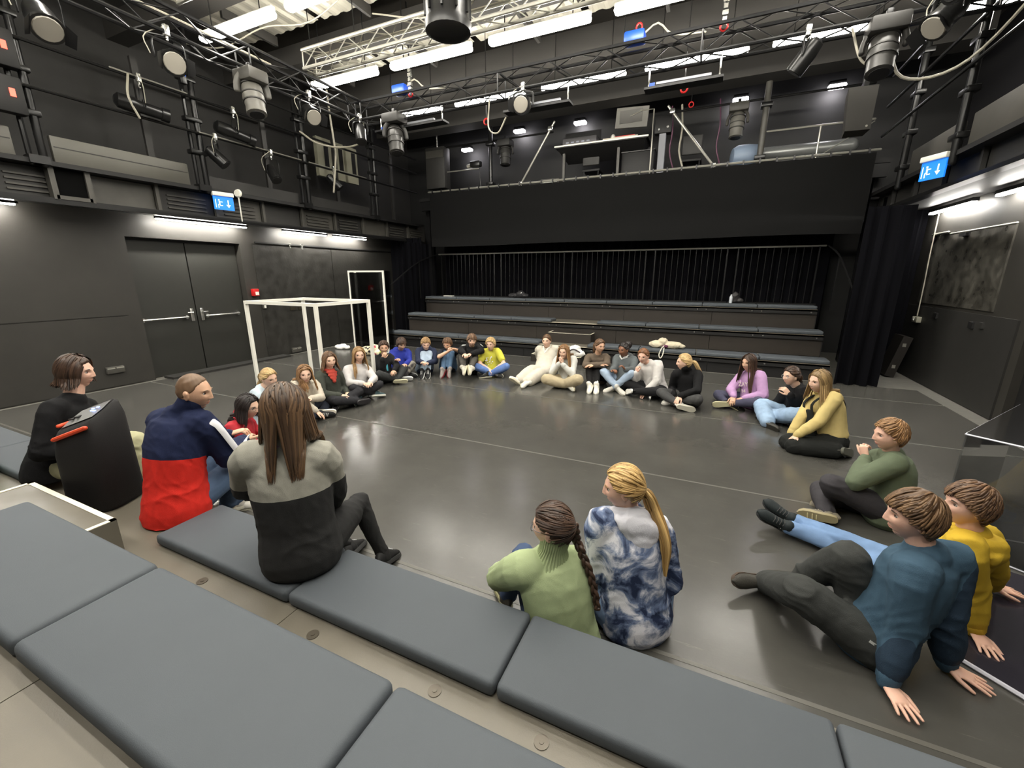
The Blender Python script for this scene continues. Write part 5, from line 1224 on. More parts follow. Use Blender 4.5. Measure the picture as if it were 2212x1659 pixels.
    for S_,sg in(('L',-1),('R',1)):
        o=hands.get(S_,{}); w=q['w'+S_]; e=q['e'+S_]; fa=nrm(w-e)
        dd=np.array(o['d'],float) if 'd' in o else fa
        nn=np.array(o.get('n',(0,0,-1)),float)
        if abs(nrm(dd)@nrm(nn))>.93: nn=nn+fwd*.8
        pcs=hand_pieces(w,dd,nn,s*.98,o.get('c',hcurl),o.get('sp',.12),sg,o.get('th',.6))
        pcs.append(tube_np([e*(1.0 if short else .45)+w*(0. if short else .55),e*.5+w*.5 if short else e*.3+w*.7,w+nrm(dd)*.01],np.array([.040 if short else .03,.034 if short else .028,.0225])*s,12))
        if short: pcs.append(tube_np([q['s'+S_]*.5+e*.5,e],np.array([.043,.038])*s,12))
        remesh_obj('body',pcs,max(.0035,fine*.72),ms,par,lambda v:(clampf(v),np.ones((len(v),4))),1,extra='body')
    # ----- eyes, brows
    d0=head_base(nrm_rows(np.array([[.031/.0735,.87,.004/.112]])))
    for sg in(-1,1):
        base=np.array([[sg*.031,.0,.004]]); dd=np.array([sg*.0318,0,.0045]); ysf=.094*.97*math.sqrt(max(0,1-(.031/.0735)**2-.0013))
        ys=ysf-.0112
        c=np.array([sg*.031,ys-.0065,.0042])*hs@R+Hc
        b=MB(); v,f=ell_np((0,0,0),np.array((.0125,.0092,.0120))*hs,None,14,10)
        # pole to +F
        W=v[:,0:1]*Rt+v[:,1:2]*U+v[:,2:3]*F
        Cc=c
        for i,fa_ in enumerate(f):
            pass
        zc=v[:,2]/(.0120*hs)
        mi=[0 if min(zc[list(fa_)])<.76 else (1 if min(zc[list(fa_)])<.93 else 2) for fa_ in f]
        b.v=[tuple(a) for a in (W+Cc)]; b.f=[tuple(a) for a in f]; b.m=mi; b.sm=[True]*len(f)
        part('eye',b,[M_eye,iris_mat('%d%d%d'%eye,eye),M_pup],par)
        # lid line and brow
        lp=[np.array([sg*(.031+tx),ys+.0042-abs(tx)*.18,.0042+.0082*(1-(tx/.0155)**2)-.0012])*hs@R+Hc for tx in np.linspace(-.0145,.0145,6)]
        b=MB(); b.tube(lp,np.array([.0010,.0016,.0019,.0019,.0016,.0010])*hs,5); part('eyelashes',b,mat('lash',lin((52,38,30)),.6),par)
        bp=[np.array([sg*(.030+tx),ysf+.0035-abs(tx+.004)*.32-(.004 if tx>.012 else 0),.0265-.004*((tx-.002)/.02)**2])*hs@R+Hc for tx in np.linspace(-.018,.019,6)]
        b=MB(); b.tube(bp,np.array([.0022,.0030,.0032,.0030,.0024,.0012])*hs,6); part('eyebrow',b,hair_mat(brow[0],brow[1]) if brow else hair[1],par)
    # ----- torso push for long hair
    pel,nck=q['pel']+org,q['nck']+org
    def tors(W,isback):
        W=W.copy(); t=np.clip(((W-pel)@ax)/np.linalg.norm(nck-pel),0,1.02); below=((W-nck)@ax)<.05
        c=pel+np.outer(t,nck-pel); dv=W-c; yy=dv@fwd; xx=dv@sx; lim=np.interp(t,[0,.6,.86,1,1.02],[.135,.135,.115,.085,.07])*s+topw.get('g',.012)*.9+.004+(.035 if topw.get('hood') else 0)*np.clip((t-.6)/.2,0,1)
        side=np.where(isback,-1,1); tgt=side*lim*np.sqrt(np.clip(1-(xx/(.2*s))**2,.05,1)); need=below&(np.abs(xx)<.2*s)&np.where(isback,yy>tgt,yy<tgt)
        W[need]+=np.outer((tgt-yy)[need],fwd); return W
    if hair: make_hair(par,hair[0],hair[1],hs,Hc+org,R,tors,hash(key)%1000 if False else int(key[1:])*7,key)
    # ----- top garment
    g=topw.get('g',.012); sr=topw.get('sr',1.0); jt=[q['eL'],q['eR'],q['pel']*.75+q['nck']*.25]
    tp=[]; ln=topw.get('len',.0)
    spT=sp.copy(); 
    spT=np.vstack([sp[0]-ax*ln,sp]) if ln>0 else sp[max(0,int(-ln*10)):]
    uu=np.linspace(0,1,9) if ln<=0 else np.r_[0,np.linspace(0,1,9)]
    if ln<0: uu=uu[len(uu)-len(spT):]
    sdT=sd if len(spT)==9 else (np.vstack([sd[0],sd]) if len(spT)==10 else sd[-len(spT):])
    wx=np.interp(uu,[0,.28,.6,.86,.97,1],[.163,.142,.155,.155,.085,.07])*s*slim+g; wy=np.interp(uu,[0,.28,.6,.86,.97,1],[.137,.112,.112,.092,.066,.06])*s*slim+g
    tp.append(tube_np(spT,np.stack([wx,wy],1),20,True,side=sdT))
    for S_ in 'LR':
        sh,e,w=q['s'+S_],q['e'+S_],q['w'+S_]; wrl=w-nrm(w-e)*.012*s
        base=sh*.55+q['nck']*.45-ax*.02*s
        if short: 
            mid=sh*.35+e*.65; P=crom([base,sh,mid],6); r=np.array([.062,.068,.066,.064,.062,.06])*s*sr+g*.5
            tp.append(tube_np(P,r,14,True))
        else:
            P=crom([base,sh,sh*.5+e*.5,e],8); r=np.array([.062,.064,.062,.058,.055,.052,.05,.048])*s*sr+g*.6
            tp.append(tube_np(P,r,14,True))
            P=[e,e*.6+wrl*.4,e*.25+wrl*.75,e*.08+wrl*.92,wrl]; ck=topw.get('cuff',.034)
            tp.append(tube_np(P,np.array([.048*sr+g*.6/s,.046*sr+g*.5/s,.041*sr+g*.45/s,.036*sr+g*.2/s,ck])*s,14,True))
    if topw.get('collar'):
        tp.append(tube_np([q['nck']-ax*.01,q['nck']*.45+neckb*.55,neckb-U*topw.get('cl',.0)],np.array([.078,.064,.063])*s,16,True))
    zone=topw.get('zone')
    def tpost(v,n):
        v=wrinkle(v,n,topw.get('wr',.011)*s,jt,topw.get('wb',.35)); v[:,2]=np.maximum(v[:,2],.008)
        if zone: return v,{'zone':zone(v,q,ax,fwd,s)}
        return v
    tg=remesh_obj(topw.get('name','sweatshirt'),tp,coarse,topw['m'],par,tpost,2,label=topw.get('label'))
    if not short and topw.get('cuffs',1):
        for S_ in 'LR':
            w,e=q['w'+S_],q['e'+S_]; dd=nrm(w-e); ck=topw.get('cuff',.034)*s; b=MB(); b.tube([w-dd*.055*s,w-dd*.045*s,w-dd*.012*s,w-dd*.003*s],np.array([ck*1.05+.006,ck*1.12+.008,ck*1.06+.007,ck*.98+.004]),14); part('cuff',b,topw.get('cm',topw['m']),par)
    if topw.get('hood'):
        hp=[]; c=q['nck']; ring=[]
        for k in range(13):
            a=math.pi*(.18+1.64*k/12) ; ring.append(c+ax*(.018-.018*math.cos(a))*s+fwd*math.cos(a)*.075*s+sx*math.sin(a)*.092*s-fwd*.012)
        hp.append(tube_np(ring,np.interp(np.linspace(0,1,13),[0,.3,.5,.7,1],[.022,.034,.044,.034,.022])*s,10,True))
        bb=c-fwd*.115*s-ax*.05*s; hp.append(ell_np(bb+ax*.03*s,np.array((.112,.036,.062))*s,np.stack([sx,fwd,ax]),16,12)); hp.append(ell_np(bb-ax*.03*s-fwd*.004,np.array((.066,.030,.070))*s,np.stack([sx,fwd,ax]),16,12))
        for sg_ in(-1,1): hp.append(tube_np(crom([c+sx*sg_*.10*s+ax*.012*s-fwd*.02*s,bb+sx*sg_*.095*s+ax*.045*s,bb+sx*sg_*.05*s-ax*.04*s,bb-ax*.095*s],8),.017*s,8))
        ho=remesh_obj('hood',hp,coarse*.85,topw.get('hm',topw['m']),par,lambda v,n:wrinkle(v,n,.01,[c],.6),2)
    # ----- trousers
    rk=bott.get('rk',1.0); ra=bott.get('ra',1.0); bg=bott.get('g',.008); bp_=[]
    bp_.append(tube_np([q['pel']-ax*.01,q['pel']+ax*.09*s],[(.158*s*slim+bg,.128*s*slim+bg),(.135*s*slim+bg,.105*s*slim+bg)],18,True,side=hx))
    for S_ in 'LR':
        h,k,a=q['h'+S_],q['k'+S_],q['a'+S_]; sh=nrm(a-k); end=a-sh*bott.get('cut',.03)*s
        bp_.append(tube_np(crom([h,h*.5+k*.5,k],7),np.array([.094,.092,.086,.080,.074,.067*rk,.062*rk])*s*slim+bg,16,True))
        bp_.append(tube_np(crom([k,k*.6+end*.4,end],7),np.array([.062*rk,.060*rk,.060*(rk+ra)/2,.057*(rk+ra)/2,.052*ra,.047*ra,.045*ra])*s*slim+bg,16,True))
    jt2=[q['kL'],q['kR'],q['hL'],q['hR'],q['aL'],q['aR']]
    bz=bott.get('zmin',.006)
    def bpost(v,n):
        v=wrinkle(v,n,bott.get('wr',.012)*s,jt2,.3,45); v[:,2]=np.maximum(v[:,2],bz if not seat else np.where(np.linalg.norm(v[:,:2]-q['pel'][:2],axis=1)<.22,.006,-9)); return v
    remesh_obj(bott.get('name','trousers'),bp_,coarse,bott['m'],par,bpost,2)
    # ----- shoes, socks
    if shoes:
        for S_ in 'LR':
            a,t,k=q['a'+S_],q['t'+S_],q['k'+S_]; shoe(a,t,k,s,shoes['c'],par,high=shoes.get('high',0))
            if socks:
                d_=nrm(k-a); b=MB(); b.tube([a,a+d_*.05*s,a+d_*socks[1]*s],np.array([.042,.041,.042])*s,14); part('sock',b,cloth('sock_%d'%sum(socks[0]),socks[0]),par)
    ctx=dict(q=q,s=s,hs=hs,Hc=Hc,R=R,ax=ax,fwd=fwd,sx=sx,par=par,org=org,neckb=neckb)
    for e in (extra or []): e(ctx)
    return ctx
def x_glasses(col):
    def fn(c):
        hs,R,Hc=c['hs'],c['R'],c['Hc']; b=MB(); W=lambda p:np.array(p)*hs@R+Hc
        for sg in(-1,1):
            ring=[W((sg*.031+.021*math.cos(a),.0905-.004*abs(math.cos(a)),.002+.0165*math.sin(a))) for a in np.linspace(0,2*math.pi,17)]
            b.tube(ring,.0015*hs,5,cap=False)
            b.tube([W((sg*.052,.086,.006)),W((sg*.076,.04,.008)),W((sg*.079,-.012,.006))],.0015*hs,5)
        b.tube([W((-.010,.093,.006)),W((0,.097,.008)),W((.010,.093,.006))],.0015*hs,5)
        part('glasses',b,mat('glasses_%d'%sum(col),lin(col),.3,metal=.6),c['par'])
    return fn
def x_scarf(col):
    def fn(c):
        q,ax,fwd,sx,s=c['q'],c['ax'],c['fwd'],c['sx'],c['s']; n=q['nck']; ring=[n+ax*.035*s+fwd*math.cos(a)*.062*s+sx*math.sin(a)*.068*s for a in np.linspace(0,2*math.pi,15)]
        p=[tube_np(ring,.03*s,10,True)]; tri=n+fwd*.085*s
        for k,(w_,z) in enumerate(((.1,.02),(.085,-.02),(.06,-.06),(.03,-.1))): p.append(ell_np(tri+ax*z*s+fwd*.012*k,np.array((w_,.022,.03))*s,np.stack([sx,fwd,ax]),14,8))
        remesh_obj('scarf',p,.011,cloth('scarf',col),c['par'],lambda v,nn:wrinkle(v,nn,.012,[n],.8),1)
    return fn
def x_shirt_v(col,dz=.12):
    def fn(c):
        q,ax,fwd,sx,s=c['q'],c['ax'],c['fwd'],c['sx'],c['s']; n=q['nck']+fwd*.07*s
        b=MB()
        for sg in(-1,1): b.tube([n+sx*sg*.075*s-fwd*.05*s+ax*.02,n+sx*sg*.055*s+fwd*.015+ax*.0,n+fwd*.055*s-ax*dz*s],np.array([(.02,.008),(.022,.008),(.01,.006)])*s,10,side=ax)
        part('collar',b,cloth('collar_%d'%sum(col),col),c['par'])
    return fn
def strip_on(c,pts,w,th,m,name,label=None,side=None):
    b=MB(); P=crom(pts,14); b.tube(P,np.array([(w,th)]*14),8,side=side); return part(name,b,m,c['par'],label)
def flat_text(c,txt,org,ux,uy,size,m,name='print'):
    cu=bpy.data.curves.new('t','FONT'); cu.body=txt; cu.size=size; cu.align_x='CENTER'; cu.extrude=.0015; cu.resolution_u=2
    o=bpy.data.objects.new('t',cu); COL.objects.link(o); dg=bpy.context.evaluated_depsgraph_get(); me=bpy.data.meshes.new_from_object(o.evaluated_get(dg)); bpy.data.objects.remove(o)
    ux=nrm(ux); uy=orth(uy,ux); uz=np.cross(ux,uy)
    v=np.zeros(len(me.vertices)*3); me.vertices.foreach_get('co',v); v=v.reshape(-1,3); W=org+np.outer(v[:,0],ux)+np.outer(v[:,1],uy)+np.outer(v[:,2],uz)
    me.vertices.foreach_set('co',W.ravel()); me.materials.clear(); me.materials.append(m); me.update(); return me
PJ={"p01":{"s":1.12,"j":[[-4.276,1.17,0.463],[-4.177,1.335,0.933],[-4.185,1.399,1.132],[-4.282,1.433,0.836],[-4.086,1.187,0.913],[-4.397,1.385,0.567],[-4.044,1.059,0.648],[-4.159,1.463,0.595],[-4.014,1.305,0.606],[-4.367,1.205,0.453],[-4.179,1.178,0.47],[-4.122,1.553,0.462],[-4.101,1.596,0.518],[-4.022,1.645,0.077],[-4.041,1.584,0.106],[-3.928,1.793,0.04],[-3.877,1.62,0.041]],"look":[0.725,0.689,-5]},"p02":{"s":1.16,"j":[[-3.002,1.315,0.392],[-3.036,1.442,0.931],[-2.921,1.493,1.103],[-3.203,1.425,0.88],[-2.866,1.471,0.898],[-3.29,1.569,0.623],[-2.873,1.601,0.62],[-3.138,1.775,0.676],[-3.03,1.808,0.639],[-3.102,1.319,0.39],[-2.91,1.275,0.378],[-3.202,1.729,0.518],[-3.003,1.698,0.452],[-3.208,1.791,0.098],[-3.23,1.726,0.096],[-3.243,1.968,0.053],[-3.17,1.896,0.05]],"look":[0.82,0.572,-8]},"p03":{"s":0.98,"j":[[-4.004,2.387,0.09],[-3.931,2.343,0.471],[-3.845,2.391,0.621],[-4.042,2.433,0.511],[-3.866,2.212,0.448],[-4.094,2.565,0.293],[-3.777,2.356,0.251],[-3.914,2.645,0.195],[-3.79,2.568,0.19],[-4.077,2.429,0.083],[-3.939,2.333,0.083],[-4.044,2.797,0.126],[-3.604,2.489,0.126],[-3.801,2.538,0.086],[-3.93,2.628,0.085],[-3.657,2.585,0.045],[-3.936,2.78,0.045]],"look":[0.95,0.311,-12]},"p04":{"s":0.98,"j":[[-4.655,3.098,0.095],[-4.668,3.092,0.514],[-4.566,3.134,0.657],[-4.742,3.21,0.463],[-4.593,2.965,0.505],[-4.734,3.325,0.231],[-4.459,3.034,0.293],[-4.518,3.344,0.193],[-4.42,3.231,0.201],[-4.721,3.15,0.087],[-4.598,3.035,0.087],[-4.635,3.51,0.129],[-4.244,3.141,0.13],[-4.432,3.218,0.086],[-4.547,3.326,0.085],[-4.283,3.244,0.045],[-4.53,3.477,0.045]],"look":[1.0,0.009,-10]},"p05":{"s":1.08,"j":[[-1.751,1.242,0.481],[-1.794,1.269,1.002],[-1.776,1.278,1.201],[-1.899,1.147,0.982],[-1.661,1.354,0.947],[-2.075,1.213,0.766],[-1.736,1.465,0.694],[-2.019,1.4,0.621],[-1.883,1.533,0.514],[-1.825,1.186,0.472],[-1.694,1.316,0.476],[-2.081,1.497,0.39],[-1.824,1.706,0.469],[-1.968,1.726,0.09],[-1.705,1.747,0.095],[-2.043,1.87,0.034],[-1.752,1.899,0.033]],"look":[-0.563,0.826,-5]},"p06":{"s":0.98,"j":[[-4.671,3.609,0.086],[-4.664,3.686,0.463],[-4.569,3.618,0.601],[-4.665,3.824,0.406],[-4.669,3.539,0.457],[-4.465,3.735,0.268],[-4.485,3.442,0.302],[-4.408,3.529,0.319],[-4.355,3.546,0.157],[-4.737,3.663,0.08],[-4.634,3.532,0.083],[-4.662,4.024,0.109],[-4.338,3.31,0.124],[-4.465,3.725,0.086],[-4.419,3.656,0.084],[-4.338,3.817,0.081],[-4.301,3.752,0.045]],"look":[0.88,-0.475,-5]},"p07":{"s":1.0,"j":[[-4.757,4.151,0.091],[-4.721,4.119,0.505],[-4.665,4.112,0.681],[-4.694,4.258,0.453],[-4.723,3.969,0.487],[-4.72,4.367,0.214],[-4.634,3.899,0.249],[-4.535,4.239,0.202],[-4.48,4.061,0.215],[-4.754,4.238,0.083],[-4.791,4.071,0.082],[-4.411,4.348,0.201],[-4.454,3.928,0.179],[-4.528,4.022,0.085],[-4.362,4.27,0.092],[-4.411,3.922,0.045],[-4.356,4.427,0.064]],"look":[0.918,-0.397,-3]},"p08":{"s":1.0,"j":[[-4.71,4.606,0.089],[-4.714,4.663,0.485],[-4.664,4.659,0.664],[-4.668,4.796,0.421],[-4.794,4.533,0.45],[-4.446,4.708,0.309],[-4.637,4.392,0.292],[-4.346,4.507,0.308],[-4.419,4.444,0.298],[-4.698,4.692,0.08],[-4.753,4.531,0.08],[-4.35,4.698,0.232],[-4.491,4.32,0.254],[-4.518,4.41,0.084],[-4.402,4.64,0.103],[-4.411,4.298,0.045],[-4.378,4.795,0.069]],"look":[0.819,-0.573,-3]},"p09":{"s":0.98,"j":[[-5.008,5.562,0.086],[-5.035,5.585,0.459],[-4.961,5.537,0.617],[-5.006,5.725,0.417],[-5.082,5.448,0.423],[-4.79,5.638,0.304],[-4.888,5.378,0.267],[-4.699,5.442,0.259],[-4.826,5.335,0.474],[-5.061,5.628,0.079],[-4.992,5.477,0.087],[-4.771,5.804,0.227],[-4.797,5.197,0.236],[-4.683,5.487,0.086],[-4.713,5.51,0.083],[-4.553,5.575,0.084],[-4.86,5.553,0.047]],"look":[0.705,-0.709,-5]},"p10":{"s":0.98,"j":[[-5.066,5.977,0.09],[-5.069,6.091,0.465],[-4.978,6.02,0.605],[-5.005,6.22,0.423],[-5.156,5.975,0.437],[-4.853,6.065,0.282],[-4.997,5.801,0.329],[-4.785,5.855,0.283],[-4.822,5.684,0.393],[-5.111,6.049,0.079],[-5.059,5.892,0.091],[-4.778,6.041,0.239],[-4.868,5.575,0.126],[-4.752,5.721,0.083],[-4.815,5.926,0.085],[-4.62,5.805,0.077],[-4.67,5.971,0.045]],"look":[0.844,-0.536,-18]},"p11":{"s":0.96,"j":[[-4.804,6.437,0.089],[-4.713,6.402,0.461],[-4.647,6.302,0.592],[-4.633,6.515,0.419],[-4.822,6.309,0.443],[-4.501,6.366,0.261],[-4.716,6.148,0.278],[-4.509,6.151,0.274],[-4.539,6.029,0.307],[-4.737,6.485,0.096],[-4.863,6.379,0.091],[-4.612,6.342,0.407],[-4.693,6.28,0.399],[-4.521,6.172,0.117],[-4.593,6.094,0.122],[-4.463,6.052,0.041],[-4.553,5.97,0.042]],"look":[0.661,-0.75,-20]},"p12":{"s":0.98,"j":[[-4.45,6.716,0.088],[-4.366,6.627,0.447],[-4.314,6.518,0.58],[-4.284,6.747,0.414],[-4.456,6.518,0.406],[-4.075,6.598,0.438],[-4.351,6.283,0.376],[-4.113,6.397,0.519],[-4.208,6.42,0.478],[-4.379,6.762,0.08],[-4.523,6.674,0.08],[-4.286,6.592,0.398],[-4.383,6.526,0.391],[-4.203,6.38,0.126],[-4.294,6.306,0.126],[-4.127,6.272,0.043],[-4.271,6.175,0.045]],"look":[0.148,-0.989,-22]},"p13":{"s":1.03,"j":[[-3.978,6.689,0.1],[-3.905,6.702,0.521],[-3.836,6.598,0.665],[-3.814,6.826,0.497],[-4.044,6.635,0.506],[-3.649,6.609,0.482],[-3.939,6.384,0.497],[-3.744,6.4,0.457],[-3.774,6.223,0.483],[-3.919,6.753,0.08],[-4.05,6.636,0.09],[-3.759,6.545,0.369],[-3.96,6.445,0.419],[-3.646,6.213,0.242],[-3.766,6.176,0.248],[-3.561,6.092,0.172],[-3.717,6.033,0.184]],"look":[0.576,-0.817,-8]},"p14":{"s":0.98,"j":[[-3.547,6.838,0.087],[-3.568,6.814,0.47],[-3.507,6.707,0.603],[-3.421,6.825,0.449],[-3.704,6.78,0.422],[-3.261,6.746,0.261],[-3.687,6.59,0.246],[-3.403,6.619,0.148],[-3.482,6.584,0.164],[-3.471,6.874,0.08],[-3.629,6.816,0.08],[-3.184,6.685,0.221],[-3.681,6.472,0.211],[-3.48,6.552,0.073],[-3.399,6.645,0.072],[-3.622,6.489,0.054],[-3.253,6.593,0.058]],"look":[0.098,-0.995,-5]},"p15":{"s":1.1,"j":[[-2.637,7.163,0.095],[-2.668,7.439,0.462],[-2.651,7.323,0.628],[-2.501,7.439,0.468],[-2.821,7.379,0.446],[-2.522,7.578,0.213],[-2.909,7.609,0.29],[-2.34,7.614,0.05],[-2.85,7.603,0.05],[-2.544,7.139,0.091],[-2.732,7.152,0.094],[-2.565,6.722,0.126],[-2.719,6.742,0.178],[-2.615,6.329,0.063],[-2.802,6.366,0.064],[-2.602,6.155,0.047],[-2.876,6.246,0.169]],"look":[0.033,-0.999,0]},"p16":{"s":1.02,"j":[[-2.021,6.642,0.093],[-2.06,6.617,0.49],[-2.043,6.472,0.608],[-1.908,6.599,0.468],[-2.203,6.642,0.437],[-1.874,6.433,0.258],[-2.225,6.447,0.252],[-2.032,6.393,0.42],[-2.085,6.4,0.428],[-1.941,6.606,0.102],[-2.107,6.655,0.08],[-1.736,6.296,0.216],[-2.282,6.319,0.162],[-2.046,6.433,0.065],[-1.927,6.399,0.084],[-1.94,6.553,0.035],[-1.831,6.272,0.045]],"look":[-0.008,-1.0,-5]},"p17":{"s":1.02,"j":[[-1.6,7.02,0.091],[-1.592,6.935,0.504],[-1.551,6.875,0.677],[-1.452,6.991,0.473],[-1.74,6.916,0.465],[-1.379,6.74,0.407],[-1.73,6.664,0.369],[-1.575,6.622,0.4],[-1.504,6.678,0.407],[-1.515,7.043,0.08],[-1.688,7.028,0.08],[-1.547,6.755,0.335],[-1.669,6.734,0.329],[-1.479,6.479,0.1],[-1.583,6.455,0.103],[-1.456,6.328,0.046],[-1.577,6.304,0.045]],"look":[0.74,-0.673,-5]},"p18":{"s":1.0,"j":[[-1.147,6.874,0.099],[-1.136,6.968,0.516],[-1.153,6.843,0.651],[-0.993,6.949,0.473],[-1.279,7.002,0.475],[-0.956,6.715,0.358],[-1.269,6.774,0.341],[-1.055,6.517,0.397],[-1.263,6.55,0.359],[-1.062,6.853,0.103],[-1.219,6.918,0.08],[-0.968,6.562,0.329],[-1.417,6.676,0.292],[-1.221,6.594,0.07],[-1.157,6.538,0.082],[-1.333,6.483,0.039],[-1.049,6.425,0.053]],"look":[-0.43,-0.903,-5]},"p19":{"s":1.02,"j":[[-0.592,6.703,0.091],[-0.718,6.653,0.487],[-0.804,6.554,0.622],[-0.577,6.592,0.499],[-0.827,6.734,0.415],[-0.573,6.465,0.261],[-0.92,6.671,0.17],[-0.719,6.398,0.096],[-0.888,6.543,0.359],[-0.508,6.679,0.081],[-0.668,6.748,0.085],[-0.53,6.3,0.156],[-1.012,6.59,0.168],[-0.888,6.383,0.098],[-0.671,6.466,0.085],[-0.966,6.515,0.043],[-0.67,6.307,0.049]],"look":[-0.191,-0.982,-8]},"p20":{"s":1.02,"j":[[-0.1,6.366,0.09],[-0.154,6.312,0.491],[-0.208,6.217,0.644],[-0.012,6.253,0.478],[-0.301,6.316,0.446],[0.003,6.053,0.298],[-0.345,6.427,0.204],[-0.209,6.032,0.203],[-0.297,6.206,0.16],[-0.02,6.329,0.082],[-0.168,6.422,0.082],[0.02,5.964,0.202],[-0.471,6.202,0.178],[-0.262,6.177,0.086],[-0.184,5.988,0.078],[-0.406,6.111,0.045],[-0.028,6.029,0.046]],"look":[-0.971,-0.24,-3]},"p21":{"s":1.03,"j":[[0.727,6.597,0.086],[0.669,6.632,0.485],[0.61,6.548,0.645],[0.772,6.513,0.475],[0.571,6.73,0.409],[0.822,6.37,0.247],[0.436,6.571,0.237],[0.594,6.352,0.182],[0.471,6.346,0.198],[0.78,6.527,0.093],[0.674,6.668,0.08],[0.753,6.15,0.199],[0.287,6.725,0.103],[0.457,6.357,0.092],[0.392,6.364,0.083],[0.609,6.338,0.031],[0.232,6.326,0.069]],"look":[-0.647,-0.762,-5]},"p22":{"s":1.03,"j":[[1.19,6.124,0.093],[1.124,6.009,0.48],[1.027,5.948,0.63],[1.171,5.859,0.481],[1.039,6.11,0.393],[1.12,5.983,0.243],[0.95,6.227,0.164],[1.03,5.858,0.416],[1.027,6.101,0.343],[1.252,6.06,0.083],[1.15,6.204,0.087],[1.137,5.713,0.219],[0.782,6.108,0.176],[0.915,5.986,0.086],[0.836,5.754,0.063],[0.755,5.988,0.047],[0.947,5.636,0.051]],"look":[-0.846,-0.533,-5]},"p23":{"s":1.05,"j":[[1.358,5.226,0.12],[1.241,5.274,0.593],[1.151,5.197,0.747],[1.289,5.123,0.595],[1.179,5.403,0.528],[1.173,5.024,0.362],[1.07,5.218,0.351],[1.007,5.015,0.189],[0.979,5.161,0.14],[1.371,5.135,0.113],[1.305,5.301,0.111],[1.0,4.99,0.073],[0.96,5.1,0.072],[1.384,4.988,0.089],[1.264,5.334,0.071],[1.478,5.116,0.035],[1.419,5.276,0.043]],"look":[-0.87,-0.493,-6]},"p24":{"s":1.0,"j":[[1.392,3.739,0.111],[1.344,3.742,0.545],[1.291,3.69,0.714],[1.318,3.59,0.538],[1.321,3.868,0.459],[1.124,3.58,0.359],[1.306,3.99,0.226],[1.203,3.737,0.5],[1.216,3.785,0.255],[1.339,3.673,0.144],[1.387,3.824,0.085],[0.995,3.6,0.302],[1.019,3.927,0.099],[1.121,3.844,0.064],[1.0,3.563,0.063],[0.971,3.797,0.034],[0.843,3.595,0.045]],"look":[-0.983,-0.186,-4]},"p25":{"s":1.03,"j":[[1.27,2.853,0.096],[1.371,2.729,0.509],[1.322,2.709,0.691],[1.3,2.588,0.508],[1.478,2.834,0.462],[1.394,2.628,0.26],[1.606,2.946,0.246],[1.44,2.618,0.04],[1.69,3.064,0.061],[1.242,2.767,0.097],[1.335,2.915,0.088],[1.024,3.09,0.083],[0.998,3.108,0.126],[0.675,3.225,0.086],[0.727,3.362,0.081],[0.537,3.185,0.167],[0.586,3.376,0.168]],"look":[-0.995,-0.104,0]},"p26":{"s":1.06,"j":[[0.916,2.314,0.101],[1.034,2.31,0.578],[0.96,2.309,0.76],[0.955,2.171,0.545],[1.169,2.393,0.544],[0.963,2.147,0.266],[1.16,2.295,0.281],[0.916,2.054,0.05],[1.206,2.292,0.048],[0.934,2.224,0.085],[0.931,2.404,0.081],[0.585,2.213,0.28],[0.778,2.348,0.449],[0.485,2.528,0.075],[0.661,2.552,0.141],[0.357,2.425,0.109],[0.494,2.543,0.111]],"look":[-1.0,0.01,-3]},"p27":{"s":0.98,"j":[[-0.453,1.542,0.103],[-0.547,1.574,0.533],[-0.535,1.563,0.713],[-0.651,1.465,0.515],[-0.461,1.673,0.464],[-0.813,1.569,0.342],[-0.46,1.771,0.224],[-0.757,1.776,0.293],[-0.669,1.805,0.286],[-0.526,1.514,0.137],[-0.391,1.599,0.09],[-0.729,1.685,0.402],[-0.585,1.733,0.379],[-0.854,1.741,0.072],[-0.48,1.873,0.068],[-0.951,1.862,0.047],[-0.333,1.827,0.037]],"look":[-0.999,0.054,-8]},"p28":{"s":1.06,"j":[[-0.177,1.953,0.107],[-0.258,2.044,0.591],[-0.29,1.996,0.778],[-0.383,1.943,0.572],[-0.117,2.087,0.521],[-0.372,1.944,0.291],[-0.028,2.067,0.254],[-0.411,2.164,0.208],[-0.226,2.197,0.223],[-0.252,1.901,0.099],[-0.111,2.016,0.104],[-0.57,2.145,0.141],[-0.077,2.409,0.188],[-0.191,2.098,0.083],[-0.258,2.083,0.083],[-0.232,1.94,0.035],[-0.109,2.01,0.044]],"look":[-0.984,-0.178,-8]}}
for _v in PJ['p27']['j']: _v[1]+=.05
S_L=('light',(226,186,162)); S_M=('warm',(208,166,138)); S_D=('brown',(134,92,68)); S_P=('pink',(224,180,158))
def armd(v,q,t0=.05):
    d=np.full(len(v),9.)
    for S_ in 'LR':
        for a,b in ((q['s'+S_],q['e'+S_]),(q['e'+S_],q['w'+S_])):
            ab=b-a; L=ab@ab; t=np.clip((v-a)@ab/L,.16 if a is q['s'+S_] else 0,1); d=np.minimum(d,np.linalg.norm(v-(a+t[:,None]*ab),axis=1))
    return d
def zb(lim): return lambda v,q,ax,fwd,s: lim*s-(v-q['pel'])@ax
def zjacket(lim): return lambda v,q,ax,fwd,s: np.where(armd(v,q)<.082*s,-.1,lim*s-(v-q['pel'])@ax)
def zarms(v,q,ax,fwd,s):
    sx=nrm(q['sR']-q['sL']); r=v-q['pel']; t=np.clip((r@ax)/np.linalg.norm(q['nck']-q['pel']),0,1.1); ba=q['nck']-q['pel']; dv=r-np.outer(t,ba); dt=np.sqrt(((dv@sx)/(.185*s))**2+((dv@fwd)/(.135*s))**2)
    return dt-armd(v,q)/(.062*s)
H_brown=hair_mat('brown',(78,56,42),(128,98,72)); H_dbrown=hair_mat('dark_brown',(48,36,30),(86,64,50)); H_black=hair_mat('black',(26,22,22),(52,44,42))
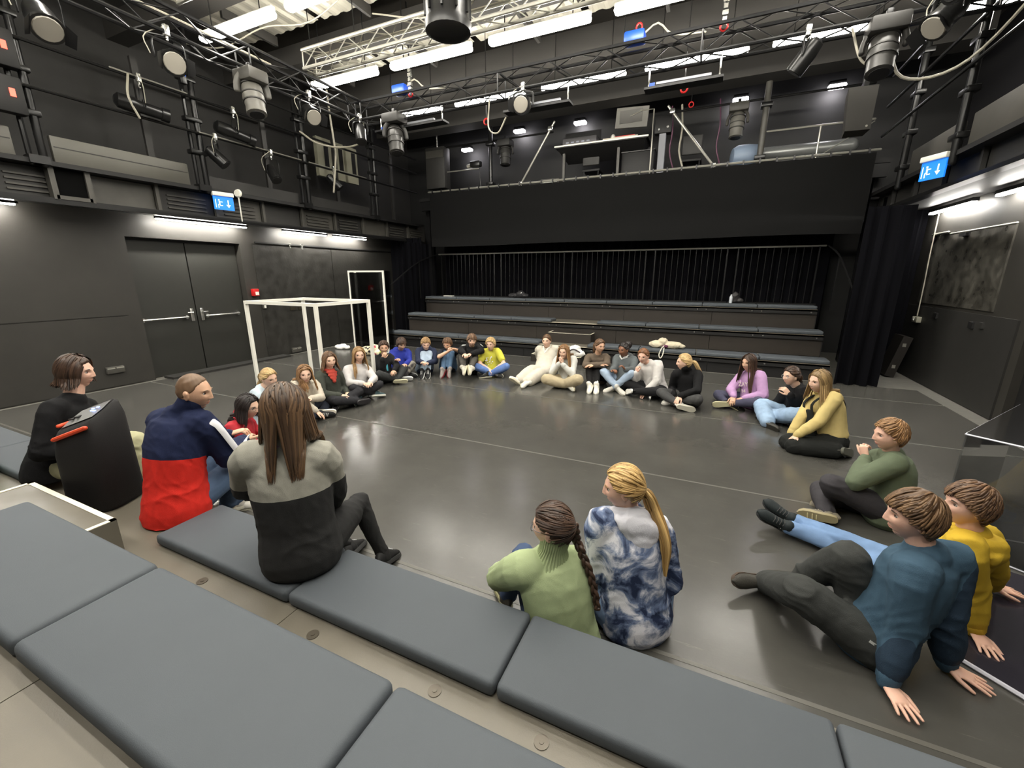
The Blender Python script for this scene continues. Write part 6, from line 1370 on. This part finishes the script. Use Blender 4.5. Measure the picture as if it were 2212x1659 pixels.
H_blond=hair_mat('blonde',(176,140,90),(226,196,142)); H_dblond=hair_mat('dark_blonde',(138,106,70),(190,154,106)); H_light=hair_mat('light_brown',(120,88,60),(172,132,90)); H_red=hair_mat('red_brown',(110,72,48),(150,104,70))
WHITE=((206,202,192),(206,202,186)); 
def stripes(c,col=(225,225,228)):
    q,s=c['q'],c['s']; m=cloth('stripe_%d'%sum(col),col)
    for S_,sg in(('L',-1),('R',1)):
        sh,e,w=q['s'+S_],q['e'+S_],q['w'+S_]; d1=nrm(e-sh); d2=nrm(w-e)
        o1=orth(c['sx']*sg*.6+np.array([0,0,.7])-c['fwd']*.2,d1); o2=orth(c['sx']*sg*.9+np.array([0,0,.35])-c['fwd']*.2,d2)
        P=[sh*.6+q['nck']*.4+o1*.055*s,sh+o1*.081*s,sh*.5+e*.5+o1*.084*s,e+nrm(o1+o2)*.074*s,e*.5+w*.5+o2*.062*s,e*.1+w*.9+o2*.05*s]
        strip_on(c,P,.021*s,.007,m,'sleeve_stripe','white sleeve stripe',side=np.cross(d1,o1))
def T(m,**k): return dict(m=m,**k)
person('p01','woman with dark bob in black top and khaki trousers behind the black loudspeaker',S_P,(dict(k='bob',len=.215,n=230,line='girl',part=.01,hz=-.03,flick=.010,w=.014,lift=.008),H_dbrown),
  T(cloth('black_top',(20,20,22)),name='top',g=.014,sr=.92,len=.06),dict(m=cloth('khaki',(168,165,128)),rk=1.15,ra=1.2,g=.014),dict(c=((60,50,45),(180,175,160))),fine=.0045,coarse=.011,seat=.38,slim=.95)
person('p02','man in navy and red track jacket with white sleeve stripes, cropped hair',S_M,(dict(k='buzz',th=.0035,line='buzz'),hair_mat('cropped',(118,92,70),(130,104,82))),
  T(zone2('jacket',(28,36,66),(205,42,32)),name='jacket',g=.028,sr=1.12,zone=zjacket(.27),len=.06,wr=.02,collar=1),dict(m=denim('blue',(70,95,130)),rk=1.15,ra=1.15,g=.004),dict(c=WHITE),fine=.004,coarse=.010,seat=.312,hands=dict(L=dict(c=.9),R=dict(c=.9)),extra=[stripes])
person('p03','girl with glasses and dark hair in a red jacket beside the man',S_L,(dict(k='bob',len=.27,n=170,line='girl',part=.012,hz=-.02),H_black),
  T(cloth('red_jacket',(188,32,44),rough=.6),name='jacket',g=.018),dict(m=cloth('dark_blue',(40,44,60))),dict(c=WHITE),fine=.005,extra=[x_glasses((60,60,65))])
person('p04','girl with blonde ponytail in pale blue sweatshirt before the white frame',S_L,(dict(k='pony',line='girl',path=[(-.02,-.16,.0),(-.06,-.2,-.1),(-.08,-.2,-.26)],r=.04),H_blond),
  T(cloth('pale_blue',(196,214,226)),g=.018),dict(m=denim('light',(130,155,185))),dict(c=WHITE),fine=.005,roll=-.12)
def x_ring(col):
    def fn(c):
        q,ax,fwd,sx,s=c['q'],c['ax'],c['fwd'],c['sx'],c['s']; n=q['nck']; ring=[n+ax*.034*s+fwd*math.cos(a)*.064*s+sx*math.sin(a)*.070*s for a in np.linspace(0,2*math.pi,17)]
        b=MB(); b.tube(ring,.014*s,8,cap=False); part('collar',b,cloth('ring_%d'%sum(col),col),c['par'],'mauve collar edge')
    return fn
c5=person('p05','woman seen from behind in two tone grey sweater on the near cushion',S_L,(dict(k='long',len=.40,n=420,line='girl',part=.01,hz=.0,w=.012,lift=.010),hair_mat('chestnut',(66,50,38),(112,86,62))),
  T(zone2('sweater',(152,150,140),(44,44,44)),name='sweater',g=.022,sr=1.15,zone=zb(.30),len=.02,wr=.012,collar=1),dict(m=cloth('charcoal',(38,38,38)),rk=.85,ra=.8,g=.004),dict(c=((28,28,28),(40,40,40),(190,190,190))),fine=.005,coarse=.009,seat=.38,floorz=-.37,extra=[x_ring((150,122,148))])
person('p06','girl with wavy light brown hair in a cream hoodie',S_L,(dict(k='long',len=.33,n=170,line='girl',hz=-.02,wave=.004,front=1),H_light),
  T(cloth('cream',(196,186,168)),g=.018,hood=1,hm=cloth('cream',(196,186,168))),dict(m=denim('navy',(38,44,58))),dict(c=((28,28,30),(235,230,215),(230,230,225))),hands=dict(R=dict(c=.3)))
person('p07','girl with coral red scarf and dark green sweatshirt by the white frame',S_L,(dict(k='bob',len=.27,n=170,line='girl',hz=-.02,wave=.003,flick=.008),H_brown),
  T(cloth('dark_green',(68,72,64)),g=.016),dict(m=cloth('charcoal2',(44,44,48)),rk=.95),dict(c=((36,34,38),(50,48,50),(120,120,120))),extra=[x_scarf((206,72,58))])
person('p08','girl with very long blonde hair in a white sweatshirt and black leggings',S_L,(dict(k='long',len=.43,n=200,line='girl',hz=-.02,front=1),H_dblond),
  T(cloth('white_sweat',(200,196,194)),g=.018),dict(m=cloth('charcoal2',(44,44,48)),rk=.9,ra=.85),dict(c=((70,95,100),(225,225,215),(220,220,220))))
def p09x(c):
    q,s=c['q'],c['s']; n=q['nck']+c['fwd']*.08*s
    strip_on(c,[n+c['sx']*.03+c['ax']*.0,n+c['sx']*.05*s+c['fwd']*.035-c['ax']*.18*s,n+c['sx']*.06*s+c['fwd']*.05-c['ax']*.34*s],.02,.008,cloth('turquoise',(70,170,190)),'jacket_lining','turquoise strip',side=c['sx'])
person('p09','boy in black jacket with turquoise strip, hand under his chin',S_M,(dict(k='short',len=.05,th=.012),H_dbrown),
  T(cloth('black_jacket',(30,30,32)),name='jacket',g=.016),dict(m=cloth('grey_trousers',(58,60,60)),rk=1.05),dict(c=((40,40,40),(200,195,165))),hands=dict(R=dict(d=(.2,.2,.5),n=(-.5,.6,.3),c=.8)),extra=[p09x])
person('p10','boy with dark hair in a royal blue hoodie and camouflage trousers',S_M,(dict(k='fringe',len=.07,line='fringe',th=.016,sweep=(.1,.9,-.2)),H_dbrown),
  T(cloth('royal_blue',(38,52,160)),g=.018,hood=1),dict(m=camo(),g=.014),dict(c=((30,30,32),(225,225,222))))
person('p11','boy in navy hoodie hugging his knees in light blue jeans',S_L,(dict(k='short',len=.06,th=.013),H_dblond),
  T(cloth('navy_hoodie',(42,50,76)),g=.02,hood=1),dict(m=denim('ice',(168,190,214)),rk=.95,ra=.9),dict(c=((34,34,36),(235,235,232),(235,235,235))))
person('p12','boy with crossed bare forearms on his knees, dark red trainers',S_M,(dict(k='short',len=.05,th=.012),H_brown),
  T(cloth('dark_tee',(34,36,46)),name='t_shirt',sleeve='short',g=.014),dict(m=denim('mid',(84,120,160)),rk=.9,ra=.85),dict(c=((150,140,135),(120,36,44),(225,222,215))))
def p13x(c):
    q,s=c['q'],c['s']; m=mat('white_print',lin((235,235,235)),.7)
    for S_,sg in(('L',-1),('R',1)):
        o=q['s'+S_]*.45+q['e'+S_]*.55; d=nrm(q['e'+S_]-q['s'+S_]); ou=orth(c['fwd']*.9+np.array([0,0,.5])+c['sx']*sg*.3,d)
        me=flat_text(c,'LA',o+ou*.078*s-d*.0,np.cross(d*1.0,ou)*0+d*sg,np.cross(ou,d*sg),.10,m); part('sleeve_print',me,m,c['par'],'white sleeve lettering')
person('p13','boy with brown fringe in a black hoodie with white sleeve lettering',S_L,(dict(k='fringe',len=.075,line='fringe',th=.016),H_brown),
  T(cloth('black_hoodie',(26,26,28)),g=.02,hood=1),dict(m=cloth('olive_grey',(86,82,76)),rk=1.0,ra=.9),dict(c=((190,185,170),(205,198,172))),socks=((225,220,205),.1),extra=[p13x])
def p14x(c):
    q,s=c['q'],c['s']; m=mat('white_print',lin((235,235,235)),.7); o=q['pel']*.45+q['nck']*.55+c['fwd']*.135*s
    b=MB(); r_=np.random.default_rng(4)
    for k in range(14):
        u,v=r_.uniform(-.07,.07),r_.uniform(-.08,.07); a=o+c['sx']*u+c['ax']*v-c['fwd']*abs(u)*.25; e=r_.normal(size=2)*.022
        b.tube([a,a+c['sx']*e[0]+c['ax']*e[1]],[(.009,.003),(.006,.003)],6,side=c['sx'])
    part('chest_print',b,m,c['par'],'faded white print')
person('p14','blond boy in bright yellow t-shirt sitting cross legged',S_L,(dict(k='short',len=.07,th=.015,sweep=(.5,.6,0)),H_blond),
  T(cloth('yellow_tee',(212,206,62)),name='t_shirt',sleeve='short',g=.016),dict(m=denim('bright',(86,122,196)),rk=1.05),dict(c=((46,46,44),(200,195,175),(200,200,200))),extra=[p14x])
person('p15','woman all in white leaning back beside the far step',S_L,(dict(k='bun',line='girl',tie=(0,-.095,.02),buns=[((0,-.005,0),.03)]),H_brown),
  T(cloth('white_blouse',(204,198,182)),name='blouse',g=.02,sr=1.05,len=.04,wr=.02),dict(m=cloth('white_trousers',(204,196,180)),rk=1.3,ra=1.6,g=.014,cut=.05,wr=.012),dict(c=((235,232,222),(226,220,195))),hands=dict(L=dict(d=(0,1,0),c=.1),R=dict(d=(-.5,.8,0),c=.1)),extra=[x_shirt_v((240,236,226),.14)])
person('p16','girl with hands clasped at her mouth in white top and beige trousers',S_L,(dict(k='long',len=.40,n=180,line='girl',hz=-.02,front=1,part=-.012),H_light),
  T(cloth('white_top',(204,204,198)),name='top',g=.012),dict(m=cloth('beige',(186,170,136)),rk=1.25,ra=1.5,g=.010,cut=.06,wr=.013),dict(c=((225,222,205),(215,208,180),(240,240,235))),hands=dict(R=dict(d=(.1,.15,.9),n=(.8,.3,0),c=.8),L=dict(d=(-.1,.15,.9),n=(-.8,.3,0),c=.8)))
person('p17','girl in brown top with arms folded on her knees, white trainers',S_M,(dict(k='pony',line='girl',path=[(0,-.14,.0),(.0,-.15,-.08),(.02,-.13,-.19)],r=.03),H_brown),
  T(cloth('brown_top',(98,84,70)),name='top',g=.010),dict(m=cloth('black_leggings',(24,23,24)),rk=.85,ra=.85),dict(c=((232,228,214),(238,234,220),(245,245,240))),socks=((240,238,230),.14),hands=dict(L=dict(c=.3),R=dict(c=.3)))
person('p18','girl with dark bun in grey hoodie with white collar, light jeans',S_D,(dict(k='bun',line='girl',tie=(0,-.09,.05),buns=[((0,-.03,.01),.065)],th=.010),H_black),
  T(cloth('grey_hoodie',(92,98,100)),g=.02,hood=1,hm=cloth('grey_hood',(84,88,90))),dict(m=denim('pale',(160,184,212)),rk=1.0,ra=.95),dict(c=WHITE),eye=(40,26,18),hands=dict(R=dict(c=.7,d=(.3,-.3,.1)),L=dict(c=.9,d=(-.4,-.3,.6))),extra=[x_shirt_v((240,240,236),.05)])
person('p19','girl in white sweatshirt leaning forward, chin on her hand',S_P,(dict(k='bun',line='girl',tie=(0,-.1,0),buns=[((0,-.01,0),.034)]),H_red),
  T(cloth('white_sweat2',(204,200,196)),g=.024,sr=1.08,len=.02,wr=.018),dict(m=cloth('black_trousers',(26,26,28)),rk=1.05),dict(c=((30,30,32),(235,232,225))),socks=((240,238,235),.07),hands=dict(R=dict(d=(.1,.1,.9),n=(.5,.5,0),c=1.1),L=dict(c=.8)))
person('p20','girl in black turtleneck with very long blonde ponytail and white trainers',S_L,(dict(k='pony',line='girl',tie=(0,-.1,.0),path=[(.0,-.15,-.0),(0,-.2,-.12),(0,-.2,-.28),(.02,-.17,-.44)],r=.026),H_blond),
  T(cloth('black_turtle',(22,22,24)),name='turtleneck',g=.012,collar=1,cl=.01),dict(m=denim('grey',(72,72,72)),rk=1.0,ra=.95),dict(c=WHITE+((245,245,240),)),hands=dict(R=dict(d=(.2,-.3,-.8),c=.25),L=dict(d=(-.3,-.5,-.6),c=.3)))
def p21x(c):
    q,s=c['q'],c['s']; m=mat('pale_print',lin((226,214,206)),.7); o=q['pel']*.42+q['nck']*.58+c['fwd']*.142*s
    me=flat_text(c,'ZAY',o,-c['sx'],c['ax'],.085,m); part('chest_print',me,m,c['par'],'pale chest lettering')
    me=flat_text(c,'14',o-c['ax']*.09*s,-c['sx'],c['ax'],.075,m); part('chest_print',me,m,c['par'],'pale chest number 14')
person('p21','girl with very long dark hair in a lilac sweatshirt with pale lettering',S_M,(dict(k='long',len=.52,n=220,line='girl',hz=-.02,front=1),H_dbrown),
  T(cloth('lilac',(186,142,192)),g=.022,sr=1.08),dict(m=cloth('slate_purple',(70,70,92)),rk=.95,ra=.9),dict(c=((34,34,32),(190,185,150),(220,215,180))),extra=[p21x],hands=dict(R=dict(d=(-.1,-.5,-.5),c=.4),L=dict(c=.3)))
person('p22','girl with glasses in black top and light jeans, hands under her chin',S_L,(dict(k='pony',line='girl',path=[(0,-.13,-.02),(.02,-.14,-.07),(.03,-.12,-.12)],r=.026,n=30),H_dbrown),
  T(cloth('black_top2',(24,24,26)),name='top',g=.012),dict(m=denim('light_blue',(140,172,208)),rk=1.25,ra=1.6,g=.014,cut=.02),dict(c=((40,38,36),(52,50,44))),hands=dict(R=dict(d=(-.2,.1,.7),n=(.6,.3,.3),c=.9),L=dict(d=(-.5,.0,.5),n=(-.6,.3,.3),c=.7)),extra=[x_glasses((190,190,195))])
def p23x(c):
    q,s,ax,fwd,sx=c['q'],c['s'],c['ax'],c['fwd'],c['sx']; m=cloth('black_dungaree',(30,32,30))
    o=q['pel']*.45+q['nck']*.55+fwd*.184*s
    p=[tube_np([o-ax*.17*s+fwd*.02,o-ax*.03*s+fwd*.008,o+ax*.07*s-fwd*.01],[(.10*s,.03),(.085*s,.026),(.065*s,.022)],14,True,side=sx)]
    for sg in(-1,1): p.append(tube_np(crom([o+ax*.05*s+sx*sg*.055*s,o+ax*.16*s+sx*sg*.065*s-fwd*.02*s,q['nck']+sx*sg*.07*s+ax*.012-fwd*.01,q['nck']+sx*sg*.06*s-fwd*.13*s-ax*.1*s,q['pel']+ax*.15*s-fwd*.125*s+sx*sg*.03],16),[(.022*s,.009)]*16,8,True,side=sx))
    remesh_obj('dungaree_bib',p,.009,m,c['par'],None,1)
    col=[q['nck']+ax*.03*s+fwd*math.cos(a)*.062*s+sx*math.sin(a)*.068*s for a in np.linspace(-2.8,2.8,13)]
    b=MB(); b.tube(col,[(.012,.03)]*13,8,side=ax*0+np.array([0,0,1.])); part('shirt_collar',b,cloth('yellow_soft',(216,188,108)),c['par'])
person('p23','kneeling girl in pale yellow shirt and black dungarees',S_L,(dict(k='long',len=.34,n=210,line='girl',hz=-.02,part=-.01,flick=.006,front=1),hair_mat('dark_blonde2',(104,82,56),(176,146,100))),
  T(cloth('yellow_soft',(212,188,116)),name='shirt',g=.013,sr=1.08,len=-.1),dict(m=cloth('black_dungaree',(30,32,30)),rk=1.2,ra=1.4,g=.016),dict(c=((70,70,64),(90,90,80))),fine=.005,coarse=.011,hands=dict(L=dict(d=(-.5,-.35,-.55),c=.35),R=dict(d=(-.55,-.25,-.5),c=.35)),extra=[p23x])
def solebars(c):
    q,s=c['q'],c['s']; shs=[o for o in c['par'].children if o.name.startswith('shoe')]
    for S_,sh in zip('LR',shs):
        an,to,k=q['a'+S_],q['t'+S_],q['k'+S_]; a=nrm(to-an); up=orth(k-an,a); x=np.cross(a,up); L=.25*s; heel=an-a*.062*s-up*.055*s
        for f,l in ((.52,.5),(.62,.6),(.74,.6)):
            o=heel+a*L*f-up*.001+up*.012*s*max(0,f-.7); b=MB(); b.tube([o-x*.034*s*l,o+x*.034*s*l],.004*s,5); part('sole_bar',b,mat('sole_cream',lin((215,205,160)),.6),sh,'pale sole bar')
person('p24','boy in moss green sweatshirt with his hand at his mouth',S_P,(dict(k='short',len=.06,th=.014,sweep=(.5,.5,0)),H_light),
  T(cloth('moss_green',(96,108,84)),g=.022,sr=1.1),dict(m=cloth('dark_grey_trousers',(58,56,60)),rk=1.1,ra=1.1,g=.012),dict(c=((120,112,96),(150,140,108),(220,215,190))),fine=.0045,coarse=.010,hands=dict(L=dict(d=(-.25,.3,.8),n=(.6,.4,0),c=1.2),R=dict(c=.4)),extra=[solebars])
person('p25','boy in bright yellow hoodie and blue jeans leaning back on his hands',S_P,(dict(k='fringe',len=.075,line='fringe',th=.017,sweep=(.2,.8,-.1)),H_brown),
  T(cloth('yellow_hoodie',(206,168,36)),name='hoodie',g=.024,sr=1.08,hood=1),dict(m=denim('sky',(100,136,186)),rk=.95,ra=.9),dict(c=((30,38,40),(40,42,44),(60,60,60))),socks=((225,222,212),.12),fine=.004,coarse=.010,hands=dict(L=dict(d=(.1,-1,-.12),c=.08,sp=.16),R=dict(d=(1,.1,-.12),c=.08,sp=.16)))
def p26x(c):
    q,s=c['q'],c['s']; h=q['hL']*.75+q['kL']*.25; d=nrm(q['kL']-q['hL']); o=orth(np.array([-.3,-.8,.6]),d)
    b=MB(); b.box(h+o*.098*s,(.012,.05,.006),rot=np.stack([np.cross(d,o),d,o],1)); part('pocket_tag',b,cloth('tag',(170,170,165)),c['par'],'small light pocket tag')
    n=q['nck']; ring=[n+c['ax']*.028*s+c['fwd']*math.cos(a)*.066*s+c['sx']*math.sin(a)*.074*s for a in np.linspace(0,2*math.pi,17)]
    b=MB(); b.tube(ring,.0028,6); part('necklace',b,M_chrome,c['par'],'thin silver chain')
person('p26','boy with thick brown hair in dark teal sweatshirt, leaning back',S_P,(dict(k='fringe',len=.095,line='fringe',th=.017,lift=.007,sweep=(.15,.9,-.25)),hair_mat('mop_brown',(84,62,44),(126,98,70))),
  T(zone2('teal',(60,84,102),(38,54,70)),name='sweatshirt',g=.026,sr=1.14,zone=zarms,wr=.014),dict(m=cloth('graphite',(58,60,58)),rk=1.15,ra=1.15,g=.016),dict(c=((60,58,52),(78,66,56))),fine=.0038,coarse=.009,
  hands=dict(L=dict(d=(.32,-.95,-.12),c=.06,sp=.17),R=dict(d=(.9,-.4,-.12),c=.06,sp=.17)),extra=[p26x])
def p27x(c):
    q,s,ax,fwd,sx=c['q'],c['s'],c['ax'],c['fwd'],c['sx']; n=q['nck']
    a=n-ax*.005*s; top_=c['neckb']+c['R'][2]*.008
    b=MB(); K=26
    for zz,(cc,rx,ry) in enumerate(()): pass
    prof=[(a-ax*.085*s,.135,.10),(a-ax*.045*s,.135,.122),(a+ax*.005*s,.098,.094),(a*.5+top_*.5,.070,.068),(top_,.073,.071),(top_+ax*.006*s,.066,.064)]
    v=[];f=[];m=72
    for j,(cc,rx,ry) in enumerate(prof):
        for k in range(m):
            an=2*math.pi*k/m; rr=1+.025*(1 if k%2 else -1); v.append(cc+(sx*math.cos(an)*rx+fwd*math.sin(an)*ry)*s*rr)
    for j in range(len(prof)-1):
        for k in range(m): f.append((j*m+k,j*m+(k+1)%m,(j+1)*m+(k+1)%m,(j+1)*m+k))
    b.raw(v,f,0,True); part('ribbed_collar',b,cloth('celery_rib',(156,172,124)),c['par'],'pale green ribbed roll collar')
person('p27','girl with long brown braid in pale green turtleneck, seen from behind',S_L,(dict(k='braid',line='girl',th=.012,tie=(.045,-.085,.0),path=[(.065,-.095,-.08),(.09,-.10,-.17),(.095,-.135,-.28),(.10,-.15,-.40)],out=(.3,-1,.2)),H_dbrown),
  T(cloth('celery',(160,176,128),knit=220),name='turtleneck',g=.024,sr=1.2,collar=1,wr=.012),dict(m=denim('deep',(58,78,116)),rk=1.05),dict(c=((60,56,48),(150,146,110),(170,170,160))),fine=.0045,coarse=.009,extra=[x_glasses((120,120,130)),p27x])
person('p28','girl with long blonde ponytail in blue and white tie dye hoodie',S_P,(dict(k='pony',line='girl',tie=(0,-.1,-.012),path=[(.0,-.135,-.06),(.02,-.16,-.16),(.05,-.165,-.30),(.06,-.15,-.44)],r=.034,n=60),hair_mat('honey',(166,130,78),(218,182,120))),
  T(tiedye(),name='hoodie',g=.026,sr=1.15,hood=1,hm=cloth('pale_hood',(206,206,214)),len=.03,wr=.014),dict(m=denim('sky2',(108,136,176)),rk=1.1,g=.014),dict(c=((206,64,58),(196,70,62))),fine=.004,coarse=.009)
build_soft()
run_jobs()
